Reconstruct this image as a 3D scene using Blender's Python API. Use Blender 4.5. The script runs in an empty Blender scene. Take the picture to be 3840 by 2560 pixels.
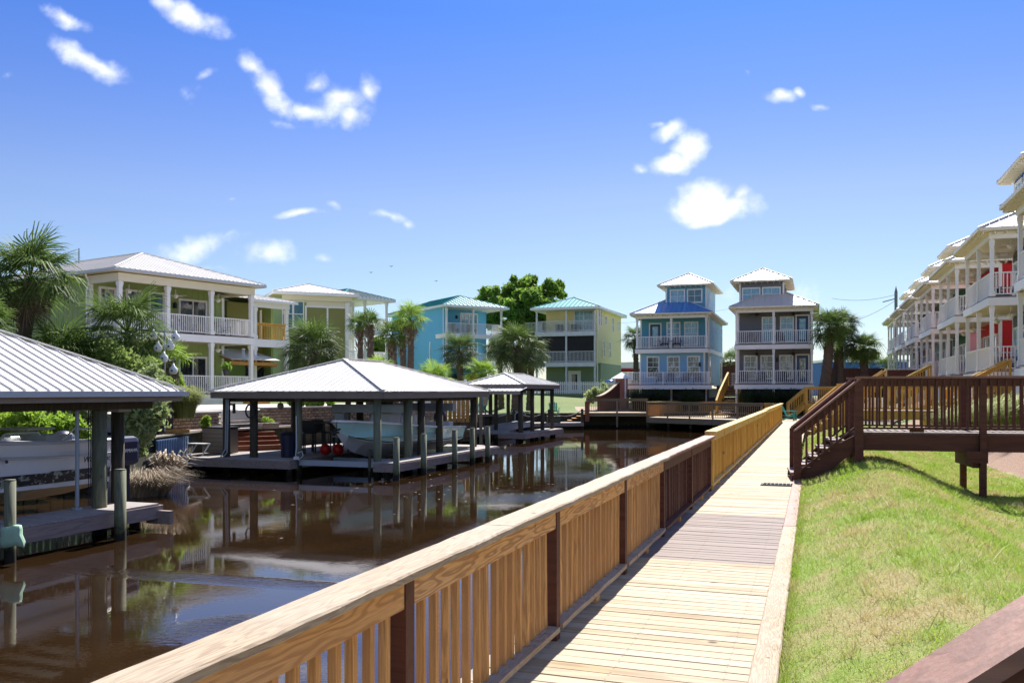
import bpy, math, random
import numpy as np
from mathutils import Vector, Matrix
from mathutils.geometry import delaunay_2d_cdt
R = math.radians
rnd = random.Random(7)
sc = bpy.context.scene
COL = sc.collection

# ---------------------------------------------------------------- camera
EYE = 1.75
cd = bpy.data.cameras.new('camera'); cam = bpy.data.objects.new('camera', cd); COL.objects.link(cam)
cam.location = (0, 0, EYE); cam.rotation_euler = (R(90), 0, 0)
cd.sensor_width = 36; cd.lens = 3400 / 3840 * 36; cd.shift_y = (1467 - 1280) / 3840
cd.clip_start = 0.05; cd.clip_end = 6000
cd.dof.use_dof = True; cd.dof.focus_distance = 14; cd.dof.aperture_fstop = 20
sc.camera = cam

# ---------------------------------------------------------------- sun, sky, exposure
SUN_AZ, SUN_EL = 16.5, 47.0          # azimuth clockwise from +Y
sd = bpy.data.lights.new('sun', 'SUN'); sun = bpy.data.objects.new('sun', sd); COL.objects.link(sun)
sd.energy = 3.3; sd.angle = R(0.5); sd.color = (1, .955, .89)
S = Vector((math.sin(R(SUN_AZ)) * math.cos(R(SUN_EL)), math.cos(R(SUN_AZ)) * math.cos(R(SUN_EL)), math.sin(R(SUN_EL))))
sun.rotation_euler = S.to_track_quat('Z', 'Y').to_euler(); sun.location = S * 60
sc.view_settings.view_transform = 'Standard'; sc.view_settings.look = 'None'
sc.view_settings.exposure = 1.65; sc.view_settings.gamma = 1; sc.view_settings.use_curve_mapping = False
sc.cycles.use_denoising = True
sc.cycles.max_bounces = 6; sc.cycles.transparent_max_bounces = 12
sc.cycles.caustics_reflective = False; sc.cycles.caustics_refractive = False

class NT:
    """tiny node-tree writer"""
    def __init__(s, nt): s.nt = nt; s.N = nt.nodes; s.L = nt.links
    def n(s, t, _in=None, **kw):
        o = s.N.new(t)
        for k, v in kw.items(): setattr(o, k, v)
        for k, v in (_in or {}).items():
            i = o.inputs[k]
            if hasattr(v, 'is_output'): s.L.new(v, i)
            else: i.default_value = v
        return o
    def math(s, op, a, b=0.0, c=0.0, clamp=False): return s.n('ShaderNodeMath', {0: a, 1: b, 2: c}, operation=op, use_clamp=clamp).outputs[0]
    def mr(s, v, a, b, c=0.0, d=1.0, smooth=False):
        return s.n('ShaderNodeMapRange', {'Value': v, 'From Min': a, 'From Max': b, 'To Min': c, 'To Max': d}, interpolation_type='SMOOTHSTEP' if smooth else 'LINEAR').outputs[0]
    def mix(s, f, a, b, t='MIX'):
        o = s.n('ShaderNodeMix', data_type='RGBA', blend_type=t)
        for i, v in ((0, f), (6, a), (7, b)):
            if hasattr(v, 'is_output'): s.L.new(v, o.inputs[i])
            else: o.inputs[i].default_value = v if i == 0 else (*v[:3], 1)
        return o.outputs[2]
    def noise(s, vec, scale, detail=3.0, rough=.5, dist=0.0):
        return s.n('ShaderNodeTexNoise', {'Vector': vec, 'Scale': scale, 'Detail': detail, 'Roughness': rough, 'Distortion': dist})
    def mapping(s, vec, loc=(0, 0, 0), rot=(0, 0, 0), scale=(1, 1, 1)):
        return s.n('ShaderNodeMapping', {'Vector': vec, 'Location': loc, 'Rotation': rot, 'Scale': scale}).outputs[0]

w = bpy.data.worlds.new('World'); sc.world = w; w.use_nodes = True; w.node_tree.nodes.clear()
t = NT(w.node_tree)
sky = t.n('ShaderNodeTexSky', sky_type='NISHITA', sun_disc=False, sun_elevation=R(SUN_EL), sun_rotation=R(SUN_AZ), altitude=0, air_density=1.0, dust_density=.35, ozone_density=2.2)
gc = t.n('ShaderNodeTexCoord').outputs['Generated']
sp = t.n('ShaderNodeSeparateXYZ', {0: gc})
dx, dy, dz = sp.outputs
ramp = t.n('ShaderNodeValToRGB', {0: dz}); cr = ramp.color_ramp
for k_, (p_, c_) in enumerate(((0.0, (.43, .465, .54)), (.10, (.426, .46, .54)), (.137, (.429, .452, .545)), (.206, (.42, .432, .555)), (.306, (.278, .362, .61)), (.388, (.185, .33, .65)), (.62, (.26, .40, .68)))):
    e_ = cr.elements[k_] if k_ < 2 else cr.elements.new(p_)
    e_.position = p_; e_.color = (*c_, 1)
skyc = t.mix(1.0, sky.outputs[0], ramp.outputs[0], 'MULTIPLY')
# fair-weather clouds, set in the sky by direction (gnomonic about north)
safe = t.math('MAXIMUM', dy, .05)
uv = t.n('ShaderNodeCombineXYZ', {0: t.math('DIVIDE', dx, safe), 1: t.math('DIVIDE', dz, safe), 2: 0.0}).outputs[0]
wn = t.noise(uv, 9.0, 4, .55)
warp = t.n('ShaderNodeVectorMath', {0: wn.outputs['Color'], 1: (.5, .5, .5)}, operation='SUBTRACT').outputs[0]
warp = t.n('ShaderNodeVectorMath', {0: warp, 'Scale': .055}, operation='SCALE').outputs[0]
uvw = t.n('ShaderNodeVectorMath', {0: uv, 1: warp}, operation='ADD').outputs[0]
CL = [  # px, py, half-w, half-h, tilt, strength  (3840-wide frame, horizon 1467)
 (265, 40, 110, 34, -20, .7), (720, 65, 140, 55, -25, 1.0), (610, 8, 75, 36, -30, .85), (360, 215, 165, 50, -32, .95), (20, 265, 45, 22, -5, .5),
 (690, 370, 80, 50, -35, .55), (760, 310, 60, 24, 25, .4),
 (945, 235, 66, 45, -40, .85), (1020, 330, 130, 52, -48, 1.0), (1130, 390, 120, 45, -12, .9), (1190, 285, 70, 55, 30, .9), (1255, 365, 170, 105, 0, .66), 
 (1280, 345, 120, 60, 5, .85), (1330, 430, 75, 55, -15, .8), (1390, 320, 45, 60, 20, .8), (1060, 450, 90, 22, -5, .3),
 (1150, 805, 85, 20, 5, .6), (1250, 765, 35, 18, -20, .6), (1450, 820, 90, 26, -12, .6), (1520, 845, 30, 28, 0, .6), (885, 742, 22, 16, 0, .5),
 (745, 920, 200, 55, 6, .74), (1010, 965, 140, 50, 3, .72), (1215, 978, 50, 24, 0, .65), (870, 895, 60, 25, 10, .5), (820, 1010, 160, 30, -10, .4),
 (2515, 465, 60, 34, 20, .85), (2590, 530, 62, 56, -40, .9), (2520, 600, 90, 50, 25, .95), (2420, 620, 45, 30, 0, .7), (2480, 445, 40, 16, -10, .6),
 (2660, 735, 125, 75, 0, 1.25), (2590, 770, 100, 55, 0, 1.15), (2740, 770, 120, 62, -5, 1.2), (2785, 730, 45, 40, 0, 1.0), (2700, 815, 150, 28, 0, .9),
 (2920, 365, 70, 34, 8, .75), (2990, 340, 30, 28, 0, .6), (3065, 395, 34, 20, 0, .45), (3150, 350, 34, 34, 30, .35), (2775, 260, 22, 20, 0, .35),
 (2240, 440, 60, 20, 0, .18), (2750, 1090, 70, 40, 10, .3), (3010, 1110, 120, 50, -15, .3), (3030, 1230, 150, 30, 0, .2), (20, 610, 50, 35, 0, .3)]
cm_ = None
for px, py, hw, hh, tilt, st in CL:
    cx, cy = (px - 1920) / 3400, (1467 - py) / 3400
    a = R(tilt); 
    v = t.n('ShaderNodeVectorMath', {0: uvw, 1: (cx, cy, 0)}, operation='SUBTRACT').outputs[0]
    v = t.mapping(v, rot=(0, 0, -a))
    v = t.n('ShaderNodeVectorMath', {0: v, 1: (3400 / (hw * 1.3), 3400 / (hh * 1.35), 0)}, operation='MULTIPLY').outputs[0]
    ln = t.n('ShaderNodeVectorMath', {0: v}, operation='LENGTH').outputs['Value']
    m = t.mr(ln, 0.0, 1.0, st, 0.0)
    cm_ = m if cm_ is None else t.math('MAXIMUM', cm_, m)
cn = t.noise(uv, 17.0, 6, .55).outputs[0]
cn2 = t.noise(uv, 90.0, 4, .6).outputs[0]
dens = t.math('ADD', t.math('MULTIPLY', cm_, 1.25), t.math('ADD', t.math('MULTIPLY', cn, 1.9), t.math('MULTIPLY', cn2, .38)))
dens = t.math('MULTIPLY', t.mr(dens, 1.30, 2.45, 0, 1, True), t.mr(cm_, 0.0, .16))
# denser clouds added outside the view for fill light (none over those above)
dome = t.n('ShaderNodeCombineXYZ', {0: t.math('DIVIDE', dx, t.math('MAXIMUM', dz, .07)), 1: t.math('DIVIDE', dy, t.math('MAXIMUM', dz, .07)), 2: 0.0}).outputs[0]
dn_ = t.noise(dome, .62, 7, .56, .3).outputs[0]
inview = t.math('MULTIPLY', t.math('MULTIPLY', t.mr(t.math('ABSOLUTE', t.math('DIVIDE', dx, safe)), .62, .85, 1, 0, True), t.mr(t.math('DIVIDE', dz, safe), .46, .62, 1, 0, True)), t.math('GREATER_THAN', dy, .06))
fill_dens = t.math('MULTIPLY', t.math('MULTIPLY', t.mr(dn_, .535, .66, 0, .95, True), t.math('SUBTRACT', 1.0, inview)), t.mr(dz, .02, .12))
dens = t.math('MAXIMUM', dens, fill_dens)
cs_ = t.noise(uvw, 14.0, 3, .5).outputs[0]
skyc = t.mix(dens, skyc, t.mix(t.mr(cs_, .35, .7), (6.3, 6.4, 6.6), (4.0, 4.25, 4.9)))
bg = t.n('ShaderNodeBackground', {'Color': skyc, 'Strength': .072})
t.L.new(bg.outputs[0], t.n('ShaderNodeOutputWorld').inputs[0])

# ---------------------------------------------------------------- helpers
TH = R(18.4); SN, CS = math.sin(TH), math.cos(TH)
def bw(xp, s, z=0.0): return (xp * CS + s * SN, -xp * SN + s * CS, z)      # boardwalk frame -> world
def wx(px, Y): return (px - 1920) / 3400 * Y
def wz(py, Y): return EYE - (py - 1467) / 3400 * Y
def lin(h):
    h = h.lstrip('#'); o = []
    for i in (0, 2, 4):
        c = int(h[i:i + 2], 16) / 255; o.append(c / 12.92 if c <= .04045 else ((c + .055) / 1.055) ** 2.4)
    return tuple(o)

class MB:
    def __init__(s): s.v = []; s.f = []
    def add(s, vs, fs):
        b = len(s.v); s.v += [tuple(v) for v in vs]; s.f += [tuple(b + i for i in f) for f in fs]; return s
    def box(s, x0, y0, z0, x1, y1, z1):
        return s.add([(x0, y0, z0), (x1, y0, z0), (x1, y1, z0), (x0, y1, z0), (x0, y0, z1), (x1, y0, z1), (x1, y1, z1), (x0, y1, z1)],
                     [(0, 3, 2, 1), (4, 5, 6, 7), (0, 1, 5, 4), (1, 2, 6, 5), (2, 3, 7, 6), (3, 0, 4, 7)])
    def bar(s, p, q, wd, h, up=(0, 0, 1)):
        p, q = Vector(p), Vector(q); d = (q - p).normalized(); side = d.cross(Vector(up))
        if side.length < 1e-4: side = d.cross(Vector((0, 1, 0)))
        side.normalize(); u = side.cross(d); a = side * wd / 2; b = u * h / 2
        vs = [p - a - b, p + a - b, p + a + b, p - a + b, q - a - b, q + a - b, q + a + b, q - a + b]
        return s.add(vs, [(0, 1, 2, 3), (7, 6, 5, 4), (0, 4, 5, 1), (1, 5, 6, 2), (2, 6, 7, 3), (3, 7, 4, 0)])
    def tube(s, pts, rad, n=8, caps=True):
        pts = [Vector(p) for p in pts]; rs = rad if isinstance(rad, (list, tuple)) else [rad] * len(pts)
        vs = []; fs = []; m = len(pts); prev = None
        for i, p in enumerate(pts):
            d = (pts[min(i + 1, m - 1)] - pts[max(i - 1, 0)]).normalized()
            if prev is None: a = d.orthogonal().normalized()
            else: a = (prev - d * prev.dot(d)).normalized()
            prev = a; b = d.cross(a)
            for k in range(n):
                an = 2 * math.pi * k / n; vs.append(p + (a * math.cos(an) + b * math.sin(an)) * rs[i])
        for i in range(m - 1):
            for k in range(n):
                k2 = (k + 1) % n; fs.append((i * n + k, i * n + k2, (i + 1) * n + k2, (i + 1) * n + k))
        if caps: fs += [tuple(range(n - 1, -1, -1)), tuple(range((m - 1) * n, m * n))]
        return s.add(vs, fs)
    def cyl(s, x, y, z0, z1, r, n=10, r2=None): return s.tube([(x, y, z0), (x, y, z1)], [r, r if r2 is None else r2], n)
    def prism(s, poly, z0, z1):
        n = len(poly); a = sum(poly[i][0] * poly[(i + 1) % n][1] - poly[(i + 1) % n][0] * poly[i][1] for i in range(n))
        if a < 0: poly = poly[::-1]
        return s.add([(x, y, z0) for x, y in poly] + [(x, y, z1) for x, y in poly],
                     [tuple(range(n - 1, -1, -1)), tuple(range(n, 2 * n))] + [(i, (i + 1) % n, n + (i + 1) % n, n + i) for i in range(n)])
    def sph(s, c, r, n=10, m=6, sc_=(1, 1, 1)):
        pts = []; fs = []
        for j in range(m + 1):
            ph = math.pi * j / m
            for k in range(n):
                th = 2 * math.pi * k / n
                pts.append((c[0] + r * sc_[0] * math.sin(ph) * math.cos(th), c[1] + r * sc_[1] * math.sin(ph) * math.sin(th), c[2] + r * sc_[2] * math.cos(ph)))
        for j in range(m):
            for k in range(n): fs.append((j * n + k, (j + 1) * n + k, (j + 1) * n + (k + 1) % n, j * n + (k + 1) % n))
        return s.add(pts, fs)
    def lathe(s, prof, n=12, c=(0, 0)):
        vs = []; fs = []
        for r, z in prof:
            for k in range(n): a = 2 * math.pi * k / n; vs.append((c[0] + r * math.cos(a), c[1] + r * math.sin(a), z))
        for j in range(len(prof) - 1):
            for k in range(n): fs.append((j * n + k, j * n + (k + 1) % n, (j + 1) * n + (k + 1) % n, (j + 1) * n + k))
        return s.add(vs, fs)
    def rot(s, M):
        s.v = [tuple(M @ Vector(v)) for v in s.v]; return s
    def mesh(s, name, mat, smooth=False):
        me = bpy.data.meshes.new(name); me.from_pydata(s.v, [], s.f); me.materials.append(mat)
        if smooth: me.polygons.foreach_set('use_smooth', [True] * len(me.polygons))
        me.update(); return me

def link(name, me, parent=None, loc=(0, 0, 0), rot=(0, 0, 0), scale=None):
    o = bpy.data.objects.new(name, me); COL.objects.link(o); o.parent = parent; o.location = loc; o.rotation_euler = rot
    if scale: o.scale = scale
    return o
def part(name, mb, mat, parent, label=None, kind=None, smooth=False, bevel=0, loc=(0, 0, 0), rot=(0, 0, 0)):
    me = mb if isinstance(mb, bpy.types.Mesh) else mb.mesh(name, mat, smooth)
    o = link(name, me, parent, loc, rot)
    if label: o['label'] = label
    if kind: o['kind'] = kind
    if bevel:
        b = o.modifiers.new('bevel', 'BEVEL'); b.width = bevel; b.segments = 2; b.limit_method = 'ANGLE'
    return o
def thing(name, label, cat, loc=(0, 0, 0), rz=0.0, group=None):
    o = link(name, None, None, loc, (0, 0, rz)); o['label'] = label; o['category'] = cat
    if group: o['group'] = group
    return o
def tag(o, label, cat, group=None):
    o['label'] = label; o['category'] = cat
    if group: o['group'] = group
    return o
def struct(name, mb, mat, parent=None, smooth=False):
    o = part(name, mb, mat, parent, smooth=smooth)
    if parent is None: o['kind'] = 'structure'
    return o
def root_struct(name, loc=(0, 0, 0), rz=0.0):
    o = link(name, None, None, loc, (0, 0, rz)); o['kind'] = 'structure'; return o
CACHE = {}
def cm(key, fn):
    if key not in CACHE: CACHE[key] = fn()
    return CACHE[key]
def kids(o): return [c for c in ALLKIDS.get(o.name, [])]
def copy_tree(root, loc, rz, label=None, group=None):
    ch = {}
    for o in COL.objects:
        if o.parent: ch.setdefault(o.parent, []).append(o)
    def cp(o, par):
        c = o.copy(); COL.objects.link(c); c.parent = par
        for k in ch.get(o, []): cp(k, c)
        return c
    c = cp(root, None); c.location = loc; c.rotation_euler = (0, 0, rz)
    if label: c['label'] = label
    if group: c['group'] = group
    return c

# ---------------------------------------------------------------- materials
def newmat(name):
    m = bpy.data.materials.new(name); m.use_nodes = True; m.node_tree.nodes.clear(); return m, NT(m.node_tree)
def wetline(t, c, z0=-.62, z1=-.35, wet=(.018, .016, .010), alg=(.07, .085, .03)):
    p = t.n('ShaderNodeNewGeometry').outputs['Position']; z = t.n('ShaderNodeSeparateXYZ', {0: p}).outputs[2]
    n = t.noise(p, 6.0, 3, .6).outputs[0]; z = t.math('ADD', z, t.mr(n, .3, .7, -.08, .08))
    c = t.mix(t.mr(z, z1, z1 - .22, 0, .75), c, alg)
    return t.mix(t.mr(z, z0, z0 - .08, 0, 1), c, wet)
def finish(t, col, rough=.6, bump=None, bstr=.3, bdist=.01, metal=0.0, spec=.5, trans=0.0, extra=None):
    b = t.n('ShaderNodeBsdfPrincipled', {'Base Color': col if hasattr(col, 'is_output') else (*col, 1), 'Roughness': rough, 'Metallic': metal, 'Specular IOR Level': spec})
    for k, v in (extra or {}).items(): b.inputs[k].default_value = v
    if bump is not None:
        bn = t.n('ShaderNodeBump', {'Height': bump, 'Strength': bstr, 'Distance': bdist}); t.L.new(bn.outputs[0], b.inputs['Normal'])
    out = t.n('ShaderNodeOutputMaterial')
    sh = b.outputs[0]
    if trans:
        tr = t.n('ShaderNodeBsdfTranslucent', {'Color': col if hasattr(col, 'is_output') else (*col, 1)})
        sh = t.n('ShaderNodeMixShader', {0: trans, 1: sh, 2: tr.outputs[0]}).outputs[0]
    t.L.new(sh, out.inputs[0]); return b
def ocoord(t, rndoff=True):
    v = t.n('ShaderNodeTexCoord').outputs['Object']
    r = t.n('ShaderNodeObjectInfo').outputs['Random']
    if rndoff:
        off = t.n('ShaderNodeCombineXYZ', {0: t.math('MULTIPLY', r, 91.7), 1: t.math('MULTIPLY', r, 37.3), 2: t.math('MULTIPLY', r, 53.1)}).outputs[0]
        v = t.n('ShaderNodeVectorMath', {0: v, 1: off}, operation='ADD').outputs[0]
    return v, r
def wood(name, c1, c2, cd_=None, axis=0, k=7.0, stretch=9.0, weather=0.0, wcol=(.5, .49, .47), var=.25, rough=.75, size=1.0, knots=.5, ringstr=.55, spec=.25, nails=False, wet=False):
    """sawn board: grain lines are contours of a noise stretched along the board"""
    m, t = newmat(name); v, r = ocoord(t)
    sc_ = [1.0, 1.0, 1.0]; sc_ = [stretch * size] * 3; sc_[axis] = 1.0 * size
    g = t.mapping(v, scale=tuple(sc_))
    n1 = t.noise(g, .85, 2.0, .45)
    ring = t.math('SINE', t.math('MULTIPLY', n1.outputs[0], k * 6.283))
    ring = t.mr(ring, -.4, 1.0, 0, 1, True)
    fs = [60.0 * size] * 3; fs[axis] = 2.2 * size
    fib = t.noise(t.mapping(v, scale=tuple(fs)), 1.6, 3, .6).outputs[0]
    big = t.noise(v, 1.3, 2, .5).outputs[0]
    c = t.mix(t.math('MULTIPLY', ring, ringstr), c1, c2)
    c = t.mix(t.mr(fib, .42, .70, 0, .6), c, c2)
    c = t.mix(t.mr(r, 0, 1, 0, var), c, cd_ or c2)
    if weather:
        wf = t.math('MULTIPLY', t.mr(t.math('ADD', big, t.math('MULTIPLY', fib, .4)), .4, .95, 0, 1), weather)
        c = t.mix(wf, c, wcol)
    if nails:
        raw = t.n('ShaderNodeSeparateXYZ', {0: t.n('ShaderNodeTexCoord').outputs['Object']}).outputs
        ay = t.math('ABSOLUTE', t.math('SUBTRACT', t.math('ABSOLUTE', raw[1]), .042)); ax_ = t.math('MINIMUM', t.math('MINIMUM', t.math('ABSOLUTE', t.math('ADD', raw[0], .70)), t.math('ABSOLUTE', t.math('ADD', raw[0], .02))), t.math('ABSOLUTE', t.math('SUBTRACT', raw[0], .66)))
        nd = t.mr(t.math('MAXIMUM', ax_, ay), .0045, .008, 1, 0)
        c = t.mix(t.math('MULTIPLY', nd, .85), c, (.08, .06, .05))
    if wet: c = wetline(t, c)
    if knots:
        kv = [1.0 * size * 2.4] * 3; kv[axis] = .8 * size * 2.4
        vo = t.n('ShaderNodeTexVoronoi', {'Vector': t.mapping(v, scale=tuple(kv)), 'Scale': 1.0, 'Randomness': 1.0})
        kd = t.mr(vo.outputs['Distance'], .03, .10, 1, 0, True)
        c = t.mix(t.math('MULTIPLY', kd, knots), c, tuple(x * .22 for x in c2))
    h = t.math('ADD', t.math('MULTIPLY', ring, .5), fib)
    finish(t, c, rough, h, .35, .004, spec=spec); return m
def paint(name, c, rough=.5, dirt=.12, dscale=2.0, spec=.4, metal=0.0, bump=0.0, dcol=None, rv=0.0):
    m, t = newmat(name); v, r = ocoord(t, False)
    n = t.noise(v, dscale, 5, .6).outputs[0]
    col = t.mix(t.mr(n, .4, .8, 0, dirt), c, dcol or tuple(x * .5 for x in c))
    if rv: col = t.mix(t.mr(r, 0, 1, 0, rv), col, tuple(x * .45 for x in c))
    fine = t.noise(v, 40.0, 3, .6).outputs[0]
    finish(t, col, rough, fine if bump else None, bump or .1, .003, metal=metal, spec=spec); return m
def glassmat(name, c, rough=.04, c2=None, sc_=3.0):
    m, t = newmat(name); v, r = ocoord(t)
    n = t.noise(t.mapping(v, scale=(.9, .9, .4)), sc_, 1.5, .4, 2.2).outputs[0]
    col = t.mix(t.mr(n, .45, .62, 0, 1), c, c2 or tuple(x * .6 for x in c))
    finish(t, col, rough, n, .02, .01, spec=.9); return m

M = {}
M['tan'] = wood('tan_pine', (.76, .41, .135), (.33, .125, .03), (.50, .24, .08), axis=2, k=8, stretch=11, size=1.5, weather=.2, wcol=(.5, .40, .27), var=.8, knots=.8, ringstr=.45)
M['tanx'] = wood('tan_pine_rail', (.80, .45, .17), (.36, .15, .04), (.58, .29, .10), axis=1, k=9, stretch=9, size=1.5, weather=.15, var=.4, knots=.6, ringstr=.8)
M['cap'] = wood('grey_weathered_pine', (.44, .33, .215), (.16, .10, .055), (.38, .28, .18), axis=1, k=10, stretch=11, size=1.9, weather=.55, wcol=(.44, .385, .315), var=.35, knots=.8, ringstr=.62)
M['deck'] = wood('pale_deck_pine', (.395, .285, .15), (.18, .105, .045), (.47, .39, .265), axis=0, k=5, stretch=9, weather=.4, wcol=(.50, .45, .36), var=.95, knots=.9, ringstr=.6, nails=True)
M['deckb'] = wood('brown_stained_deck', (.22, .165, .135), (.11, .075, .06), (.25, .20, .165), axis=0, k=5, stretch=10, weather=.4, wcol=(.32, .26, .24), var=.6, knots=.3, nails=True)
M['brown'] = wood('brown_stain', (.125, .046, .028), (.062, .022, .014), (.135, .055, .035), axis=0, k=4, stretch=8, weather=.2, wcol=(.14, .075, .06), var=.4, knots=.3, ringstr=.6, rough=.65, spec=.2)
M['browncap'] = wood('faded_brown_cap', (.30, .15, .105), (.15, .07, .05), (.26, .13, .09), axis=0, k=5, stretch=8, weather=.4, wcol=(.30, .20, .17), var=.4, knots=.25, rough=.6)
M['yel'] = wood('yellow_treated_pine', (.72, .43, .09), (.48, .22, .035), (.62, .32, .06), axis=2, k=5, stretch=8, weather=.1, wcol=(.62, .46, .2), var=.7, knots=.8, ringstr=.5)
M['yelx'] = wood('yellow_treated_cap', (.74, .53, .17), (.50, .30, .07), (.66, .42, .11), axis=1, k=6, stretch=8, weather=.25, wcol=(.68, .58, .36), var=.5, knots=.6, ringstr=.5)
M['olive'] = wood('weathered_olive_pine', (.30, .225, .13), (.17, .11, .055), (.25, .19, .12), axis=0, k=5, stretch=8, weather=.4, wcol=(.34, .29, .22), var=.6, knots=.3)
M['dock'] = wood('grey_dock_wood', (.38, .325, .29), (.17, .14, .13), (.36, .33, .31), axis=0, k=5, stretch=9, weather=.4, wcol=(.38, .36, .35), var=.6, knots=.4)
M['dockx'] = wood('grey_brown_fascia_board', (.34, .265, .235), (.17, .125, .11), (.29, .23, .20), axis=1, k=5, stretch=9, weather=.35, wcol=(.33, .30, .30), var=.4, knots=.6)
M['pile'] = wood('green_treated_pile', (.20, .20, .125), (.09, .095, .055), (.13, .165, .11), axis=2, k=5, stretch=9, weather=.3, wcol=(.15, .16, .13), var=.5, knots=.3, wet=True)
M['dpile'] = wood('dark_wet_pile', (.085, .072, .048), (.04, .034, .024), axis=2, k=5, stretch=9, knots=.2, wet=True)
M['bulk'] = wood('dark_bulkhead', (.075, .075, .058), (.035, .036, .028), (.10, .095, .07), axis=2, k=5, stretch=6, weather=.4, wcol=(.11, .115, .09), var=.7, knots=.3, wet=True)
M['bulkcap'] = wood('bulkhead_cap', (.30, .27, .21), (.18, .15, .11), axis=0, weather=.4)
M['redw'] = wood('red_stained_step', (.27, .085, .04), (.16, .045, .02), axis=1, k=4, knots=.1, weather=.1)
M['orangew'] = wood('orange_new_pine', (.58, .31, .10), (.36, .16, .045), axis=1, k=4, knots=.4)
M['white'] = paint('white_paint', (.88, .865, .84), .45, .10, 1.5)
M['cream'] = paint('cream_paint', (.80, .74, .58), .5, .06)
M['creamceil'] = paint('cream_soffit', (.62, .54, .42), .6, .08)
M['wbeam'] = paint('weathered_white_paint', (.70, .72, .70), .55, .45, 3.0, dcol=(.30, .34, .36))
M['metal'] = paint('white_metal_roofing', (.76, .735, .69), .45, .28, 1.6, spec=.25, rv=.12)
M['metal_grey'] = paint('dull_grey_metal_roofing', (.72, .69, .64), .45, .22, 1.0, spec=.22, rv=.10)
M['metal_tan'] = paint('tan_metal_roofing', (.70, .62, .53), .4, .10, 1.0, rv=.1)
M['metal_blue_sky'] = paint('blue_roofing_sky_tint', (.09, .27, .58), .3, .05, 1.0, spec=.6, rv=.1)  # sky reflection on the front roof slope is put into this colour
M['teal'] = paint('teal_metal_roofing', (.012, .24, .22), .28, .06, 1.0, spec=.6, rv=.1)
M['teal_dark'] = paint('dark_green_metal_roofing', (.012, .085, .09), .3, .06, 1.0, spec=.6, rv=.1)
M['teal_lit'] = paint('teal_roofing_lit_face', (.22, .50, .45), .28, .06, 1.0, spec=.6, rv=.1)  # same teal metal, paler for the brighter faces: light put into the colour
M['fascia'] = paint('dark_fascia', (.22, .175, .14), .6, .3, 2.0, dcol=(.06, .05, .04))
M['fascia1'] = paint('grey_brown_fascia', (.33, .28, .23), .6, .35, 2.0, dcol=(.10, .07, .05))
M['gutter'] = paint('pale_grey_gutter', (.55, .58, .60), .4, .1)
def wallc(n, c, d=.08, b=.0): M[n] = paint(n, c, .6, d, .7, bump=b)
wallc('green_board', (.31, .40, .14)); wallc('green_bright', (.22, .36, .10)); wallc('olive_panel', (.24, .24, .075))
wallc('stucco_blue', (.13, .48, .74), .05, .15); wallc('stucco_yellow', (.84, .72, .35), .06, .15); wallc('stucco_green', (.225, .29, .18), .08, .15)
wallc('lap_blue', (.26, .49, .68)); wallc('lap_teal', (.11, .37, .52)); wallc('lap_grey', (.175, .18, .205)); wallc('lap_blue_lit', (.36, .56, .70)); wallc('lap_grey_lit', (.23, .27, .28))  # pale blue and pale slate: lit side walls, their light put into the colour
wallc('lap_red', (.60, .012, .014)); wallc('lap_green', (.04, .17, .08)); wallc('lap_mint', (.45, .62, .60)); wallc('lap_slate', (.10, .115, .115)); wallc('lap_pink', (.75, .50, .52)); wallc('lap_dkred', (.22, .015, .02))
wallc('white_block', (.66, .66, .62)); wallc('blue_panel', (.02, .13, .42)); wallc('tan_vinyl', (.56, .40, .27)); wallc('pink_brick', (.42, .17, .13))
M['door_blue'] = paint('navy_door', (.03, .075, .17), .4, .05)
M['g_blue'] = glassmat('blinds_behind_glass', (.16, .34, .44), .08, (.25, .47, .58))
M['g_dark'] = glassmat('dark_glass', (.018, .022, .028), .03, (.03, .04, .05))
M['g_refl'] = glassmat('glass_painted_refl', (.06, .08, .07), .05, (.42, .43, .40), 2.2)  # pale streaks in the colour stand in for reflections
M['g_teal'] = glassmat('teal_glass', (.02, .10, .14), .03, (.03, .15, .20))
M['g_white'] = glassmat('curtained_glass', (.30, .36, .36), .08, (.55, .58, .56))
M['screen'] = paint('dark_insect_screen', (.022, .020, .022), .8, .1)
M['black'] = paint('black_metal', (.012, .012, .013), .4, .1)
M['dark'] = paint('charcoal_plastic', (.03, .03, .034), .5, .1)
M['stone'] = paint('tan_retaining_block', (.50, .38, .27), .9, .5, 6.0, bump=.6, rv=.75)
M['stonecap'] = paint('block_cap', (.46, .42, .38), .9, .3, 5.0, bump=.4, rv=.3)
M['paver'] = paint('pink_paver', (.42, .33, .30), .9, .3, 5.0, bump=.3, rv=.5)
M['conc'] = paint('pale_concrete', (.50, .47, .42), .9, .25, 1.5, bump=.3)
M['alum'] = paint('dull_aluminium', (.36, .42, .50), .4, .2, metal=.4)
M['conduit'] = paint('grey_pvc', (.33, .37, .42), .5, .1)
M['gel_white'] = paint('white_gelcoat', (.88, .88, .87), .18, .06, 1.0, spec=.6)
M['gel_mint'] = paint('mint_gelcoat', (.46, .74, .70), .2, .04, 1.0, spec=.6)
M['gel_grey'] = paint('grey_boat_bottom', (.58, .60, .62), .4, .15, 2.0)
M['vinylblue'] = paint('blue_vinyl_sheet', (.16, .24, .38), .4, .2)
M['taupe'] = paint('taupe_resin', (.25, .21, .185), .5, .1)
M['adir_teal'] = paint('teal_plastic', (.01, .28, .26), .35, .05)
M['adir_tealb'] = paint('bright_teal_plastic', (.02, .42, .42), .35, .05)
M['adir_green'] = paint('green_plastic', (.05, .42, .22), .35, .05)
M['adir_white'] = paint('white_plastic', (.72, .74, .74), .35, .05)
M['navy'] = paint('navy_plastic', (.012, .014, .05), .4, .05)
M['bluebbq'] = paint('blue_enamel', (.02, .12, .45), .25, .05)
M['redbuoy'] = paint('red_buoy', (.65, .02, .01), .35, .05)
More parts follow.
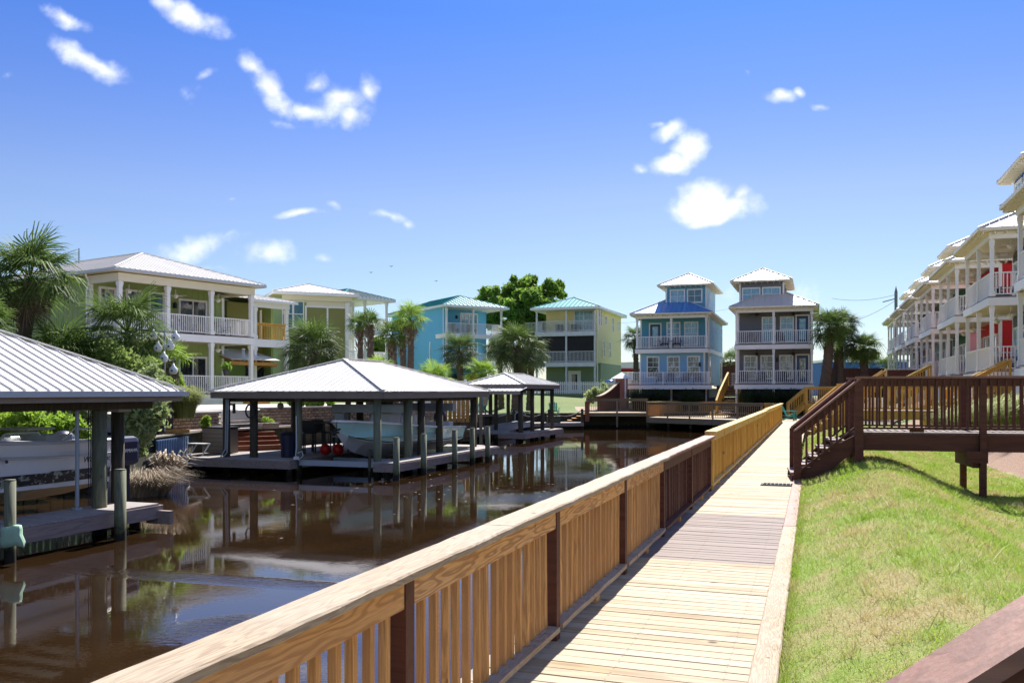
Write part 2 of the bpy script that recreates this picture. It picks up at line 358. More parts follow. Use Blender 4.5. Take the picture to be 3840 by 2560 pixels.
M['bagmat'] = paint('pale_green_canvas', (.36, .56, .40), .8, .2, 6, bump=.3)
M['rope'] = paint('pale_rope', (.50, .46, .38), .8, .2)
M['dripe'] = paint('weathered_pole', (.14, .17, .19), .7, .2)
M['terracotta'] = paint('terracotta', (.35, .12, .06), .7, .1)
M['dpage'] = paint('dark_picture', (.05, .055, .07), .4, .6, 3.0, dcol=(.35, .36, .38))
M['mat_rub'] = paint('black_rubber', (.018, .017, .016), .8, .3, 30, bump=.8)
def hullstripe():
    m, t = newmat('flaking_antifoul'); v, r = ocoord(t, False)
    n = t.noise(t.mapping(v, scale=(1, 1, 1.6)), 5.5, 6, .68).outputs[0]
    c = t.mix(t.mr(n, .53, .58), (.012, .013, .018), (.42, .42, .33)); finish(t, c, .5); return m
M['antifoul'] = hullstripe()
def leafmat(name, c1, c2, c3=None, trans=.35, rough=.6):
    m, t = newmat(name); v, r = ocoord(t, False)
    a = t.n('ShaderNodeAttribute', attribute_name='rnd').outputs['Fac']
    n = t.noise(v, .8, 2, .5).outputs[0]
    c = t.mix(t.math('ADD', t.math('MULTIPLY', a, .75), t.math('MULTIPLY', n, .3)), c1, c2)
    if c3: c = t.mix(t.mr(a, .93, .95), c, c3)
    finish(t, c, rough, spec=.22, trans=trans); return m
M['leaf_tree'] = leafmat('broadleaf', (.08, .16, .025), (.28, .43, .07), trans=.5)
M['leaf_shrub'] = leafmat('shrub_leaf', (.13, .21, .045), (.38, .48, .14), trans=.5)
M['leaf_olive'] = leafmat('feathery_leaf', (.20, .27, .09), (.46, .52, .24), trans=.5)
M['leaf_lime'] = leafmat('lime_leaf', (.17, .32, .03), (.38, .52, .07), trans=.5)
M['grass_tuft'] = leafmat('ornamental_grass', (.14, .20, .04), (.36, .38, .12), (.3, .25, .14), trans=.35)
M['reed'] = leafmat('dead_reed', (.20, .15, .10), (.50, .42, .32), trans=.15)
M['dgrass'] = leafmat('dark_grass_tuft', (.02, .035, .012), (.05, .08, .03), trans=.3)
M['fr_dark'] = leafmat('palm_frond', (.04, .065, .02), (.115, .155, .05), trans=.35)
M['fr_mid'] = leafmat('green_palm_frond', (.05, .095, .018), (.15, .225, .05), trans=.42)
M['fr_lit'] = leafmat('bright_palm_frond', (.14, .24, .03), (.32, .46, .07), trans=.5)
M['fr_dead'] = leafmat('dead_palm_frond', (.10, .07, .045), (.24, .18, .12), trans=.15)
M['fr_yel'] = leafmat('yellow_palm_frond', (.42, .28, .03), (.55, .40, .06), trans=.4)
M['trunk'] = paint('palm_bark', (.13, .095, .07), .9, .6, 5.0, bump=.8, dcol=(.04, .028, .02))
M['boot'] = paint('palm_boot', (.20, .15, .11), .9, .5, 4.0, bump=.5)
M['bark'] = paint('tree_bark', (.10, .075, .055), .9, .4, 4.0, bump=.5)
# ---------------------------------------------------------------- ground, canal, water
WATER, DOCK = -0.85, -0.37
RB = [bw(-1.9, s)[:2] for s in (-30, 0, 20, 40, 53.5)]
LEFTBANK = [(15.5, 67.5), (9.6, 65.2), (5.3, 65.2), (0.4, 64.4), (-2.6, 54), (-4.4, 44), (-6.2, 39.0), (-8.6, 35.6), (-9.9, 33), (-10.9, 31.5), (-10.9, 24.9), (-13.2, 22.6), (-40, 20.0), (-60, 18)]
CANAL = [(-70, -30)] + RB + [(17.6, 57)] + LEFTBANK
def inpoly(x, y, P):
    c = False; j = len(P) - 1
    for i in range(len(P)):
        xi, yi = P[i]; xj, yj = P[j]
        if (yi > y) != (yj > y) and x < (xj - xi) * (y - yi) / (yj - yi) + xi: c = not c
        j = i
    return c
def segdist(x, y, P):
    best = 1e9
    for i in range(len(P) - 1):
        ax, ay = P[i]; bx, by = P[i + 1]; vx, vy = bx - ax, by - ay
        q = max(0, min(1, ((x - ax) * vx + (y - ay) * vy) / (vx * vx + vy * vy))); best = min(best, math.hypot(x - ax - q * vx, y - ay - q * vy))
    return best
def sm(a, b, x): x = max(0, min(1, (x - a) / (b - a))); return x * x * (3 - 2 * x)
def ground_z(x, y):
    xp, s = x * CS - y * SN, x * SN + y * CS
    if xp > -1.95 and s < 62 and not (s > 53 and xp < 5):
        if xp < -.24: return -.45
        h = -.05 + .42 * math.exp(-((xp - 1.0) / 1.15) ** 2) - .27 * sm(1.5, 3.2, xp) + .10 * math.sin(s * .35 + 1) * sm(0, 1, xp) * .5
        h -= .3 * math.exp(-((xp + .2) / .9) ** 2) * .35
        h += 1.85 * sm(4.0, 8.0, xp) 
        h = h * (1 - sm(54, 62, s)) + (.3 + 1.2 * sm(3, 8, xp)) * sm(54, 62, s)
        return h
    d = segdist(x, y, LEFTBANK)
    if y > 46 and x > 8.5: return -.12 + .14 * sm(60, 66, y) + 1.2 * sm(66.5, 76, y)
    if y > 55: return .2 + 1.35 * sm(2.5, 15, d)
    return .37 + .25 * sm(5, 16, d)
pts, edges = [], []
def addpoly(P, closed=True):
    b = len(pts); pts.extend(Vector(p) for p in P); n = len(P)
    edges.extend((b + i, b + (i + 1) % n) for i in range(n if closed else n - 1))
dens = []
for i in range(len(CANAL)):
    a, b = Vector(CANAL[i]), Vector(CANAL[(i + 1) % len(CANAL)]); k = max(1, int((b - a).length / 1.5))
    dens += [tuple(a.lerp(b, j / k)) for j in range(k)]
addpoly(dens)
addpoly([bw(-.26, s)[:2] for s in np.arange(-4, 54, 1.0)], False)
addpoly([bw(-.20, s)[:2] for s in np.arange(-4, 54, 1.0)], False)
for s in np.arange(-6, 34, .4):
    for xp in np.arange(-.1, 9, .4): pts.append(Vector(bw(xp, s)[:2]))
for s in np.arange(34, 66, 1.1):
    for xp in np.arange(-.1, 12, .9): pts.append(Vector(bw(xp, s)[:2]))
for x in np.arange(-46, 44, 1.7):
    for y in np.arange(-8, 118, 1.7):
        xp = x * CS - y * SN
        if not (-.5 < xp < 9 and y < 60): pts.append(Vector((x + rnd.uniform(-.1, .1), y + rnd.uniform(-.1, .1))))
for k in range(24):
    a = k / 24 * 6.283
    for q in (160, 420, 2500): pts.append(Vector((q * math.cos(a), q * math.sin(a) + 40)))
V_, E_, F_, *_r = delaunay_2d_cdt(pts, edges, [], 0, 1e-4)
verts = [(v.x, v.y, ground_z(v.x, v.y) if abs(v.x) < 130 and abs(v.y) < 160 else (.5 if v.x < 0 else 1.2)) for v in V_]
faces = []
for f in F_:
    cx = sum(V_[i].x for i in f) / 3; cy = sum(V_[i].y for i in f) / 3
    if not inpoly(cx, cy, CANAL): faces.append(tuple(f))
def groundmats():
    def base(name, fn):
        m, t = newmat(name); v, r = ocoord(t, False); fn(t, v); return m
    def grass(t, v):
        n1 = t.noise(v, .55, 4, .6).outputs[0]; n2 = t.noise(v, 2.3, 4, .65).outputs[0]; n3 = t.noise(v, 45, 3, .7).outputs[0]
        k = t.math('ADD', t.math('MULTIPLY', n1, .6), t.math('MULTIPLY', n2, .55))
        c = t.mix(t.mr(k, .52, .72, 0, 1, True), (.27, .36, .045), (.45, .37, .16))
        c = t.mix(t.mr(n3, .35, .75, 0, .6), c, (.05, .08, .015))
        mn = t.noise(v, 1.6, 4, .6).outputs[0]
        xp_ = t.n('ShaderNodeVectorMath', {0: v, 1: (CS, -SN, 0)}, operation='DOT_PRODUCT').outputs['Value']
        mk = t.mr(t.math('ADD', xp_, t.mr(mn, .3, .7, -.35, .35)), 4.3, 4.55, 0, 1, True)
        m3 = t.noise(t.mapping(v, scale=(1, 2.5, 1)), 26, 4, .75).outputs[0]
        c = t.mix(mk, c, t.mix(t.mr(m3, .34, .68), (.12, .06, .035), (.46, .29, .20)))
        finish(t, c, .9, t.math('ADD', n3, m3), .8, .03)
    def lawn(t, v):
        n1 = t.noise(v, .5, 4, .6).outputs[0]; n3 = t.noise(v, 30, 3, .7).outputs[0]
        c = t.mix(t.mr(n1, .4, .7), (.10, .17, .02), (.17, .20, .04)); c = t.mix(t.mr(n3, .35, .75, 0, .6), c, (.04, .075, .012))
        finish(t, c, .9, n3, .8, .03)
    def mulch(t, v):
        n1 = t.noise(v, 1.2, 3, .6).outputs[0]; n3 = t.noise(t.mapping(v, scale=(1, 2.5, 1)), 26, 4, .75).outputs[0]
        c = t.mix(t.mr(n3, .3, .7), (.10, .055, .035), (.36, .22, .15)); c = t.mix(t.mr(n1, .45, .7, 0, .5), c, (.32, .22, .16))
        finish(t, c, .95, n3, 1.0, .04)
    def soil(t, v):
        n3 = t.noise(v, 12, 5, .7).outputs[0]
        finish(t, t.mix(t.mr(n3, .3, .7), (.05, .038, .028), (.14, .10, .07)), .95, n3, .8, .04)
    def sand(t, v):
        n3 = t.noise(v, 7, 5, .7).outputs[0]
        finish(t, t.mix(t.mr(n3, .3, .7), (.26, .18, .13), (.45, .34, .26)), .95, n3, .8, .04)
    return [base('berm_grass', grass), base('bright_lawn', lawn), base('pine_straw_mulch', mulch), base('dark_soil', soil), base('pale_sand', sand)]
GM = groundmats()
me = bpy.data.meshes.new('ground'); me.from_pydata(verts, [], faces)
for m in GM: me.materials.append(m)
mi = []
for f in faces:
    cx = sum(verts[i][0] for i in f) / 3; cy = sum(verts[i][1] for i in f) / 3
    xp, s = cx * CS - cy * SN, cx * SN + cy * CS
    if xp > -1.95 and s < 54: mi.append(0)
    elif xp > -9 and s < 82 and cy > 53 and cx > 8.5: mi.append(3)
    elif 5.2 < cx < 9.9 and 64 < cy < 72: mi.append(4)
    elif cx < -5 and cy < 45: mi.append(3)
    else: mi.append(1)
me.polygons.foreach_set('material_index', mi); me.polygons.foreach_set('use_smooth', [True] * len(faces))
g = link('ground', me); g['kind'] = 'structure'
bed = MB(); bed.box(-80, -40, -2.4, 40, 80, -2.2); struct('canal_bed', bed, GM[3])

# water: tannin brown, calm with faint ripples and two rougher patches
m, t = newmat('brown_canal_water'); v, r = ocoord(t, False)
a1 = t.noise(t.mapping(v, scale=(1, 1.3, 1)), 8.0, 3, .55, .4).outputs[0]
a2 = t.noise(t.mapping(v, rot=(0, 0, .5), scale=(1, 2.2, 1)), 16, 2, .5).outputs[0]
a3 = t.noise(v, .9, 2, .5).outputs[0]
patch = None
for (cx, cy, rx, ry, an) in ((-4.2, 12.6, 3.6, .30, -.28), (-2.6, 10.0, 1.2, .7, .1), (1.6, 22.5, 3.0, 1.3, .3), (5.8, 44, 1.4, 2.8, -.2)):
    p = t.n('ShaderNodeVectorMath', {0: v, 1: (cx, cy, 0)}, operation='SUBTRACT').outputs[0]
    p = t.mapping(p, rot=(0, 0, -an)); p = t.n('ShaderNodeVectorMath', {0: p, 1: (1 / rx, 1 / ry, 0)}, operation='MULTIPLY').outputs[0]
    l = t.mr(t.n('ShaderNodeVectorMath', {0: p}, operation='LENGTH').outputs['Value'], .45, 1.15, 1, 0, True)
    patch = l if patch is None else t.math('MAXIMUM', patch, l)
amp = t.math('ADD', t.math('MULTIPLY', patch, .85), t.mr(a3, .45, .75, .02, .11))
h = t.math('MULTIPLY', t.math('ADD', a1, t.math('MULTIPLY', a2, .35)), amp)
b = finish(t, t.mix(t.mr(a3, .3, .7), (.019, .0105, .0048), (.029, .0155, .0065)), .02, h, .55, .018, spec=.5)
b.inputs['IOR'].default_value = 1.75
wm = MB(); wm.add([(-75, -35, WATER), (34, -35, WATER), (34, 72, WATER), (-75, 72, WATER)], [(0, 1, 2, 3)])
struct('water', wm, m)

# ---------------------------------------------------------------- boardwalk (things in the frame x' across, y' along)
walk = root_struct('boardwalk', (0, 0, 0), -TH)
XI, XO = -1.66, -.38         # rail side, curb side
P_W = .142
def plank_mesh(L, W, T, mat, k):
    def f():
        mb = MB(); e = .004; r2 = random.Random(k); j = [r2.uniform(-.0025, .0025) for _ in range(4)]
        mb.add([(-L / 2, -W / 2 + e, 0), (L / 2, -W / 2 + e, 0), (L / 2, W / 2 - e, 0), (-L / 2, W / 2 - e, 0),
                (-L / 2, -W / 2 + j[0], -.006), (L / 2, -W / 2 + j[1], -.006), (L / 2, W / 2 + j[2], -.006), (-L / 2, W / 2 + j[3], -.006),
                (-L / 2, -W / 2, -T), (L / 2, -W / 2, -T), (L / 2, W / 2, -T), (-L / 2, W / 2, -T)],
               [(0, 1, 2, 3), (4, 5, 1, 0), (5, 6, 2, 1), (6, 7, 3, 2), (7, 4, 0, 3), (8, 9, 5, 4), (9, 10, 6, 5), (10, 11, 7, 6), (11, 8, 4, 7)])
        return mb.mesh('plank', mat)
    return cm(('plank', round(L, 2), W, mat.name, k), f)
stuffdeck = MB(); s = 1.2; i = 0
while s < 54.6:
    brown = 9.45 < s < 13.2
    xl = -1.98; L = XO - xl + .015; gp_ = (.004, .006, .009, .005, .013)[i % 5]
    if i < 300:
        o = link('plank', plank_mesh(L, P_W - gp_, .035, M['deckb'] if brown else M['deck'], i % 5), walk, ((xl + XO) / 2 + rnd.uniform(-.006, .006), s, rnd.uniform(-.0035, .0)), (0, rnd.uniform(-.002, .002), R(-2.3) * (1 if s < 14 else 1) + rnd.uniform(-.0025, .0025)))
    else: stuffdeck.box(xl, s - P_W / 2 + .004, -.035, XO, s + P_W / 2 - .004, rnd.uniform(-.003, 0))
    s += P_W; i += 1
part('planks_far', stuffdeck, M['deck'], walk, kind='stuff')
jo = MB()
for x in (-1.9, -1.2, -.5): jo.box(x - .03, 0, -.26, x + .03, 54.5, -.045)
part('joist_frame', jo, M['bulk'], walk)
# curb boards along the grass side
s = .6
for k, (L, mt) in enumerate(((3.9, 'cap'), (3.55, 'cap'), (1.4, 'cap'), (2.55, 'cap'), (3.2, 'browncap'), (3.2, 'browncap'))):
    if k == 0: L = 4.0
    mb = MB(); n = 10
    for q in range(n + 1):
        y = q * (L - .012) / n; w1 = rnd.uniform(-.004, .004); z1 = .034 + rnd.uniform(-.003, .003)
        mb.v += [(-.085 + w1, y, -.12), (-.085 + w1, y, z1 - .008), (-.076 + w1, y, z1), (.074 + w1, y, z1), (.084 + w1, y, z1 - .008), (.084 + w1, y, -.12)]
    for q in range(n):
        b = q * 6
        for e in range(5): mb.f.append((b + e, b + e + 1, b + e + 7, b + e + 6))
    mb.f += [(0, 1, 2, 3, 4, 5), tuple(n * 6 + e for e in (5, 4, 3, 2, 1, 0))]
    part('curb_board', mb, M[mt], walk, loc=(XO + .09, s, 0)); s += L

def railing(name, label, s0, s1, posts, mats, zt=.93, thick=.04, bal=True, spacing=.148, endpost=False, group=None, cap_join=()):
    """walkway railing between s0 and s1 in the boardwalk frame"""
    r = thing(name, label, 'railing', bw(0, 0), -TH, group)
    mcap, mrail, mpost, mbal = (M[k] for k in mats)
    brk = [s0] + [c for c in cap_join if s0 < c < s1] + [s1]
    for a, b in zip(brk, brk[1:]):
        L = b - a - .006; n = max(4, int(L / .22)); mb = MB()
        for q in range(n + 1):
            y = q * L / n; e = rnd.uniform(-.007, .005); e2 = rnd.uniform(-.004, .004); z1 = zt + thick + rnd.uniform(-.002, .002)
            x0, x1 = -1.845 + e2, -1.645 + e
            mb.v += [(x0, y, zt), (x0, y, z1 - .006), (x0 + .006, y, z1), (x1 - .008, y, z1), (x1, y, z1 - .009), (x1, y, zt + .006), (x1 - .004, y, zt)]
        for q in range(n):
            bb = q * 7
            for e in range(7): mb.f.append((bb + e, bb + (e + 1) % 7, bb + 7 + (e + 1) % 7, bb + 7 + e))
        mb.f += [tuple(range(6, -1, -1)), tuple(n * 7 + e for e in range(7))]
        part('cap_board', mb, mcap, r, loc=(0, a, 0))
    ends = sorted([p for p in posts if s0 <= p <= s1])
    pm = cm(('post', mats[2], zt), lambda: MB().box(-.045, -.045, -.8, .045, .045, zt).mesh('post', mpost))
    for p in ends: link('post', pm, r, (-1.755, p, 0))
    bays = [s0] + ends + [s1]
    bm = [cm(('bal', mats[3], k, zt), lambda k=k: MB().box(-.019, -.019 , 0, .019, .019, zt - .075).mesh('baluster', mbal)) for k in range(3)]
    for a, b in zip(bays, bays[1:]):
        if b - a < .2: continue
        a2, b2 = (a + .047 if a in ends else a), (b - .047 if b in ends else b)
        part('top_rail', MB().box(-.018, 0, -.07, .018, b2 - a2, .07), mrail, r, loc=(-1.735, a2, zt - .072))
        mb = MB(); n = 8; L = b2 - a2
        for q in range(n + 1):
            e = rnd.uniform(-.006, .006); mb.v += [(-.045 + e, q * L / n, -.018), (.045 + e, q * L / n, -.018), (.045 + e, q * L / n, .018), (-.045 + e, q * L / n, .018)]
        for q in range(n):
            for e in range(4): mb.f.append((q * 4 + e, q * 4 + 4 + e, q * 4 + 4 + (e + 1) % 4, q * 4 + (e + 1) % 4))
        mb.f += [(0, 1, 2, 3), tuple(n * 4 + e for e in (3, 2, 1, 0))]
        part('bottom_rail', mb, mcap if mats[0] == 'cap' else mrail, r, loc=(-1.735, a2, .085))
        part('rail_block', MB().box(-.03, -.06, 0, .03, .06, .066), mrail if mats[0] != 'browncap' else M['yel'], r, loc=(-1.735, (a + b) / 2, 0))
        k = max(1, round((b2 - a2) / spacing)); st = (b2 - a2) / k
        for q in range(k):
            if bal: link('baluster', rnd.choice(bm), r, (-1.778 + rnd.uniform(-.003, .003), a2 + (q + .5) * st + rnd.uniform(-.006, .006), .068), (rnd.uniform(-.008, .008), rnd.uniform(-.008, .008), rnd.uniform(-.15, .15)))
    return r
railing('railing', 'tan weathered pine railing with dark brown posts beside the near boardwalk', .2, 11.0, [1.26, 3.70, 6.18, 8.62], ('cap', 'tanx', 'brown', 'tan'), cap_join=(5.0, 9.2))
railing('railing', 'short dark brown stained railing between the tan and the yellow railings', 11.0, 16.35, [11.0, 13.65, 16.25], ('browncap', 'brown', 'brown', 'brown'), spacing=.118)
yr = railing('railing', 'long yellow new pine railing running down the far boardwalk', 16.45, 36.0, [18.8, 21.2, 23.6, 26.0, 28.4, 30.8, 33.2, 35.9], ('yelx', 'yelx', 'yel', 'yel'), zt=1.0, spacing=.150, cap_join=(21, 26, 31))
part('end_post', MB().box(-.07, -.07, -.6, .07, .07, 1.0), M['yel'], yr, loc=(-1.77, 16.55, 0))
railing('railing', 'far section of yellow railing ending beside the teal chair', 36.05, 54.4, [36.1, 38.5, 41, 43.4, 45.8, 48.2, 50.6, 53.0, 54.3], ('yelx', 'yelx', 'yel', 'yel'), zt=1.03, spacing=.17, cap_join=(41, 46, 51))

def rail_run(root, p, q, mats, h=1.0, spacing=.14, posts=(), joined=False, capw=.14, balw=.038, both=False, side=1, bot=.08):
    """railing run between two base points (may slope); parts are children of root"""
    p, q = Vector(p), Vector(q); d = q - p; L = d.length; u = d / L; hz = Vector((d.x, d.y, 0)); hl = hz.length; hu = hz / hl; up = Vector((0, 0, 1)); nrm = hu.cross(up)
    mc, mr_, mb_ = (M[k] for k in mats)
    part('cap_board', MB().bar(p + up * (h + .02) - u * .05, q + up * (h + .02) + u * .05, capw, .036), mc, root)
    part('top_rail', MB().bar(p + up * (h - .075), q + up * (h - .075), .036, .14), mr_, root)
    part('bottom_rail', MB().bar(p + up * bot, q + up * bot, .05, .04), mr_, root)
    n = max(1, round(hl / spacing)); j = MB()
    for k in range(n):
        f = (k + .5) / n; b = p + d * f + nrm * .035 * side
        if joined: j.box(b.x - balw / 2, b.y - balw / 2, b.z + bot - .02, b.x + balw / 2, b.y + balw / 2, b.z + h - .02)
        else: link('baluster', cm(('rb', mats[2], round(h, 2), round(bot, 2)), lambda: MB().box(-balw / 2, -balw / 2, bot - .02, balw / 2, balw / 2, h - .03).mesh('baluster', mb_)), root, b)
    if joined: part('balusters', j, mb_, root, kind='stuff')
    for f in posts:
        b = p + d * f
        part('post', MB().box(-.045, -.045, -.3, .045, .045, h), M[mats[1]], root, loc=b)
def landing(label, x, y, mats, L, ztop=.96, steps=6, wd=1.45, rz=0.0, joined=False, lege=(3.2,), group=None, post_depth=1.2, second=None, ledge=.31):
    """stair and bridge up from the boardwalk; origin at the foot of the near stair post"""
    r = thing('access_stairs', label, 'stairs', (x, y, 0), rz, group)
    rise = ztop / steps; run = .205; sl = steps * run * .87; x1 = sl + .03
    for k in range(steps - 1):
        zz = rise * (k + 1) ; xx = .0 + run * k * .9 - .12
        part('step', MB().box(xx, .03, zz - .04, xx + .27, wd - .03, zz), M[mats[3]], r)
    for yy in (-.02, wd + .02):
        mb = MB(); 
        pr = [(-.12, -.1), (.25, -.1)] + [(x1, ztop - .33), (x1, ztop - .04)]
        for k in range(steps - 1, 0, -1): pr += [(.0 + run * k * .9 - .12 , ztop - rise * (steps - k) + (-.045)), (run * (k - 1) * .9 - .12 + .02, ztop - rise * (steps - k) - .045)]
        n = len(pr); y0, y1 = yy - .02, yy + .02
        mb.add([(a, y0, b) for a, b in pr] + [(a, y1, b) for a, b in pr], [tuple(range(n - 1, -1, -1)), tuple(range(n, 2 * n))] + [(i, (i + 1) % n, n + (i + 1) % n, n + i) for i in range(n)])
        part('stringer', mb, M[mats[1]], r)
    # deck
    nb = int(L / .145)
    for k in range(nb): link('plank', plank_mesh(wd, .139, .035, M[mats[3]], k % 5), r, (x1 + .07 + k * .145, wd / 2, ztop), (0, 0, R(90)))
    for yy in (-.02, wd + .02): part('side_beam', MB().box(x1, yy - .02, ztop - .04 - ledge, x1 + L, yy + .02, ztop - .037), M[mats[1]], r)
    part('end_beam', MB().box(x1, .002, ztop - .34, x1 + .04, wd - .002, ztop - .037), M[mats[1]], r)
    for yy in (-.065, wd + .065):
        s_ = 1 if yy < 0 else -1
        rail_run(r, (0, yy, .02), (x1 + .02, yy, ztop), mats[:3], .98, .115, joined=joined, side=s_, bot=.13)
        rail_run(r, (x1 + .02, yy, ztop), (x1 + L, yy, ztop), mats[:3], 1.03, .132, joined=joined, side=s_, posts=[2.45 * k / L for k in range(1, int(L / 2.45) + 1) if abs(2.45 * k - 2.3) > .8])
        part('newel_post', MB().box(-.065, -.05, -.12, .065, .05, .98), M[mats[1]], r, loc=(0, yy, 0))
        part('corner_post', MB().box(-.08, -.055, -ztop - .9, .08, .055, 1.0), M[mats[1]], r, loc=(x1 + .03, yy, ztop))
        for lx in lege:
            part('pier_post', MB().box(-.055, -.055, -2.2, .055, .055, 1.02), M[mats[1]], r, loc=(x1 + lx, yy - .02 * s_, ztop))
    for lx in lege: part('cross_beam', MB().box(x1 + lx - .16, -.06, ztop - ledge - .34, x1 + lx - .06, wd + .06, ztop - ledge - .05), M[mats[1]], r); part('knee_block', MB().box(x1 + lx - .30, -.17, ztop - ledge - .24, x1 + lx + .07, -.125, ztop - ledge - .02), M[mats[1]], r)
    part('rail_block', MB().box(x1 + .95, -.02, ztop + .005, x1 + 1.2, .03, ztop + .06), M[mats[1]], r)
    return r, x1
BR = ('browncap', 'brown', 'brown', 'deckb')
YE = ('yelx', 'yel', 'yel', 'olive')
ld, _x = landing('dark brown stained stairs and bridge over the lawn, nearest to the camera on the right', 5.58, 17.75, BR, 8.6, .97, lege=(2.2, 5.6), wd=1.35, rz=R(-14))
l2, _x2 = landing('yellow pine stairs and bridge right behind the dark brown bridge', 11.95, 36.0, YE, 7.2, 1.0, joined=True, lege=(3.4,), rz=R(-13))
rail_run(l2, (8.5, -.07, 1.0), (10.6, -.07, 2.4), YE[:3], 1.0, .14, joined=True)
rail_run(l2, (8.5, 1.5, 1.0), (10.6, 1.5, 2.4), YE[:3], 1.0, .14, joined=True)
for k in range(7): part('step', MB().box(8.6 + k * .29, 0, 1.16 + k * .19, 8.9 + k * .29, 1.45, 1.2 + k * .19), M['olive'], l2)
l3, _x3 = landing('far yellow stairs and bridge before the grey house', 18.3, 60.0, YE, 3.0, 1.0, joined=True, lege=(), rz=R(-14), wd=1.5)
rail_run(l3, (4.4, -.07, 1.0), (6.0, -.07, 2.1), YE[:3], 1.0, .14, joined=True)
rail_run(l3, (4.4, 1.6, 1.0), (6.0, 1.6, 2.1), YE[:3], 1.0, .14, joined=True)
for k in range(6): part('step', MB().box(4.5 + k * .26, 0, 1.16 + k * .18, 4.78 + k * .26, 1.5, 1.2 + k * .18), M['olive'], l3)
part('brown_panel', MB().box(6.1, -.1, 1.9, 8.6, -.04, 3.1), M['brown'], l3)
part('brown_panel', MB().box(6.1, -.16, 3.1, 8.6, .06, 3.14), M['browncap'], l3)
# stair rail at the photographer's right hand
nr = thing('access_stairs', 'brown stained stairs whose blurred handrail crosses the bottom right corner', 'stairs', (.62, .38, 0), 0)
rail_run(nr, (0, 1.52, 0.02), (1.5, 1.52, .97), BR[:3], .925, .115, capw=.18, side=-1, bot=.13)
for k in range(5): part('step', MB().box(-.0 + .24 * k, .03, .16 * (k + 1) - .04, .27 + .24 * k, 1.42, .16 * (k + 1)), M['deckb'], nr)
part('stringer', MB().bar((0, 1.46, -.05), (1.5, 1.46, .8), .04, .28), M['brown'], nr)
part('side_beam', MB().box(1.5, 1.44, .62, 4.6, 1.48, .93), M['brown'], nr)
part('newel_post', MB().box(-.05, 1.47, -.1, .05, 1.57, .93), M['brown'], nr)
part('corner_post', MB().box(1.44, 1.47, -.3, 1.56, 1.57, 1.95), M['brown'], nr)
for k in range(21): link('plank', plank_mesh(1.4, .139, .035, M['deckb'], k % 5), nr, (1.55 + .07 + k * .145, .74, .97), (0, 0, R(90)))
rail_run(nr, (1.55, 1.52, .97), (4.6, 1.52, .97), BR[:3], 1.03, .132, side=-1, posts=(.8,))
# door mat
mm = thing('doormat', 'black rubber doormat lying on the boardwalk beside the brown stairs', 'doormat', bw(-.62, 17.65, 0), -TH)
part('mat_base', MB().box(-.32, -.2, .002, .32, .2, .014), M['mat_rub'], mm)
mt_ = MB()
for k in range(9): mt_.bar((-.28 + k * .07, -.16, .018), (-.28 + k * .07, .16, .018), .012, .01)
for k in range(4): mt_.bar((-.29, -.15 + k * .1, .019), (.29, -.15 + k * .1, .019), .012, .01)
part('mat_tread', mt_, M['dark'], mm)

# ---------------------------------------------------------------- bulkheads
def bulkhead(label, P, z1, z0=-2.0, mat='bulk', capm='bulkcap', bw_=.3, out=.0, posts=True):
    r = thing('bulkhead', label, 'bulkhead', (P[0][0], P[0][1], 0)); o = Vector((P[0][0], P[0][1], 0)); k = 0
    for a, b in zip(P, P[1:]):
        a, b = Vector((*a, 0)) - o, Vector((*b, 0)) - o; L = (b - a).length; n = max(1, int(L / bw_)); u = (b - a) / L
        me_ = cm(('bb', mat, bw_, z1), lambda: MB().box(-bw_ / 2 + .003, -.025, z0, bw_ / 2 - .003, .025, z1 - .04).mesh('board', M[mat]))
        for q in range(n):
            c = a + u * (q + .5) * L / n; link('board', me_, r, c + Vector((-u.y, u.x, 0)) * rnd.uniform(-.006, .006), (0, 0, math.atan2(u.y, u.x)))
        part('cap_board', MB().bar(a + Vector((0, 0, z1 - .02)) - u * .02, b + Vector((0, 0, z1 - .02)) + u * .02, .3, .045), M[capm], r)
        part('backing', MB().bar(a + Vector((-u.y, u.x, 0)) * .07 + Vector((0, 0, (z0 + z1) / 2 - .05)), b + Vector((-u.y, u.x, 0)) * .07 + Vector((0, 0, (z0 + z1) / 2 - .05)), .04, z1 - z0 - .1), M['dpile'], r)
        nw = Vector((u.y, -u.x, 0)) * .05
        part('waler', MB().bar(a + nw * (-1) + Vector((0, 0, z1 - .2)), b + nw * (-1) + Vector((0, 0, z1 - .2)), .05, .2), M[mat], r)
    return r
bulkhead('weathered wooden bulkhead below the block retaining wall', [(-10.95, 24.9), (-10.95, 31.5), (-9.95, 33), (-8.65, 35.6), (-6.25, 39.0)], .38)
bulkhead('dark wooden bulkhead behind the overgrown shrubs', [(-22, 21.7), (-13.25, 22.6), (-10.95, 24.9)], .36)
bulkhead('plank bulkhead along the lawn beside the far boat shelter', [(-6.25, 39.0), (-4.45, 44), (-2.65, 54), (.35, 64.4)], .22, mat='dpile')
bulkhead('dark shaded bulkhead under the far deck', [(.35, 64.4), (5.25, 65.2), (9.55, 65.2), (15.5, 67.5), (17.7, 57)], .22, mat='dpile')
bs = bulkhead('bulkhead below the boardwalk', [bw(-1.95, s)[:2] for s in (53.5, 36, 18, 0)], -.05, bw_=.6)
vs_ = tag(struct('vinyl_sheet', MB().bar((-10.75, 27.4, -.2), (-10.72, 30.0, -.2), .03, .95), M['vinylblue']), 'pale blue corrugated vinyl sheet fixed to the bulkhead', 'sheet'); del vs_['kind']
mb = MB()
for k in range(13): mb.tube([(-10.72, 27.45 + k * .2, -.66), (-10.72, 27.45 + k * .2, .26)], .035, 6)
part('corrugation', mb, M['vinylblue'], vs_)

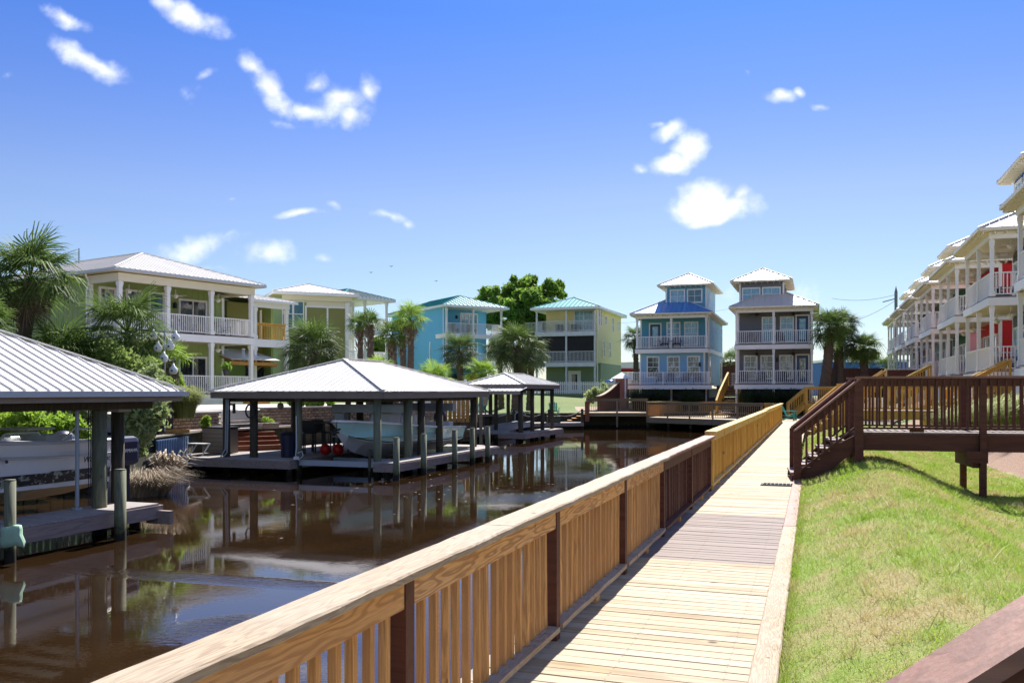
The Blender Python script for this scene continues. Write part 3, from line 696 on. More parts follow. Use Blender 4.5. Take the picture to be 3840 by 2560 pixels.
# ---------------------------------------------------------------- far decks
fd = thing('wooden_deck', 'large weathered deck with railings joining the far end of the boardwalk', 'deck', (0, 0, 0))
P1, P2, P3 = (15.05, 54.3), (9.2, 62.0), (12.6, 69.0)
poly = [(15.32, 52.62), P1, P2, P3, (19.5, 69.5), (23.5, 63), (19.6, 54.2), (17.0, 52.08)]
part('deck_floor', MB().prism(poly, -.044, -.004), M['deck'], fd)
def fascia_run(root, a, b, z, mat, h=.3): part('fascia_board', MB().bar((a[0], a[1], z - h / 2 - .04), (b[0], b[1], z - h / 2 - .04), .05, h), M[mat], root)
OL = ('olive', 'olive', 'olive')
Lr = math.dist(P1, P2)
rail_run(fd, (*P1, 0), (*P2, 0), OL, 1.0, .15, joined=True, posts=[0.01, .2, .4, .6, .8, .99]); fascia_run(fd, P1, P2, 0, 'olive', .34)
rail_run(fd, (*P2, .0), (*P3, .0), ('yelx', 'orangew', 'orangew'), 1.0, .12, joined=True, posts=[.5, .99])
rail_run(fd, (P3[0], P3[1], 0), (18.2, 68.4, 0), YE[:3], .95, .14, joined=True, posts=[.3, .6])
rail_run(fd, (15.5, 52.4, 0), (15.1, 54.3, 0), ('yelx', 'yel', 'yel'), 1.0, .14, joined=True)
for k in range(6):
    f = k / 5; part('support_post', MB().cyl(P1[0] + (P2[0] - P1[0]) * f + .15, P1[1] + (P2[1] - P1[1]) * f + .4, -2.2, -.05, .1), M['dpile'], fd)
ud = thing('wooden_deck', 'raised weathered deck with railing at the back of the canal', 'deck', (0, 0, 0))
part('deck_floor', MB().prism([(5.2, 63.6), (9.9, 63.6), (9.9, 66.5), (5.2, 66.5)], .22, .26), M['deck'], ud)
rail_run(ud, (5.25, 63.65, .26), (9.5, 63.65, .26), OL, .95, .14, joined=True, posts=[.0, .5, .99]); fascia_run(ud, (5.2, 63.6), (9.9, 63.6), .26, 'olive', .22)
part('drop_post', MB().box(7.3, 63.5, -.75, 7.42, 63.6, .3), M['olive'], ud)
part('newel_post', MB().box(5.1, 63.3, -.35, 5.4, 63.5, 1.05), M['redw'], ud)
for k in range(4): part('step', MB().box(3.9 + k * .32, 63.2, -.3 + k * .15, 4.25 + k * .32, 64.3, -.26 + k * .15), M['orangew'], ud)
# low dock with rope railing
rd = thing('wooden_dock', 'low dock with drooping rope railing below the lawn', 'dock', (0, 0, 0))
part('dock_floor', MB().prism([(-3.6, 60.5), (4.9, 63.6), (4.9, 62.0), (-2.6, 58.9)], DOCK - .05, DOCK), M['dock'], rd)
part('fascia_board', MB().bar((-2.6, 58.85, DOCK - .15), (4.9, 61.95, DOCK - .15), .05, .2), M['dockx'], rd)
pr_ = [(-2.4 + 7.2 * f, 59.1 + 2.95 * f) for f in (0, .35, .68, 1)]
for x, y in pr_: part('post', MB().cyl(x, y, -1.8, .55, .09), M['dpile'], rd)
for (a, b), (c, d) in zip(pr_, pr_[1:]):
    part('rope', MB().tube([(a + (c - a) * f / 8, b + (d - b) * f / 8, .5 - .42 * (1 - (f / 4 - 1) ** 2)) for f in range(9)], .03, 5), M['rope'], rd)
part('ladder', MB().tube([(.2, 59.9, -.9), (.2, 59.9, .2), (.35, 60.1, .42), (.5, 60.3, .2)], .03, 6).tube([(.6, 60.05, -.9), (.6, 60.05, .2), (.75, 60.25, .42), (.9, 60.5, .2)], .03, 6), M['alum'], rd)
# ---------------------------------------------------------------- roofs, windows, railings on buildings
def strip_face(root, A, B, inn, half, slope, pw, mat, seam=.04, hipL=True, hipR=True, single=True, name='roof_panel', seamw=.03):
    """one roof plane: eave A->B, rising towards inn (unit, horizontal); hips cut it at 45 degrees at either end"""
    A, B, inn = Vector(A), Vector(B), Vector(inn); e = B - A; L = e.length; e /= L; up = inn + Vector((0, 0, slope)); nr = e.cross(up).normalized()
    if nr.z < 0: nr = -nr
    def top(a):
        v = half
        if hipL: v = min(v, a)
        if hipR: v = min(v, L - a)
        return max(v, 0)
    n = max(1, round(L / pw)); st = L / n; whole = MB()
    for k in range(n):
        a0, a1 = k * st, (k + 1) * st; br = [a1]
        for c in sorted({half if hipL else -1, (L - half) if hipR else -1, L / 2}, reverse=True):
            if a0 + 1e-4 < c < a1 - 1e-4: br.append(c)
        br.append(a0)
        P = lambda a, b_, dz=0: A + e * a + up * b_ + nr * dz
        poly = [P(a0, 0), P(a1, 0)] + [P(a, top(a)) for a in br if top(a) > 1e-3]
        mb = MB() if single else whole
        m = len(poly); lo = [q - nr * .018 for q in poly]
        mb.add(poly + lo, [tuple(range(m)), tuple(range(2 * m - 1, m - 1, -1))] + [(i, m + i, m + (i + 1) % m, (i + 1) % m) for i in range(m)])
        if seam and top(a0) > .05:
            h = top(a0); w_ = seamw / 2
            q = [P(a0 - w_, -.01), P(a0 + w_, -.01), P(a0 + w_ * .6, -.01, seam), P(a0 - w_ * .6, -.01, seam), P(a0 - w_, h), P(a0 + w_, h), P(a0 + w_ * .6, h, seam), P(a0 - w_ * .6, h, seam)]
            mb.add(q, [(0, 1, 2, 3), (7, 6, 5, 4), (0, 4, 5, 1), (1, 5, 6, 2), (2, 6, 7, 3), (3, 7, 4, 0)])
        if single: part(name, mb, mat, root)
    if not single: part(name, whole, mat, root)
def hip_roof(root, x0, y0, x1, y1, ze, slope, pw, mats, seam=.04, vis='frl', fascia=None, fh=.16, soffit=None, capm=None, seamw=.03, hipcap=.13):
    half = min(x1 - x0, y1 - y0) / 2
    mf = lambda k: mats[k] if isinstance(mats, dict) else mats
    F = {'f': ((x0, y0), (x1, y0), (0, 1)), 'r': ((x1, y0), (x1, y1), (-1, 0)), 'b': ((x1, y1), (x0, y1), (0, -1)), 'l': ((x0, y1), (x0, y0), (1, 0))}
    for k, (a, b, i) in F.items():
        strip_face(root, (*a, ze), (*b, ze), (*i, 0), half, slope, pw, mf(k), seam if k in vis else 0, single=k in vis, seamw=seamw, name='roof_panel' if k in vis else 'roof_plane')
    cap = MB(); zt = ze + half * slope + .035
    if y1 - y0 >= x1 - x0: r0, r1 = ((x0 + x1) / 2, y0 + half), ((x0 + x1) / 2, y1 - half)
    else: r0, r1 = (x0 + half, (y0 + y1) / 2), (x1 - half, (y0 + y1) / 2)
    rr = {(x0, y0): r0, (x1, y1): r1}
    if y1 - y0 >= x1 - x0: rr[(x1, y0)] = r0; rr[(x0, y1)] = r1
    else: rr[(x1, y0)] = r1; rr[(x0, y1)] = r0
    for (cx, cy), (rx, ry) in rr.items():
        part('hip_cap', MB().bar((cx, cy, ze + .035), (rx, ry, zt), hipcap, .03), capm or mf('f'), root)
    if math.dist(r0, r1) > .1: part('ridge_cap', MB().bar((*r0, zt + .01), (*r1, zt + .01), hipcap * 1.3, .03), capm or mf('f'), root)
    if fascia:
        for n_, a, b in (('f', (x0, y0), (x1, y0)), ('r', (x1, y0), (x1, y1)), ('b', (x1, y1), (x0, y1)), ('l', (x0, y1), (x0, y0))):
            part('fascia_board', MB().bar((*a, ze - fh / 2 - .02), (*b, ze - fh / 2 - .02), .05, fh), fascia, root)
    if soffit: part('soffit', MB().box(x0 + .05, y0 + .05, ze - fh - .01, x1 - .05, y1 - .05, ze - fh + .02), soffit, root)
    return half
def window(root, x, y, z, w_, h, face='f', pane='g_blue', style='dh', trim=.1, door=None, frame='white'):
    """window or door on a wall facing -y (f), +x (r) or -x (l); x,y,z = lower centre on the wall plane"""
    rz = {'f': 0, 'r': R(90), 'l': R(-90)}[face]
    key = ('win', round(w_, 2), round(h, 2), style, trim, frame, door)
    def f():
        mb = MB(); d = .07
        mb.box(-w_ / 2 - trim, -d, -trim, -w_ / 2, .0, h + trim).box(w_ / 2, -d, -trim, w_ / 2 + trim, 0, h + trim)
        mb.box(-w_ / 2, -d, h, w_ / 2, 0, h + trim)
        if style != 'door': mb.box(-w_ / 2, -d, -trim, w_ / 2, 0, 0)
        if style in ('dh', 'dh4'): mb.box(-w_ / 2, -.055, h * .5 - .03, w_ / 2, -.02, h * .5 + .03)
        if style in ('dh4',):
            mb.box(-.015, -.05, h * .53, .015, -.02, h); mb.box(-w_ / 2, -.048, h * .75 - .015, w_ / 2, -.02, h * .75 + .015)
        if style == 'sq': mb.box(-.015, -.05, 0, .015, -.02, h); mb.box(-w_ / 2, -.048, h * .5 - .015, w_ / 2, -.02, h * .5 + .015)
        if style == 'slide': mb.box(-.04, -.06, 0, .04, -.02, h); mb.box(-w_ / 2, -.05, 0, w_ / 2, -.02, .06)
        if style == 'french':
            mb.box(-.05, -.06, 0, .05, -.02, h); mb.box(-w_ / 2, -.05, 0, w_ / 2, -.02, .25)
            for s_ in (-1, 1):
                mb.box(s_ * w_ / 4 - .012, -.05, .25, s_ * w_ / 4 + .012, -.02, h)
                for q in (1, 2, 3): mb.box(min(0, s_ * w_ / 2), -.048, .25 + (h - .25) * q / 4 - .01, max(0, s_ * w_ / 2), -.02, .25 + (h - .25) * q / 4 + .01)
        return mb.mesh('window_frame', M[frame])
    nm = 'door' if style in ('door', 'slide', 'french') else 'window'
    fr = link(nm, cm(key, f), root, (x, y, z), (0, 0, rz))
    if style == 'door':
        link('door_leaf', cm(('leaf', w_, h, door), lambda: MB().box(-w_ / 2, -.04, 0, w_ / 2, -.005, h).mesh('leaf', M[door])), fr)
        link('pane', cm(('dp', w_, h, pane), lambda: MB().box(-w_ * .27, -.05, h * .16, w_ * .27, -.04, h * .9).mesh('pane', M[pane])), fr)
    else:
        link('pane', cm(('pane', w_, h, pane), lambda: MB().box(-w_ / 2, -.022, 0, w_ / 2, -.01, h).mesh('pane', M[pane])), fr)
    return fr
def lap_box(x0, y0, x1, y1, z0, z1, pitch=.16, out=.02, faces='frlb'):
    mb = MB(); n = max(1, int((z1 - z0) / pitch)); p = (z1 - z0) / n
    S_ = {'f': ((x0, y0), (x1, y0), (0, -1)), 'r': ((x1, y0), (x1, y1), (1, 0)), 'b': ((x1, y1), (x0, y1), (0, 1)), 'l': ((x0, y1), (x0, y0), (-1, 0))}
    for k in faces:
        a, b, o = S_[k]
        for q in range(n):
            za, zb = z0 + q * p, z0 + (q + 1) * p; ox, oy = o[0] * out, o[1] * out
            mb.add([(a[0] + ox, a[1] + oy, za), (b[0] + ox, b[1] + oy, za), (b[0], b[1], zb), (a[0], a[1], zb), (a[0], a[1], za), (b[0], b[1], za)], [(0, 1, 2, 3), (4, 5, 1, 0)])
    return mb
def column(root, x, y, z0, z1, mat='white', r=.07):
    def f():
        h = z1 - z0; mb = MB().box(-r, -r, .0, r, r, h); mb.box(-r * 1.4, -r * 1.4, 0, r * 1.4, r * 1.4, .22).box(-r * 1.35, -r * 1.35, h - .2, r * 1.35, r * 1.35, h - .04).box(-r * 1.15, -r * 1.15, h - .3, r * 1.15, r * 1.15, h - .2)
        return mb.mesh('column', M[mat])
    return link('column', cm(('col', mat, r, round(z1 - z0, 2)), f), root, (x, y, z0))
def guard(root, p, q, h=.95, mat='white', sp=.13, bal=.036, gap=.09):
    """white balustrade: handrail, foot rail and (far too fine to part) joined balusters"""
    p, q = Vector(p), Vector(q); u = (q - p).normalized(); up = Vector((0, 0, 1))
    g_ = part('guard_rail', MB().bar(p + up * h, q + up * h, .08, .05).bar(p + up * gap, q + up * gap, .05, .05), M[mat], root)
    n = max(1, int((q - p).length / sp)); j = MB()
    for k in range(n):
        c = p + (q - p) * (k + .5) / n; j.box(c.x - bal / 2, c.y - bal / 2, c.z + gap, c.x + bal / 2, c.y + bal / 2, c.z + h)
    part('balusters', j, M[mat], g_, kind='stuff')
def lantern(root, x, y, z, face='f'):
    rz = {'f': 0, 'r': R(90), 'l': R(-90)}[face]
    link('wall_lantern', cm('lan', lambda: MB().box(-.03, -.03, -.1, .03, 0, .1).box(-.08, -.22, -.16, .08, -.06, -.13).box(-.075, -.215, -.13, .075, -.065, .1).box(-.1, -.24, .1, .1, -.04, .13).box(-.03, -.17, .13, .03, -.11, .2).mesh('lantern', M['black'])), root, (x, y, z), (0, 0, rz))
def ceiling_fan(root, x, y, z, mat='white'):
    def f():
        mb = MB().cyl(0, 0, -.25, 0, .02, 6).lathe([(.0, -.5), (.1, -.46), (.14, -.38), (.12, -.3), (.05, -.25)], 10)
        for k in range(5):
            a = k * 1.2566; mb.bar((.12 * math.cos(a), .12 * math.sin(a), -.33), (.62 * math.cos(a), .62 * math.sin(a), -.33), .13, .012)
        return mb.mesh('fan', M[mat])
    link('ceiling_fan', cm(('fan', mat), f), root, (x, y, z), (0, 0, rnd.uniform(0, 1)))

# ---------------------------------------------------------------- lap-sided cottage with porches and tower (used for both canal-end houses and the row)
def tower_part(r, tower, tw, ze, zt, slope, rp, mroof, vis):
    Wm = M['white']
    tx0, tx1, ty0, ty1 = tower
    part('tower_siding', lap_box(tx0, ty0, tx1, ty1, ze - .1, zt - .12, .17), M[tw], r)
    tr = MB()
    for x in (tx0 - .02, tx1 - .1): tr.box(x, ty0 - .03, ze, x + .12, ty0 + .1, zt - .13); tr.box(x, ty1 - .1, ze, x + .12, ty1 + .03, zt - .13)
    part('corner_board', tr, Wm, r)
    hip_roof(r, tx0 - .62, ty0 - .62, tx1 + .62, ty1 + .62, zt, slope * 1.02, rp, mroof, vis=vis, fascia=M['cream'], fh=.1, soffit=M['cream'])
    ra = MB()
    for k in range(int((tx1 - tx0 + 1) / .42)): x = tx0 - .5 + k * .42; ra.box(x, ty0 - .55, zt - .2, x + .05, ty0, zt - .12)
    for k in range(int((ty1 - ty0 + 1) / .42)):
        y = ty0 - .5 + k * .42; ra.box(tx0 - .55, y, zt - .2, tx0, y + .05, zt - .12); ra.box(tx1, y, zt - .2, tx1 + .55, y + .05, zt - .12)
    part('rafter_tails', ra, M['cream'], r, kind='stuff')
def cottage(label, loc, rz, W, L, zg, z1, z2, ze, zt, tower, wall, wall2, side=None, roof='metal', troof=None, wins=(), wins_low=(), ncol=3, pd=1.8, low='porch', group=None, twall=None, frontroof=None, vis='frl', sidewins=(), detail=True, slope=.5, rp=.42, fans=True, name='cottage', zfront=None, notower=False):
    r = thing(name, label, 'house', loc, rz, group); Wm = M['white']
    mt = M[roof]; ft = M[frontroof] if frontroof else mt
    side = side or wall
    part('foundation_wall', MB().box(.15, pd + .1, zg, W - .15, L - .1, z1 - .3), M['dark'], r)
    # walls: front wall is recessed behind the porch
    for (za, zb, wl) in ((z1, z2 - .25, wall2), (z2, ze - .2, wall)):
        part('siding', lap_box(.06, pd, W - .06, L, za, zb, .17, faces='frlb' if side == wl else 'f'), M[wl], r)
        if side != wl: part('siding', lap_box(.06, pd + .01, W - .06, L, za, zb, .17, faces='rlb'), M[side], r)
        tr = MB()
        for x in (0.0, W - .12): tr.box(x, pd - .03, za, x + .12, pd + .12, zb); tr.box(x, L - .1, za, x + .12, L + .03, zb)
        part('corner_board', tr, Wm, r)
    part('band_board', MB().box(-.03, pd - .02, z2 - .3, .05, L + .02, z2 + .02).box(W - .05, pd - .02, z2 - .3, W + .03, L + .02, z2 + .02), Wm, r)
    # porch floors and beams
    for z in (z1, z2):
        part('porch_floor', MB().box(-.05, -.12, z - .06, W + .05, pd, z), M['dockx'], r)
        part('porch_beam', MB().box(-.1, -.17, z - .38, W + .1, -.1, z - .065).box(-.1, -.1, z - .38, -.03, pd, z - .065).box(W + .03, -.1, z - .38, W + .1, pd, z - .065), Wm, r)
        part('porch_ceiling', MB().box(0, -.05, z - .33, W, pd, z - .30), M['cream'] if z > z1 else Wm, r)
    part('porch_beam', MB().box(-.08, -.12, ze - .42, W + .08, -.03, ze - .13).box(-.08, -.03, ze - .42, 0, pd, ze - .13).box(W, -.03, ze - .42, W + .08, pd, ze - .13), Wm, r)
    xs = [.05 + (W - .1) * k / (ncol - 1) for k in range(ncol)]
    for z, zz in ((z1, z2 - .38), (z2, ze - .42)):
        if z == z1 and low != 'porch': continue
        for x in xs: column(r, x, 0, z, zz)
        for yy in ([pd / 2] if detail and pd > 2.2 else []):
            for x in (xs[0], xs[-1]): column(r, x, yy, z, zz)
    for z in (z1, z2):
        if z == z1 and low != 'porch': continue
        for a, b in zip(xs, xs[1:]): guard(r, (a + .08, 0, z), (b - .08, 0, z))
        for x in (xs[0], xs[-1]): guard(r, (x, .08, z), (x, pd - .05, z))
    for x in (0.05, W / 2, W - .05): part('porch_post', MB().box(x - .07, -.06, zg - .6, x + .07, .08, z1 - .37), Wm, r)
    # roof
    oh = .45
    mats = {'f': ft, 'r': mt, 'l': mt, 'b': mt}
    hip_roof(r, -oh, -oh - .1, W + oh, L + oh, ze, slope, rp, mats, vis=vis, fascia=M['cream'], fh=.11, soffit=M['cream'], capm=mt)
    ra = MB()
    for k in range(int((W + .8) / .42)): x = -.4 + k * .42; ra.box(x, -oh - .02, ze - .24, x + .05, -.1, ze - .13)
    for k in range(int((L + .8) / .42)):
        y = -.4 + k * .42; ra.box(-oh + .06, y, ze - .24, 0, y + .05, ze - .13); ra.box(W, y, ze - .24, W + oh - .06, y + .05, ze - .13)
    part('rafter_tails', ra, M['cream'], r, kind='stuff')
    # tower
    if not notower: tower_part(r, tower, twall or wall, ze, zt, slope, rp, M[troof or roof], vis)
    for wd_ in wins: window(r, *wd_)
    if fans:
        for x in (W * .27, W * .75):
            for z in (z2 - .33, ze - .15): ceiling_fan(r, x, pd * .5, z, 'dark' if not group else 'white')
    return r
W2 = lambda x, z, pane='g_blue', y=1.8, st='dh4', w_=.95, h=1.75: (x, y - .0, z, w_, h, 'f', pane, st)
# light blue cottage
lb = cottage('light blue lap sided house with tower, left of the charcoal one', (10.15, 73.9, 0), R(-18.5), 5.65, 12.6, .4, 2.3, 5.22, 8.05, 10.45, (2.15, 5.45, 1.5, 8.0), 'lap_teal', 'lap_blue', side='lap_blue_lit', twall='lap_teal', frontroof='metal_blue_sky', low='deck', pd=1.7, fans=False,  # pale side and blue front roof carry painted light
    wins=[(1.25, 1.7, 5.25, .85, 2.05, 'f', 'g_blue', 'door', .1, 'door_blue'), W2(2.75, 5.6, 'g_blue', 1.7), W2(4.2, 5.6, 'g_blue', 1.7), W2(3.1, 9.05, 'g_blue', 1.5, 'sq', 1.05, .95), W2(4.5, 9.05, 'g_teal', 1.5, 'sq', 1.05, .95), (5.45, 3.2, 8.9, .5, 1.35, 'r', 'g_blue', 'dh')])
# its ground storey stands forward to the porch line
part('siding', lap_box(.25, .35, 5.4, 1.75, 2.3, 4.9, .17, faces='frl'), M['lap_blue'], lb)
part('corner_board', MB().box(.2, .3, 2.3, .32, .42, 4.9).box(5.33, .3, 2.3, 5.46, .42, 4.9), M['white'], lb)
for x in (1.3, 2.95, 4.55): window(lb, x, .35, 2.95, .85, 1.55, 'f', 'g_refl', 'dh4')
lantern(lb, 5.05, .35, 3.9)
part('siding', lap_box(5.585, 1.72, 5.60, 12.6, 2.3, 7.85, .17, faces='r'), M['lap_blue_lit'], lb)
part('siding', lap_box(5.46, 1.5, 5.463, 8.0, 7.95, 10.3, .17, faces='r'), M['lap_blue_lit'], lb)  # paler right wall and tower side: lit look painted in
window(lb, 5.6, 2.4, 2.6, .7, 1.9, 'r', 'g_dark', 'door', .1, 'white'); window(lb, 5.6, 11, 2.6, .9, 1.9, 'r', 'g_dark', 'door', .1, 'white')
part('deck_floor', MB().box(-.5, -1.6, 2.22, 6.2, .3, 2.3), M['dockx'], lb); part('porch_beam', MB().box(-.55, -1.66, 1.93, 6.2, -1.6, 2.24), M['white'], lb)
guard(lb, (-.45, -1.55, 2.3), (6.1, -1.55, 2.3)); guard(lb, (-.45, -1.5, 2.3), (-.45, .25, 2.3))
for x in (-.4, 2.4, 5.9): part('porch_post', MB().box(x - .07, -1.6, -.6, x + .07, -1.46, 1.95), M['dark'], lb); part('post', MB().box(x - .05, -1.6, 2.3, x + .05, -1.5, 3.3), M['white'], lb)
# charcoal cottage
gr = cottage('charcoal lap sided house with navy doors and pale tin tower roof', (16.45, 66.65, 0), R(-18.5), 5.35, 13, .4, 2.3, 5.2, 7.92, 9.98, (.15, 3.35, 1.5, 7.5), 'lap_grey', 'lap_grey', side='lap_grey_lit', roof='metal_tan', twall='lap_grey', pd=1.7,  # paler side wall has its light painted in
    wins=[(4.65, 1.7, 5.25, .8, 2.05, 'f', 'g_blue', 'door', .1, 'door_blue'), W2(2.25, 5.5, 'g_blue', 1.7, 'dh4', .8, 1.7), W2(3.55, 5.5, 'g_blue', 1.7, 'dh4', .8, 1.7), (4.65, 1.7, 2.35, .8, 2.05, 'f', 'g_refl', 'door', .1, 'door_blue'), W2(.95, 2.75, 'g_refl', 1.7, 'dh4', .8, 1.6), W2(2.15, 2.75, 'g_refl', 1.7, 'dh4', .8, 1.6), W2(3.5, 2.75, 'g_refl', 1.7, 'dh4', .8, 1.6),
          W2(1.0, 8.55, 'g_blue', 1.5, 'sq', 1.15, .85), W2(2.45, 8.55, 'g_blue', 1.5, 'sq', 1.15, .85)])
for y in (2.6, 4.3): window(gr, 5.3, y, 2.6, .6, 1.6, 'r', 'g_refl', 'dh'); window(gr, 5.3, y, 5.6, .6, 1.5, 'r', 'g_blue', 'dh')
lantern(gr, 2.85, 1.7, 4.1)
# the row on the right
ROWC = [('slate grey row house with a bright blue tower near the right edge', 'lap_slate', 'lap_slate', 'blue_panel', 41.0 - .2),
        ('red row house with white porches, second complete one from the right', 'lap_red', 'lap_red', 'lap_red', 50.2),
        ('green and pink row house behind the red one', 'lap_green', 'lap_green', 'lap_mint', 59.8),
        ('pale mint row house fourth along the row', 'lap_mint', 'lap_slate', 'lap_mint', 69.2),
        ('dark red row house fifth along the row', 'lap_dkred', 'lap_dkred', 'lap_mint', 78.6),
        ('small far row house at the left end of the white porched row', 'lap_slate', 'lap_slate', 'lap_dkred', 87.8),
        ('grey row house cut off by the right edge, closest to the camera', 'lap_slate', 'lap_slate', 'lap_slate', 29.4)]
def rowwins(W):
    o = []
    for z in (2.65, 5.6):
        for x, p_, st in ((W - .95, 'g_dark', 'dh'), (W - 2.3, 'g_dark', 'dh'), (W / 2 - .6, 'g_refl', 'dh'), (.9, 'g_blue', 'dh')): o.append((x, 1.9, z + .15, .85, 1.75, 'f', p_, st))
    for x in (2.3, 3.9): o.append((x, 1.5, 9.0, 1.1, 1.0, 'f', 'g_teal', 'sq'))
    return o
for k, (lbl, c1, c2, tc, s0) in enumerate(ROWC):
    loc = bw(6.83, s0 + 6.2)
    o = cottage(lbl, loc, math.atan2(-CS, -SN), 6.2, 9, 1.2, 2.6, 5.58, 8.3, 11.5 if k == 0 else 10.55, (.35, 4.4, 1.9, 7) if k == 0 else (1.3, 4.9, 1.5, 6.5), c2, c1, twall=tc, roof='metal', pd=1.9, notower=k in (1, 6), wins=[q for q in rowwins(6.2) if q[2] < 8 or k not in (1, 6)], group='white porched houses in the row on the right', vis='fr', fans=k in (0, 1, 2, 3), name='row_house', side='lap_pink' if k == 2 else None)
    if k == 0:
        for x in (1.4, 3.3): window(o, x, 1.9, 9.7, 1.3, 1.35, 'f', 'g_blue', 'sq')
    part('skirt_board', MB().box(-.1, -.15, .8, 6.3, -.11, 2.25).box(6.26, -.1, .8, 6.3, 1.9, 2.25), M['white'], o)
    if k in (0, 6): window(o, 6.14, 3.4, 5.7, .9, 1.6, 'r', 'g_dark', 'dh')
# yellow stairs up to the row porches
for lbl, s0, x0_, dz0 in (('yellow pine stairs rising to the porch of the slate grey row house', 39.6, 5.1, -.25), ('yellow pine stairs rising to the porch of the green row house', 57.6, 4.3, .05)):
    x, y, _z = bw(x0_, s0); st_ = thing('porch_stairs', lbl, 'stairs', (x, y, 0), -TH)
    for yy in (0, 1.2): rail_run(st_, (0, yy, dz0 + 1.1), (2.2, yy, dz0 + 2.3), YE[:3], .95, .14, joined=True, posts=(.02, .98))
    for k in range(7): part('step', MB().box(k * .32, .03, dz0 + 1.15 + k * .16, k * .32 + .33, 1.17, dz0 + 1.19 + k * .16), M['olive'], st_)
    part('stringer', MB().bar((0, 0, dz0 + .95), (2.2, 0, dz0 + 2.15), .05, .28).bar((0, 1.2, dz0 + .95), (2.2, 1.2, dz0 + 2.15), .05, .28), M['olive'], st_)

# stairs between the two cottages
cs = thing('porch_stairs', 'bright yellow stairs between the light blue and the charcoal houses', 'stairs', (15.6, 68.2, 0), R(-24))
for xx in (0, 1.5):
    rail_run(cs, (xx, 0, .75), (xx, 3.4, 2.2), YE[:3], 1.0, .10, joined=True, posts=(.02, .5, .98), balw=.07)
    rail_run(cs, (xx, -1.1, .1), (xx, 0, .75), YE[:3], 1.0, .10, joined=True, posts=(.02,), balw=.09)
for k in range(11): part('step', MB().box(.05, -1.0 + k * .4, .15 + k * .185, 1.45, -.62 + k * .4, .19 + k * .185), M['olive'], cs)
part('landing_step', MB().box(-.4, -1.9, .02, 2.0, -1.0, .14), M['yel'], cs)
br_ = thing('walkway_deck', 'wooden walkway between the light blue and charcoal houses', 'deck', (0, 0, 0))
part('deck_floor', MB().prism([(15.9, 71.4), (18.2, 70.6), (20.5, 78), (18.3, 78.7)], 2.12, 2.2), M['dock'], br_)
for k in range(5): part('step', MB().box(17.6 + k * .1, 74.6 + k * .4, 2.25 + k * .22, 19.3 + k * .1, 75 + k * .4, 2.3 + k * .22), M['dock'], br_)
guard(br_, (17.15, 70.9, 2.2), (18.2, 70.6, 2.2))

# ---------------------------------------------------------------- green board-and-batten house on the left bank
gh = thing('house', 'large sage green board and batten house with two white porches', 'house', (-20.3, 46.8, 0), R(56.3))
HW, HD, PD = 8.65, 15.5, 2.6; f1, f2, ez = 1.62, 4.97, 8.08
part('foundation_wall', MB().box(0, PD, .9, HW, HD, f1), M['white_block'], gh)
for za, zb, m_ in ((f1, f2 - .3, 'green_board'), (f2 - .3, ez - .2, 'green_board')): part('wall', MB().box(0, PD, za, HW, HD, zb), M[m_], gh)
bat = MB(); bt = cm('bat', lambda: MB().box(-.022, -.02, 0, .022, 0, 1).mesh('batten', M['green_board']))
for za, zb in ((f1, f2 - .42), (f2, ez - .3)):
    for k in range(int(HW / .41)): link('batten', bt, gh, (.3 + k * .41, PD, za), scale=(1, 1, zb - za))
for k in range(int((HD - PD) / .45)): link('batten', bt, gh, (0, PD + .3 + k * .45, f1), (0, 0, R(-90)), scale=(1, 1, ez - .4 - f1))
part('corner_board', MB().box(-.04, PD - .06, f1, .16, PD + .1, ez - .2).box(HW - .14, PD - .06, f1, HW + .04, PD + .1, ez - .2), M['white'], gh)
part('downpipe', MB().tube([(-.45, PD - .3, ez - .1), (-.1, PD - .1, ez - .6), (-.12, PD + .1, ez - .9), (-.12, PD + .1, 1.2)], .05, 6), M['white'], gh)
for z in (f1, f2):
    part('porch_floor', MB().box(-.08, -.1, z - .1, HW + .08, PD, z), M['deckb'], gh)
    part('porch_beam', MB().box(-.1, -.14, z - .45, HW + .1, -.1, z - .06).box(-.14, -.1, z - .45, -.1, PD, z - .06).box(HW + .1, -.1, z - .45, HW + .14, PD, z - .06), M['white'], gh)
part('porch_ceiling', MB().box(-.05, -.05, f2 - .44, HW + .05, PD, f2 - .40), M['creamceil'], gh)
part('porch_beam', MB().box(-.12, -.14, ez - .62, HW + .12, .1, ez - .2).box(-.12, .1, ez - .62, .12, PD, ez - .2).box(HW - .12, .1, ez - .62, HW + .12, PD, ez - .2), M['cream'], gh)
part('skirt_board', MB().box(-.1, -.12, 1.0, HW + .1, -.06, f1 - .44).box(HW + .04, -.06, 1.0, HW + .1, PD, f1 - .44), M['white'], gh)
hip_roof(gh, -.6, -.6, HW + .6, HD + .6, ez, .345, .30, M['metal_grey'], vis='fl', fascia=M['gutter'], fh=.14, soffit=M['creamceil'], capm=M['metal'], seam=.03)
part('vent_pipe', MB().cyl(3.5, 9.5, 9.3, 10.4, .05), M['alum'], gh)
for z, zz in ((f1, f2 - .45), (f2, ez - .62)):
    for k in range(4): column(gh, .05 + (HW - .1) * k / 3, 0, z, zz, r=.1)
    for k in range(3): guard(gh, (.05 + (HW - .1) * k / 3 + .1, 0, z), (.05 + (HW - .1) * (k + 1) / 3 - .1, 0, z), 1.0, sp=.125)
    for x in (.05, HW - .05): guard(gh, (x, .1, z), (x, PD - .05, z), 1.0, sp=.125)
    for k in range(3): ceiling_fan(gh, 1.45 + k * 2.9, 1.3, zz + .02)
for x, p_ in ((1.35, 'g_refl'), (2.95, 'g_refl'), (4.35, 'g_teal')): window(gh, x - .35, PD, f2 + .55, .78, 1.75, 'f', p_, 'dh', .13)
window(gh, 6.45, PD, f2 + .03, 1.75, 2.05, 'f', 'g_dark', 'slide', .12)
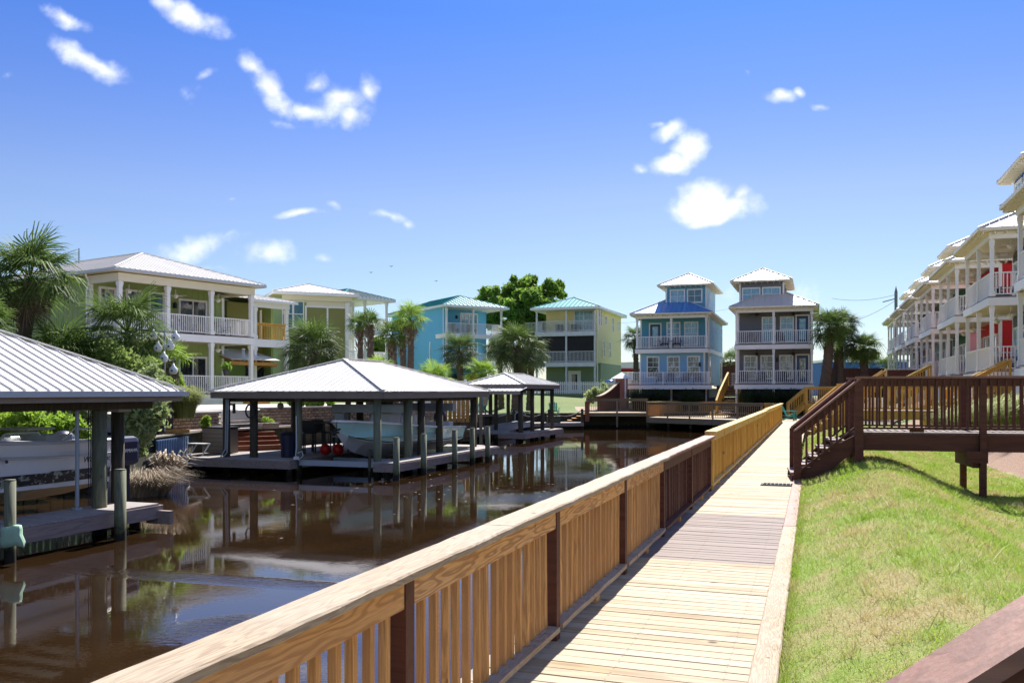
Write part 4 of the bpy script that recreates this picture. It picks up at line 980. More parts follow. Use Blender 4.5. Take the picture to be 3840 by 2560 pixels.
window(gh, 6.45, PD, f1 + .03, 1.75, 2.05, 'f', 'g_dark', 'slide', .12)
window(gh, 1.6, PD, f1 + .5, .78, 1.6, 'f', 'g_dark', 'dh', .13)
lantern(gh, 5.15, PD, f2 + 1.75); lantern(gh, 5.15, PD, f1 + 1.75)
pic = tag(link('wall_picture', MB().box(-.5, -.05, 0, .5, 0, 1.35).mesh('wall_picture', M['dpage'])), 'dark framed picture of a sailing ship on the lower porch wall', 'picture')
a = R(56.3); pic.location = (-20.3 + 4.15 * math.cos(a) - (PD - .01) * math.sin(a), 46.8 + 4.15 * math.sin(a) + (PD - .01) * math.cos(a), f1 + .55); pic.rotation_euler = (0, 0, a)
# side wing with yellow railing, tall-window block behind
g2 = thing('house', 'green house wing with tall teal windows and yellow porch railing', 'house', (wx(955, 57), 57, 0), R(52))
part('wall', MB().box(-.5, 2.2, 1.2, 2.6, 9, 7.5), M['olive_panel'], g2)
part('wall', MB().box(2.3, 1.4, 1.2, 2.5, 2.2, 7.5), M['green_board'], g2)
part('porch_floor', MB().box(-.3, -.1, 4.95, 2.55, 2.2, 5.05), M['white'], g2); part('porch_beam', MB().box(-.3, -.16, 4.55, 2.55, -.1, 5.02).box(2.55, -.16, 4.55, 2.61, 2.2, 5.02), M['white'], g2)
part('porch_beam', MB().box(-.4, -.16, 7.05, 2.6, .04, 7.5), M['white'], g2)
hip_roof(g2, -3.0, -.5, 3.0, 9.5, 7.52, .24, .3, M['metal'], vis='f', seam=.03)
part('fascia_board', MB().box(-.6, -.53, 7.36, 3.0, -.5, 7.5), M['white'], g2)
for x in (0, 2.45): column(g2, x, 0, 5.05, 7.05, r=.1); column(g2, x, 0, 1.2, 4.55, r=.1)
rail_run(g2, (.1, 0, 5.05), (2.35, 0, 5.05), YE[:3], 1.0, .13, joined=True)
part('inner_post', MB().box(1.9, 2.0, 5.05, 2.02, 2.12, 7.1), M['white'], g2)
part('opening_shade_panel', MB().box(.9, 2.15, 1.2, 2.5, 2.21, 3.9), M['g_dark'], g2)  # dark sheet painting the shade inside an opening
part('siding', MB().box(-.5, 2.1, 1.2, .8, 2.19, 4.2), M['green_bright'], g2)
# bracketed timber awning
for k in range(6): part('awning_rafter', MB().bar((-2.3 + k * .55, 2.1, 4.35), (-2.3 + k * .55, -1.0, 3.6), .05, .14), M['orangew'], g2)
part('awning_beam', MB().box(-2.5, -1.0, 3.35, 1.0, -.88, 3.55).box(.9, -1, 3.3, 1.0, 2.1, 3.45), M['orangew'], g2)
part('awning_sheet', MB().bar((-.75, 2.1, 4.47), (-.75, -1.2, 3.68), 3.6, .03, (0, -.2, 1)), M['metal_grey'], g2)
for x in (-2.2, .85): part('awning_brace', MB().bar((x, 2.1, 2.6), (x, .3, 3.45), .09, .09), M['orangew'], g2)
g3 = thing('house', 'pale green gabled house block with tall teal double window', 'house', (wx(1062, 63), 63, 0), R(24))
part('wall', MB().box(0, 0, 1.2, 3.1, 7, 8.5), M['green_board'], g3)
part('wall', MB().box(0, -.03, 8.0, 4.4, -.005, 8.5).box(1.6, -.03, 7.75, 4.4, -.005, 8.0), M['cream'], g3); part('wall', MB().box(3.1, .02, 1.2, 4.4, 7, 8.5), M['olive_panel'], g3)
part('trim_band', MB().box(1.5, -.06, 7.65, 4.4, -.031, 7.77).box(3.02, -.06, 4.2, 3.14, -.031, 7.65).box(1.5, -.06, 4.0, 1.62, -.031, 7.65), M['white'], g3)
part('olive_panel', MB().box(1.65, -.04, 4.2, 3.0, -.01, 7.64), M['olive_panel'], g3); part('olive_panel', MB().box(3.16, -.04, 4.2, 4.35, -.01, 7.64), M['olive_panel'], g3)
for x in (.3, 1.05): window(g3, x, -.0, 6.2, .62, 1.9, 'f', 'g_teal', 'dh', .07)
column(g3, 4.45, -.1, 1.2, 8.05, r=.13)
hip_roof(g3, -.8, -.7, 5.2, 8.5, 8.65, .3, .32, M['metal'], vis='fl', fascia=M['white'], fh=.2, soffit=M['cream'], seam=.03)
part('fascia_board', MB().box(-.1, -.3, 8.1, 4.8, -.1, 8.46), M['cream'], g3)
# white house with dark teal roof
wh = thing('house', 'white three storey house with dark teal roof and corner balcony', 'house', (wx(1284, 80), 80, 0), R(46))
WW = 4.9
part('wall', MB().box(-3.0, 2.2, 1.2, WW - 2.0, 10, 10.0), M['white_block'], wh)
for z in (1.5, 4.35, 7.35):
    part('porch_floor', MB().box(-.1, -.1, z - .12, WW + .1, 2.2, z), M['white'], wh)
    part('porch_beam', MB().box(-.12, -.16, z - .5, WW + .12, -.1, z - .1).box(WW + .1, -.1, z - .5, WW + .16, 2.2, z - .1).box(-.16, -.1, z - .5, -.1, 2.2, z - .1), M['white'], wh)
    for x in (.0, WW / 2, WW):
        column(wh, x, 0, z, z + 2.55, r=.09)
    guard(wh, (.1, 0, z), (WW - .1, 0, z), 1.0); guard(wh, (0, .1, z), (0, 2.1, z), 1.0); guard(wh, (WW, .1, z), (WW, 2.1, z), 1.0)
    window(wh, 2.0, 2.2, z + .03, .85, 2.0, 'f', 'g_teal' if z > 2 else 'g_dark', 'door', .12, 'white'); window(wh, .2, 2.2, z + .6, .8, 1.5, 'f', 'g_teal', 'dh', .1); lantern(wh, 1.1, 2.2, z + 1.8)
part('trim_band', MB().box(-.2, 2.14, 8.3, 2.9, 2.19, 8.42).box(.9, 2.14, 7.35, 1.0, 2.19, 9.9), M['white'], wh)
hip_roof(wh, -.6, -.6, WW + .6, 9, 10.15, .33, .42, M['teal_dark'], vis='fl', fascia=M['white'], fh=.2, soffit=M['white'], seam=.05, capm=M['adir_tealb'])

# ---------------------------------------------------------------- blue stucco house
bh = thing('house', 'sky blue stucco house with teal standing seam roof and corner balconies', 'house', (-6.3, 86, 0), R(29.9))
BW_, BL = 6.1, 13.2
part('wall', MB().box(0, 2.0, 1.0, BW_ - 1.15, BL, 9.75), M['stucco_blue'], bh); part('wall', MB().box(-.0, .12, 1.0, .25, 2.0, 9.75), M['stucco_blue'], bh)
part('wall', MB().box(BW_ - 1.15, 3.2, 1.0, BW_, BL, 9.75), M['stucco_blue'], bh)
for z in (1.4, 4.4, 7.26):
    part('porch_floor', MB().box(-.03, -.1, z - .1, BW_ + .05, 2.2, z), M['white'], bh); part('porch_beam', MB().box(-.1, -.16, z - .42, BW_ + .1, -.08, z - .05).box(-.1, -.08, z - .42, -.04, 2.0, z - .05).box(BW_ + .05, -.08, z - .42, BW_ + .1, 2, z - .05), M['white'], bh)
    for x in (.1, BW_ / 2 - .1, BW_ - .05): column(bh, x, 0, z, (z + 2.45), r=.08)
    guard(bh, (.2, 0, z), (BW_ - .1, 0, z), 1.0); guard(bh, (BW_ - .05, .1, z), (BW_ - .05, 2.0, z), 1.0)
    window(bh, 3.5, 2.0, z + .03, 1.75, 2.05, 'f', 'g_blue', 'french', .1); lantern(bh, 2.1, 2.0, z + 1.75)
for z in (8.0,): part('balcony_chair', MB().box(1.0, .6, 7.3, 1.7, 1.3, 7.8).box(1.0, 1.25, 7.8, 1.7, 1.32, 8.35).box(2.9, .6, 7.3, 3.6, 1.3, 7.8).box(2.9, 1.25, 7.8, 3.6, 1.32, 8.3), M['dark'], bh)
for y, z in ((4, 2.4), (9, 2.5)): window(bh, 0, y, z, .7, 1.3, 'l', 'g_dark', 'dh')
part('downpipe', MB().tube([(-.08, .3, 9.7), (-.08, .3, 1.0)], .06, 6), M['white'], bh); part('downpipe', MB().tube([(-.06, 3.4, 6.6), (-.06, 3.4, 1.0)], .07, 6), M['white'], bh)
hip_roof(bh, -.55, -.55, BW_ + .55, BL + .6, 9.95, .36, .45, {'f': M['teal_lit'], 'l': M['teal'], 'r': M['teal_lit'], 'b': M['teal']}, vis='fl', fascia=M['white'], fh=.2, soffit=M['white'], seam=.07, capm=M['teal'])  # one roof; brighter faces get the paler painted teal
part('blue_door', MB().box(1.2, 1.93, 1.4, 2.1, 1.99, 3.5), M['door_blue'], bh)

# ---------------------------------------------------------------- yellow stucco house
yh = thing('house', 'yellow stucco house with teal roof, screened porch and green ground floor', 'house', (2.4, 86.0, 0), R(-19))
YW, YL = 5.7, 11
part('wall', MB().box(.3, 1.9, 4.45, YW, YL, 9.45), M['stucco_yellow'], yh); part('wall', MB().box(.3, 1.9, 1.0, YW, YL, 4.45), M['stucco_green'], yh)
part('wall', MB().box(YW - .05, .15, 4.45, YW + .03, 1.9, 9.45), M['stucco_yellow'], yh)
for z, nm in ((4.48, 'mid'), (7.35, 'top')):
    part('porch_floor', MB().box(-.15, -.1, z - .1, YW - .1, 2.0, z), M['wbeam'], yh); part('porch_beam', MB().box(-.2, -.18, z - .42, YW + .05, -.09, z - .05).box(-.2, -.09, z - .42, -.12, 1.9, z - .05), M['wbeam'], yh)
    guard(yh, (-.05, 0, z), (YW / 2 - .1, 0, z), 1.0, 'wbeam'); guard(yh, (YW / 2 + .1, 0, z), (YW - .15, 0, z), 1.0, 'wbeam'); guard(yh, (-.1, .1, z), (-.1, 1.9, z), 1.0, 'wbeam')
    guard(yh, (-1.6, 1.2, z), (-.2, 1.2, z), 1.0, 'wbeam')
for x in (-.05, YW / 2, YW - .1):
    for z, h in ((1.55, 2.5), (4.48, 2.45), (7.35, 1.95)): part('column', MB().box(x - .08, -.08, z, x + .08, .08, z + h), M['wbeam'], yh)
for x0, x1 in ((.05, YW / 2 - .1), (YW / 2 + .1, YW - .2)): part('insect_screen', MB().box(x0, .05, 5.55, x1, .08, 6.95), M['screen'], yh); part('insect_screen', MB().box(x0, .05, 4.6, x1, .08, 5.45), M['screen'], yh)
window(yh, 4.05, 1.9, 7.38, 1.75, 2.0, 'f', 'g_blue', 'french', .1)
window(yh, 3.15, 1.9, 1.6, 1.0, 2.0, 'f', 'g_dark', 'door', .12, 'white')
for y in (1.0, 1.9): window(yh, YW + .03 if y < 1.5 else YW, y, 8.0, .5, 1.4, 'r', 'g_refl', 'dh', .08)
for y in (3.9, 7.0): window(yh, YW, y, 8.2 if y < 5 else 7.7, .5, .8 if y < 5 else 1.4, 'r', 'g_dark', 'dh', .08)
for y in (3.0, 5.6): window(yh, YW, y, 5.1, .55, 1.45, 'r', 'g_dark', 'dh', .08)
window(yh, YW, 9.8, 8.0, .5, .9, 'r', 'g_blue', 'dh', .08)
part('downpipe', MB().tube([(YW + .1, .2, 9.3), (YW + .1, .2, 1.4)], .055, 6), M['white'], yh)
[part('porch_chair', MB().box(q, .8, 7.4, q + .6, 1.4, 8.1), M['dark'], yh) for q in (1.6, 3.1)]
hip_roof(yh, -.55, -.5, YW + .5, YL + .5, 9.62, .36, .42, {'f': M['teal_lit'], 'r': M['teal'], 'l': M['teal'], 'b': M['teal']}, vis='f', fascia=M['white'], fh=.2, soffit=M['white'], seam=.07, capm=M['teal'])  # front slope in the paler teal, its brightness painted in
yf = thing('picket_fence', 'white picket fence in front of the yellow house', 'fence', (0, 0, 0))
pk = cm('pk', lambda: MB().box(-.045, -.02, .05, .045, .02, 1.15).mesh('picket', M['white']))
for k in range(52): link('picket', pk, yf, (wx(1975, 80) + k * .165, 80 - k * .02, 1.45))
part('fence_rail', MB().bar((wx(1975, 80), 80.03, 1.75), (wx(1975, 80) + 8.5, 79.0, 1.75), .04, .09).bar((wx(1975, 80), 80.03, 2.4), (wx(1975, 80) + 8.5, 79.0, 2.4), .04, .09), M['white'], yf)

# ---------------------------------------------------------------- boat shelters
def shelter(label, loc, rz, W, L, ze, slope, pw, mat, posts, fasc='fascia', seam=.04, vis='fr', postm='pile', r_=.11, fh=.2, beamz=None, seamw=.05):
    r = thing('boat_shelter', label, 'boathouse', loc, rz)
    hip_roof(r, -W, 0, 0, L, ze, slope, pw, M[mat], seam=seam, vis=vis, capm=M[mat], seamw=seamw)
    for a, b in (((-W + .06, .06), (-.06, .06)), ((-.06, .06), (-.06, L - .06)), ((-.06, L - .06), (-W + .06, L - .06)), ((-W + .06, L - .06), (-W + .06, .06))):
        part('fascia_board', MB().bar((*a, ze - fh / 2 - .03), (*b, ze - fh / 2 - .03), .045, fh), M[fasc], r)
    for a, b in (((-W + .45, .45), (-.45, .45)), ((-.45, .45), (-.45, L - .45)), ((-.45, L - .45), (-W + .45, L - .45)), ((-W + .45, L - .45), (-W + .45, .45)), ((-W / 2, .45), (-W / 2, L - .45))):
        part('header_beam', MB().bar((*a, ze - .22), (*b, ze - .22), .09, .24), M['dpile'], r)
    ra = MB()
    for k in range(int(L / .6)): ra.bar((-W + .1, .3 + k * .6, ze - .08), (-.1, .3 + k * .6, ze - .08), .04, .1)
    part('rafters', ra, M['dpile'], r, kind='stuff')
    for x, y, *zz in posts: part('shelter_post', MB().cyl(x, y, -2.0, ze - .12, zz[0] if zz else r_, 10), M[zz[1] if len(zz) > 1 else postm], r, smooth=True)
    return r
def dockdeck(label, loc, rz, x0, y0, x1, y1, z=DOCK, along='x', fasc='dockx', pw=.14, name='wooden_dock', mat='dock', piles=True):
    r = thing(name, label, 'dock', loc, rz); n = int(((y1 - y0) if along == 'x' else (x1 - x0)) / pw)
    for k in range(min(n, 300)):
        if along == 'x': link('plank', plank_mesh(x1 - x0, pw - .006, .035, M[mat], k % 5), r, ((x0 + x1) / 2, y0 + (k + .5) * pw, z))
        else: link('plank', plank_mesh(y1 - y0, pw - .006, .035, M[mat], k % 5), r, (x0 + (k + .5) * pw, (y0 + y1) / 2, z), (0, 0, R(90)))
    for a, b in (((x0, y0), (x1, y0)), ((x1, y0), (x1, y1)), ((x1, y1), (x0, y1)), ((x0, y1), (x0, y0))):
        part('fascia_board', MB().bar((*a, z - .16), (*b, z - .16), .045, .24), M[fasc], r)
    if piles:
        for x in ([x0 + .15, x1 - .15] if x1 - x0 > 1.5 else [(x0 + x1) / 2]):
            for k in range(3): part('support_pile', MB().cyl(x, y0 + .2 + (y1 - y0 - .4) * k / 2, -2.2, z - .05, .1), M['dpile'], r)
    return r
O2, A2 = (-3.8, 26.96, 0), R(-19.5)
sh2 = shelter('long hip roofed boat shelter over the mint green boat', O2, A2, 6.3, 8.9, 1.76, .34, .23, 'metal_grey', [(-5.9, .4, .12, 'dpile'), (-3.2, .4), (-.44, .4, .125), (-.44, 2.5, .15), (-.44, 3.5, .13, 'dpile'), (-.44, 5.0, .13, 'dpile'), (-.44, 8.2, .13, 'dpile'), (-3.2, 4.3, .13, 'dpile'), (-3.2, 8.2, .13, 'dpile'), (-5.9, 4.3, .12, 'dpile'), (-5.9, 8.2, .12, 'dpile'), (-5.0, .6, .13, 'dpile')], vis='fr', seam=.018, seamw=.025)
part('cable_conduit', MB().tube([(-5.75, .2, 1.5), (-5.78, .18, -.1), (-5.95, .1, -.42), (-6.3, -.05, -.5), (-6.85, -.1, -.5), (-7.15, 0, -.3), (-7.2, .1, .2)], .025, 6), M['conduit'], sh2)
part('cable_conduit', MB().tube([(-5.68, .2, 1.5), (-5.7, .16, -.2), (-5.9, .05, -.5), (-6.4, -.1, -.6), (-7.2, -.1, -.55)], .025, 6), M['conduit'], sh2)
for x, y in ((-2.9, 2.6), (-2.9, 6.2)): part('lift_beam', MB().box(-3.25, y - .12, 1.05, -.4, y + .12, 1.32), M['alum'], sh2); part('lift_motor', MB().box(-3.1, y - .2, .72, -2.75, y + .1, 1.02), M['alum'], sh2)
part('dock_light', MB().cyl(-5.5, .25, 1.05, 1.3, .05).box(-5.75, .2, 1.3, -5.45, .26, 1.36), M['dark'], sh2)
dk2 = dockdeck('broad grey dock platform under the long boat shelter', O2, A2, -6.9, -.1, -3.2, 8.9, mat='dock')
dk2b = dockdeck('narrow grey finger pier on the right side of the mint green boat', O2, A2, -.35, 0, .35, 8.9)
dk2c = dockdeck('small side platform carrying the storage box', O2, A2, -8.25, .95, -6.95, 3.3)
dk2d = dockdeck('cross pier behind the mint green boat', O2, A2, -3.15, 8.2, -.4, 9.4)
def pile(label, x, y, z, r_=.09, loc=None, rz=0, mat='pile'):
    o = tag(link('mooring_pile', MB().cyl(0, 0, -2.3 - z, -.02, r_, 12).cyl(0, 0, -.02, 0, r_ * .94, 12).mesh('pile', M[mat], True)), label, 'piling', 'short mooring piles beside the docks')
    if loc:
        c, s_ = math.cos(rz), math.sin(rz); x, y = loc[0] + x * c - y * s_, loc[1] + x * s_ + y * c
    o.location = (x, y, z); return o
for lb_, x, y, z in (('green mooring pile at the near end of the finger pier', .5, -.2, .40), ('second green mooring pile along the finger pier', .52, 1.65, .43), ('third green mooring pile along the finger pier', .5, 4.15, .45), ('fourth green mooring pile along the finger pier', .5, 5.75, .46), ('last green mooring pile at the far end of the finger pier', .62, 6.95, .46), ('thin dark pile beside the shelter post near the boat bow', -.62, .25, .0)):
    pile(lb_, x, y, z, .095 if z else .05, O2, A2, 'pile' if z else 'dpile')
O1, A1 = (-9.12, 10.36, 0), R(-19.5)
sh1 = shelter('nearest boat shelter with bright white ribbed roof on the left', O1, A1, 6.4, 8.0, 1.76, .475, .235, 'metal', [(-.6, 6.4, .13), (-.88, 7.15, .12, 'dpile'), (-.62, 3.4, .13), (-.62, .6, .13), (-5.9, .6), (-5.9, 3.4), (-5.9, 7.4)], fasc='fascia1', vis='rb', seam=.03, fh=.17, seamw=.022)
part('gutter', MB().bar((.03, -.05, 1.70), (.03, 8.03, 1.70), .07, .09), M['gutter'], sh1)
part('lift_pipe', MB().tube([(-.72, 6.0, -.36), (-.72, 6.0, 1.5)], .035, 8).cyl(-.72, 6.0, -.37, -.33, .1), M['alum'], sh1)
for dx_ in (0, .05, .1): part('lift_strap', MB().tube([(-.95 + dx_, 6.5, -.6), (-.95 + dx_, 6.5, 1.5)], .008, 4), M['navy'], sh1)
part('bracket_box', MB().box(-1.0, 6.98, 1.36, -.7, 7.3, 1.6), M['gutter'], sh1)
dk1 = dockdeck('brown walkway dock in front of the white boat on the left', O1, A1, -.95, -1, -.0, 7.35, fasc='dockx', mat='dock')
part('cross_brace', MB().box(-.25, 7.2, -.75, .3, 7.3, -.5), M['dockx'], dk1)
pile('short green mooring pile with a canvas bag tied to it', -7.64, 13.8, .41, .085)
pile('green mooring pile at the end of the brown walkway dock', -6.87, 15.9, .39, .1)
bg_ = tag(link('canvas_bag', MB().sph((0, 0, 0), .2, 14, 10, (.86, .32, 1.05)).mesh('bag', M['bagmat'], True)), 'pale green canvas bag hanging on the left mooring pile', 'bag')
for v in bg_.data.vertices:
    q = v.co; q.x = max(-.14, min(.14, q.x * 1.5)) + .03 * (q.z < -.05) * (1 if q.x < 0 else -1) * -1.5; q.z = max(-.17, min(.14, q.z * 1.3)) + .02 * math.sin(q.x * 20)
bg_.location = (-7.55, 13.68, -.42)
sh3 = shelter('small boat shelter with white ribbed roof farthest down the canal', (.64, 46, 0), A2, 3.4, 6.4, 2.12, .345, .23, 'metal', [(-.35, .4, .13), (-.35, 2.3), (-.35, 4.1), (-.35, 5.9), (-3.0, .4), (-3.0, 3), (-3.0, 5.9), (-1.7, .4, .1)], vis='fr', seam=.03, postm='dpile')
strip_face(sh3, (-3.5, -.85, 1.78), (.05, -.85, 1.78), (0, 1, 0), 1.1, .16, .23, M['metal'], .03, hipL=False, hipR=False)
part('fascia_board', MB().box(-3.5, -.84, 1.6, .05, -.80, 1.76), M['fascia1'], sh3)
dk3 = dockdeck('grey dock under the small far boat shelter', (.64, 46, 0), A2, -.9, -.2, .1, 6.6)
dk3b = dockdeck('inner side dock of the small far boat shelter', (.64, 46, 0), A2, -4.6, 1.0, -2.9, 6.6)
part('lift_bunk', MB().box(-2.9, .2, -.45, -.9, .32, -.25).bar((-2.3, .3, -.2), (-2.3, 5.5, -.1), .12, .3).bar((-1.5, .3, -.2), (-1.5, 5.5, -.1), .12, .3), M['alum'], sh3)
# ---------------------------------------------------------------- vegetation
def setrnd(me, vals, per):
    a = me.attributes.new('rnd', 'FLOAT', 'POINT'); a.data.foreach_set('value', np.repeat(np.asarray(vals, dtype=np.float32), per))
def npmesh(name, V, F, mat, smooth=False):
    me = bpy.data.meshes.new(name); nf, k = F.shape
    me.vertices.add(len(V)); me.vertices.foreach_set('co', V.astype(np.float32).ravel())
    me.loops.add(nf * k); me.loops.foreach_set('vertex_index', F.astype(np.int32).ravel())
    me.polygons.add(nf); me.polygons.foreach_set('loop_start', np.arange(0, nf * k, k, dtype=np.int32)); me.polygons.foreach_set('loop_total', np.full(nf, k, dtype=np.int32))
    me.materials.append(mat); me.update(); me.validate(); return me
NR = np.random.default_rng(5)
def leaves(name, centers, n, size, mat, squash=1.0, up=.25, shell=.55):
    """leaf-sized quads spread through clumps; centers = [(x,y,z,r)]"""
    C = np.array(centers, float); w_ = C[:, 3] ** 2; idx = NR.choice(len(C), n, p=w_ / w_.sum())
    d = NR.normal(size=(n, 3)); d /= np.linalg.norm(d, axis=1)[:, None]
    rr = (shell + (1 - shell) * NR.random(n)) * C[idx, 3] * (1 + .2 * NR.normal(size=n))
    P = C[idx, :3] + d * rr[:, None] * np.array([1, 1, squash])
    a = NR.normal(size=(n, 3)); a[:, 2] += up; a /= np.linalg.norm(a, axis=1)[:, None]
    b = np.cross(a, NR.normal(size=(n, 3))); b /= np.linalg.norm(b, axis=1)[:, None]
    s_ = size * (.6 + .8 * NR.random(n))[:, None]
    V = np.stack([P - a * s_, P + b * s_ * .42, P + a * s_, P - b * s_ * .42], 1).reshape(-1, 3)
    F = np.arange(n * 4).reshape(n, 4); me = npmesh(name, V, F, mat); cl = NR.random(len(C))
    setrnd(me, .55 * NR.random(n) + .45 * cl[idx], 4); return me
def frond(key, mat, R_=1.5, n=24, spread=118, droop=.35, pet=.45, w_=.05, seed=0):
    def f():
        r2 = random.Random(seed + 11); V = []; F = []; vals = []
        def tri(a, b, c, q): V.extend((a, b, c, c)); F.append((len(V) - 4, len(V) - 3, len(V) - 2, len(V) - 1)); vals.append(q)
        def quad(a, b, c, d, q): V.extend((a, b, c, d)); F.append(tuple(range(len(V) - 4, len(V)))); vals.append(q)
        P0 = R_ * pet; zp = lambda x: .10 * R_ * math.sin(x / R_ * 2.2)
        quad((0, -.022, 0), (P0, -.013, zp(P0)), (P0, .013, zp(P0)), (0, .022, 0), .2)
        quad((0, 0, -.02), (P0, 0, zp(P0) - .02), (P0, 0, zp(P0) + .01), (0, 0, .015), .2)
        for k in range(n):
            a = R(-spread + 2 * spread * (k + .5) / n); L = R_ * (1 - pet) * (1.0 - .22 * abs(a) / 2) * r2.uniform(.88, 1.08); ca, sa = math.cos(a), math.sin(a)
            zf = .12 * abs(sa) * R_ * .6; wv = w_ * r2.uniform(.8, 1.15); q = r2.random()
            m1 = L * .55; dz1 = zf * .6 - .02 * R_; dz2 = zf - droop * R_ * r2.uniform(.25, 1.0) * (.4 + .6 * abs(sa))
            b0 = Vector((P0, 0, zp(P0))); px_, py_ = -sa, ca
            c1 = b0 + Vector((ca * m1, sa * m1, dz1)); c2 = b0 + Vector((ca * L * .93, sa * L * .93, dz2 * .72 + dz1 * .3)); c3 = b0 + Vector((ca * L, sa * L, dz2 - .05 * R_))
            s1 = Vector((px_, py_, 0)) * wv / 2
            quad(b0, c1 - s1 + Vector((0, 0, .012)), c1, b0, q); quad(b0, c1, c1 + s1 + Vector((0, 0, .012)), b0, q)
            quad(c1 - s1, c2 - s1 * .45, c2 + s1 * .45, c1 + s1, q); tri(c2 - s1 * .45, c3, c2 + s1 * .45, q)
        me = npmesh('frond', np.array([tuple(v) for v in V]), np.array(F), mat); setrnd(me, vals, 4); return me
    return cm(('frond', key, seed), f)
def palm(label, base, top, R_=1.6, nf=34, mat='fr_mid', tr=.16, dead=0, skirt=0, low=-55, boots=True, name='palm_tree', n=24, trunkc='trunk', yel=0, w_=.05):
    r = thing(name, label, 'palm tree', base, 0, 'fan palms around the canal')
    b, tp = Vector((0, 0, -.3)), Vector(top) - Vector(base); H = tp.length
    if H > .5:
        pts = []; rad = []; m = max(8, int(H / .16))
        for i in range(m + 1):
            f = i / m; q = b.lerp(tp, f); q.x += math.sin(f * 2.2) * .12 * H * .12; pts.append(q); rad.append(tr * (1.25 - .35 * f) * (1 + .09 * (i % 2)) * rnd.uniform(.96, 1.04))
        part('trunk', MB().tube(pts, rad, 9), M[trunkc], r)
        if boots:
            mb = MB()
            for k in range(26):
                an = k * 2.4; z = tp.z - .1 - k * .045 * max(1, H / 4); cx, cy = tp.x * (z / max(tp.z, .1)), tp.y * (z / max(tp.z, .1)); rr = tr * 1.05
                if z < .3: break
                p0 = Vector((cx + rr * .8 * math.cos(an), cy + rr * .8 * math.sin(an), z)); p1 = p0 + Vector((math.cos(an) * .12, math.sin(an) * .12, .2)); mb.bar(p0, p1, .09, .03)
            if mb.v: part('leaf_boots', mb, M['boot'], r, kind='stuff')
    tot = nf + dead
    for k in range(tot):
        isd = k >= nf; f = (k + .5) / nf if not isd else 1.0
        el = (84 - (84 - low) * f ** .85 + rnd.uniform(-7, 7)) if not isd else rnd.uniform(-80, -62)
        az = k * 137.5 + rnd.uniform(-14, 14); sc_ = rnd.uniform(.85, 1.1) * (.78 if f < .1 else 1) * (.8 if isd else 1)
        mk = 'fr_dead' if isd else ('fr_yel' if (yel and f > .9 and rnd.random() < yel) else (mat if f > .25 or mat == 'fr_lit' else ('fr_mid' if mat == 'fr_dark' else mat)))
        me = frond((mk, round(R_, 2), n, w_), M[mk], R_, n, seed=k % 4, droop=.30 + .12 * (k % 3), w_=w_)
        link('frond', me, r, tp + Vector((0, 0, rnd.uniform(-.1, .15))), (rnd.uniform(-.3, .3), -R(el), R(az)), (sc_,) * 3)
    return r
def PB(px, Y, z=.4): return (wx(px, Y), Y, z)
palm('big leaning cabbage palm rising behind the nearest white roof', PB(15, 27.4, .4), (wx(112, 27), 27, 5.0), 1.85, 34, 'fr_mid', .22, dead=5, low=-42, n=28)
palm('palm with its crown before the corner column of the sage green house', PB(470, 29, .5), (wx(478, 29), 29, 3.55), 1.85, 34, 'fr_mid', .15, low=-58, dead=3, n=26)
palm('bushy low palmetto behind the nearest white roof', PB(215, 27, .4), (wx(215, 27), 27, 2.5), 1.75, 26, 'fr_mid', .14, low=0, n=22)
palm('low palmetto fan between the two larger palms on the left bank', PB(330, 28, .4), (wx(345, 28), 28, 2.3), 1.5, 20, 'fr_mid', .12, low=-20)
palm('cut-off palm at the left edge of the view', PB(-60, 24, .4), (wx(-75, 24), 24, 3.5), 1.15, 16, 'fr_mid', .14, low=-20)
palm('shaggy brown skirted palm beside the gourd bird houses', PB(628, 30, .6), (wx(628, 30), 30, 2.75), 1.05, 16, 'fr_lit', .14, dead=20, low=-20, n=18)
palm('wide dense palm behind the long boat shelter roof', PB(1180, 42.5, 1.0), (wx(1175, 42.5), 42.5, 3.5), 2.0, 42, 'fr_dark', .2, low=-50, n=28)
palm('thin palm with small crown just left of its twin near the white house', PB(1345, 48, 1.0), (wx(1348, 48), 48, 5.2), .95, 16, 'fr_mid', .14, dead=3, low=-30, n=16)
palm('thin palm with brighter crown right of its twin near the white house', PB(1386, 47, 1.0), (wx(1385, 47), 47, 5.2), 1.0, 18, 'fr_mid', .17, dead=3, low=-30, n=16)
palm('leftmost of three slender palms before the blue stucco wall', PB(1482, 50, .9), (wx(1470, 50), 50, 4.7), 1.25, 22, 'fr_mid', .16, dead=2, low=-40, n=18)
palm('middle one of three slender palms before the blue stucco wall', PB(1515, 51, .9), (wx(1505, 51), 51, 4.9), 1.2, 22, 'fr_mid', .17, low=-40, n=18)
palm('tallest palm with sunlit yellow green crown before the blue stucco wall', PB(1533, 49, .9), (wx(1538, 49), 49, 5.55), 1.25, 24, 'fr_lit', .16, dead=5, low=-35, n=18)
palm('low bright palmetto peeping over the shelter roof ridge', PB(1418, 44, 1.0), (wx(1420, 44), 44, 2.65), 1.1, 14, 'fr_lit', .12, low=5, n=20)
palm('low palmetto over the right slope of the long shelter roof', PB(1625, 44, .9), (wx(1625, 44), 44, 2.1), 1.25, 20, 'fr_lit', .12, low=-10, n=22)
palm('dark round palm in front of the blue stucco balconies', PB(1722, 60, .6), (wx(1722, 60), 60, 4.3), 1.75, 34, 'fr_dark', .2, low=-52)
palm('short palm with yellow lower fronds beside the small shelter roof', PB(1806, 57, .5), (wx(1808, 57), 57, 2.75), 1.45, 28, 'fr_lit', .14, low=-40, yel=.5)
palm('largest round palm between the blue and the yellow stucco houses', PB(1935, 64, .5), (wx(1940, 64), 64, 4.75), 2.3, 44, 'fr_dark', .3, low=-60, n=28)
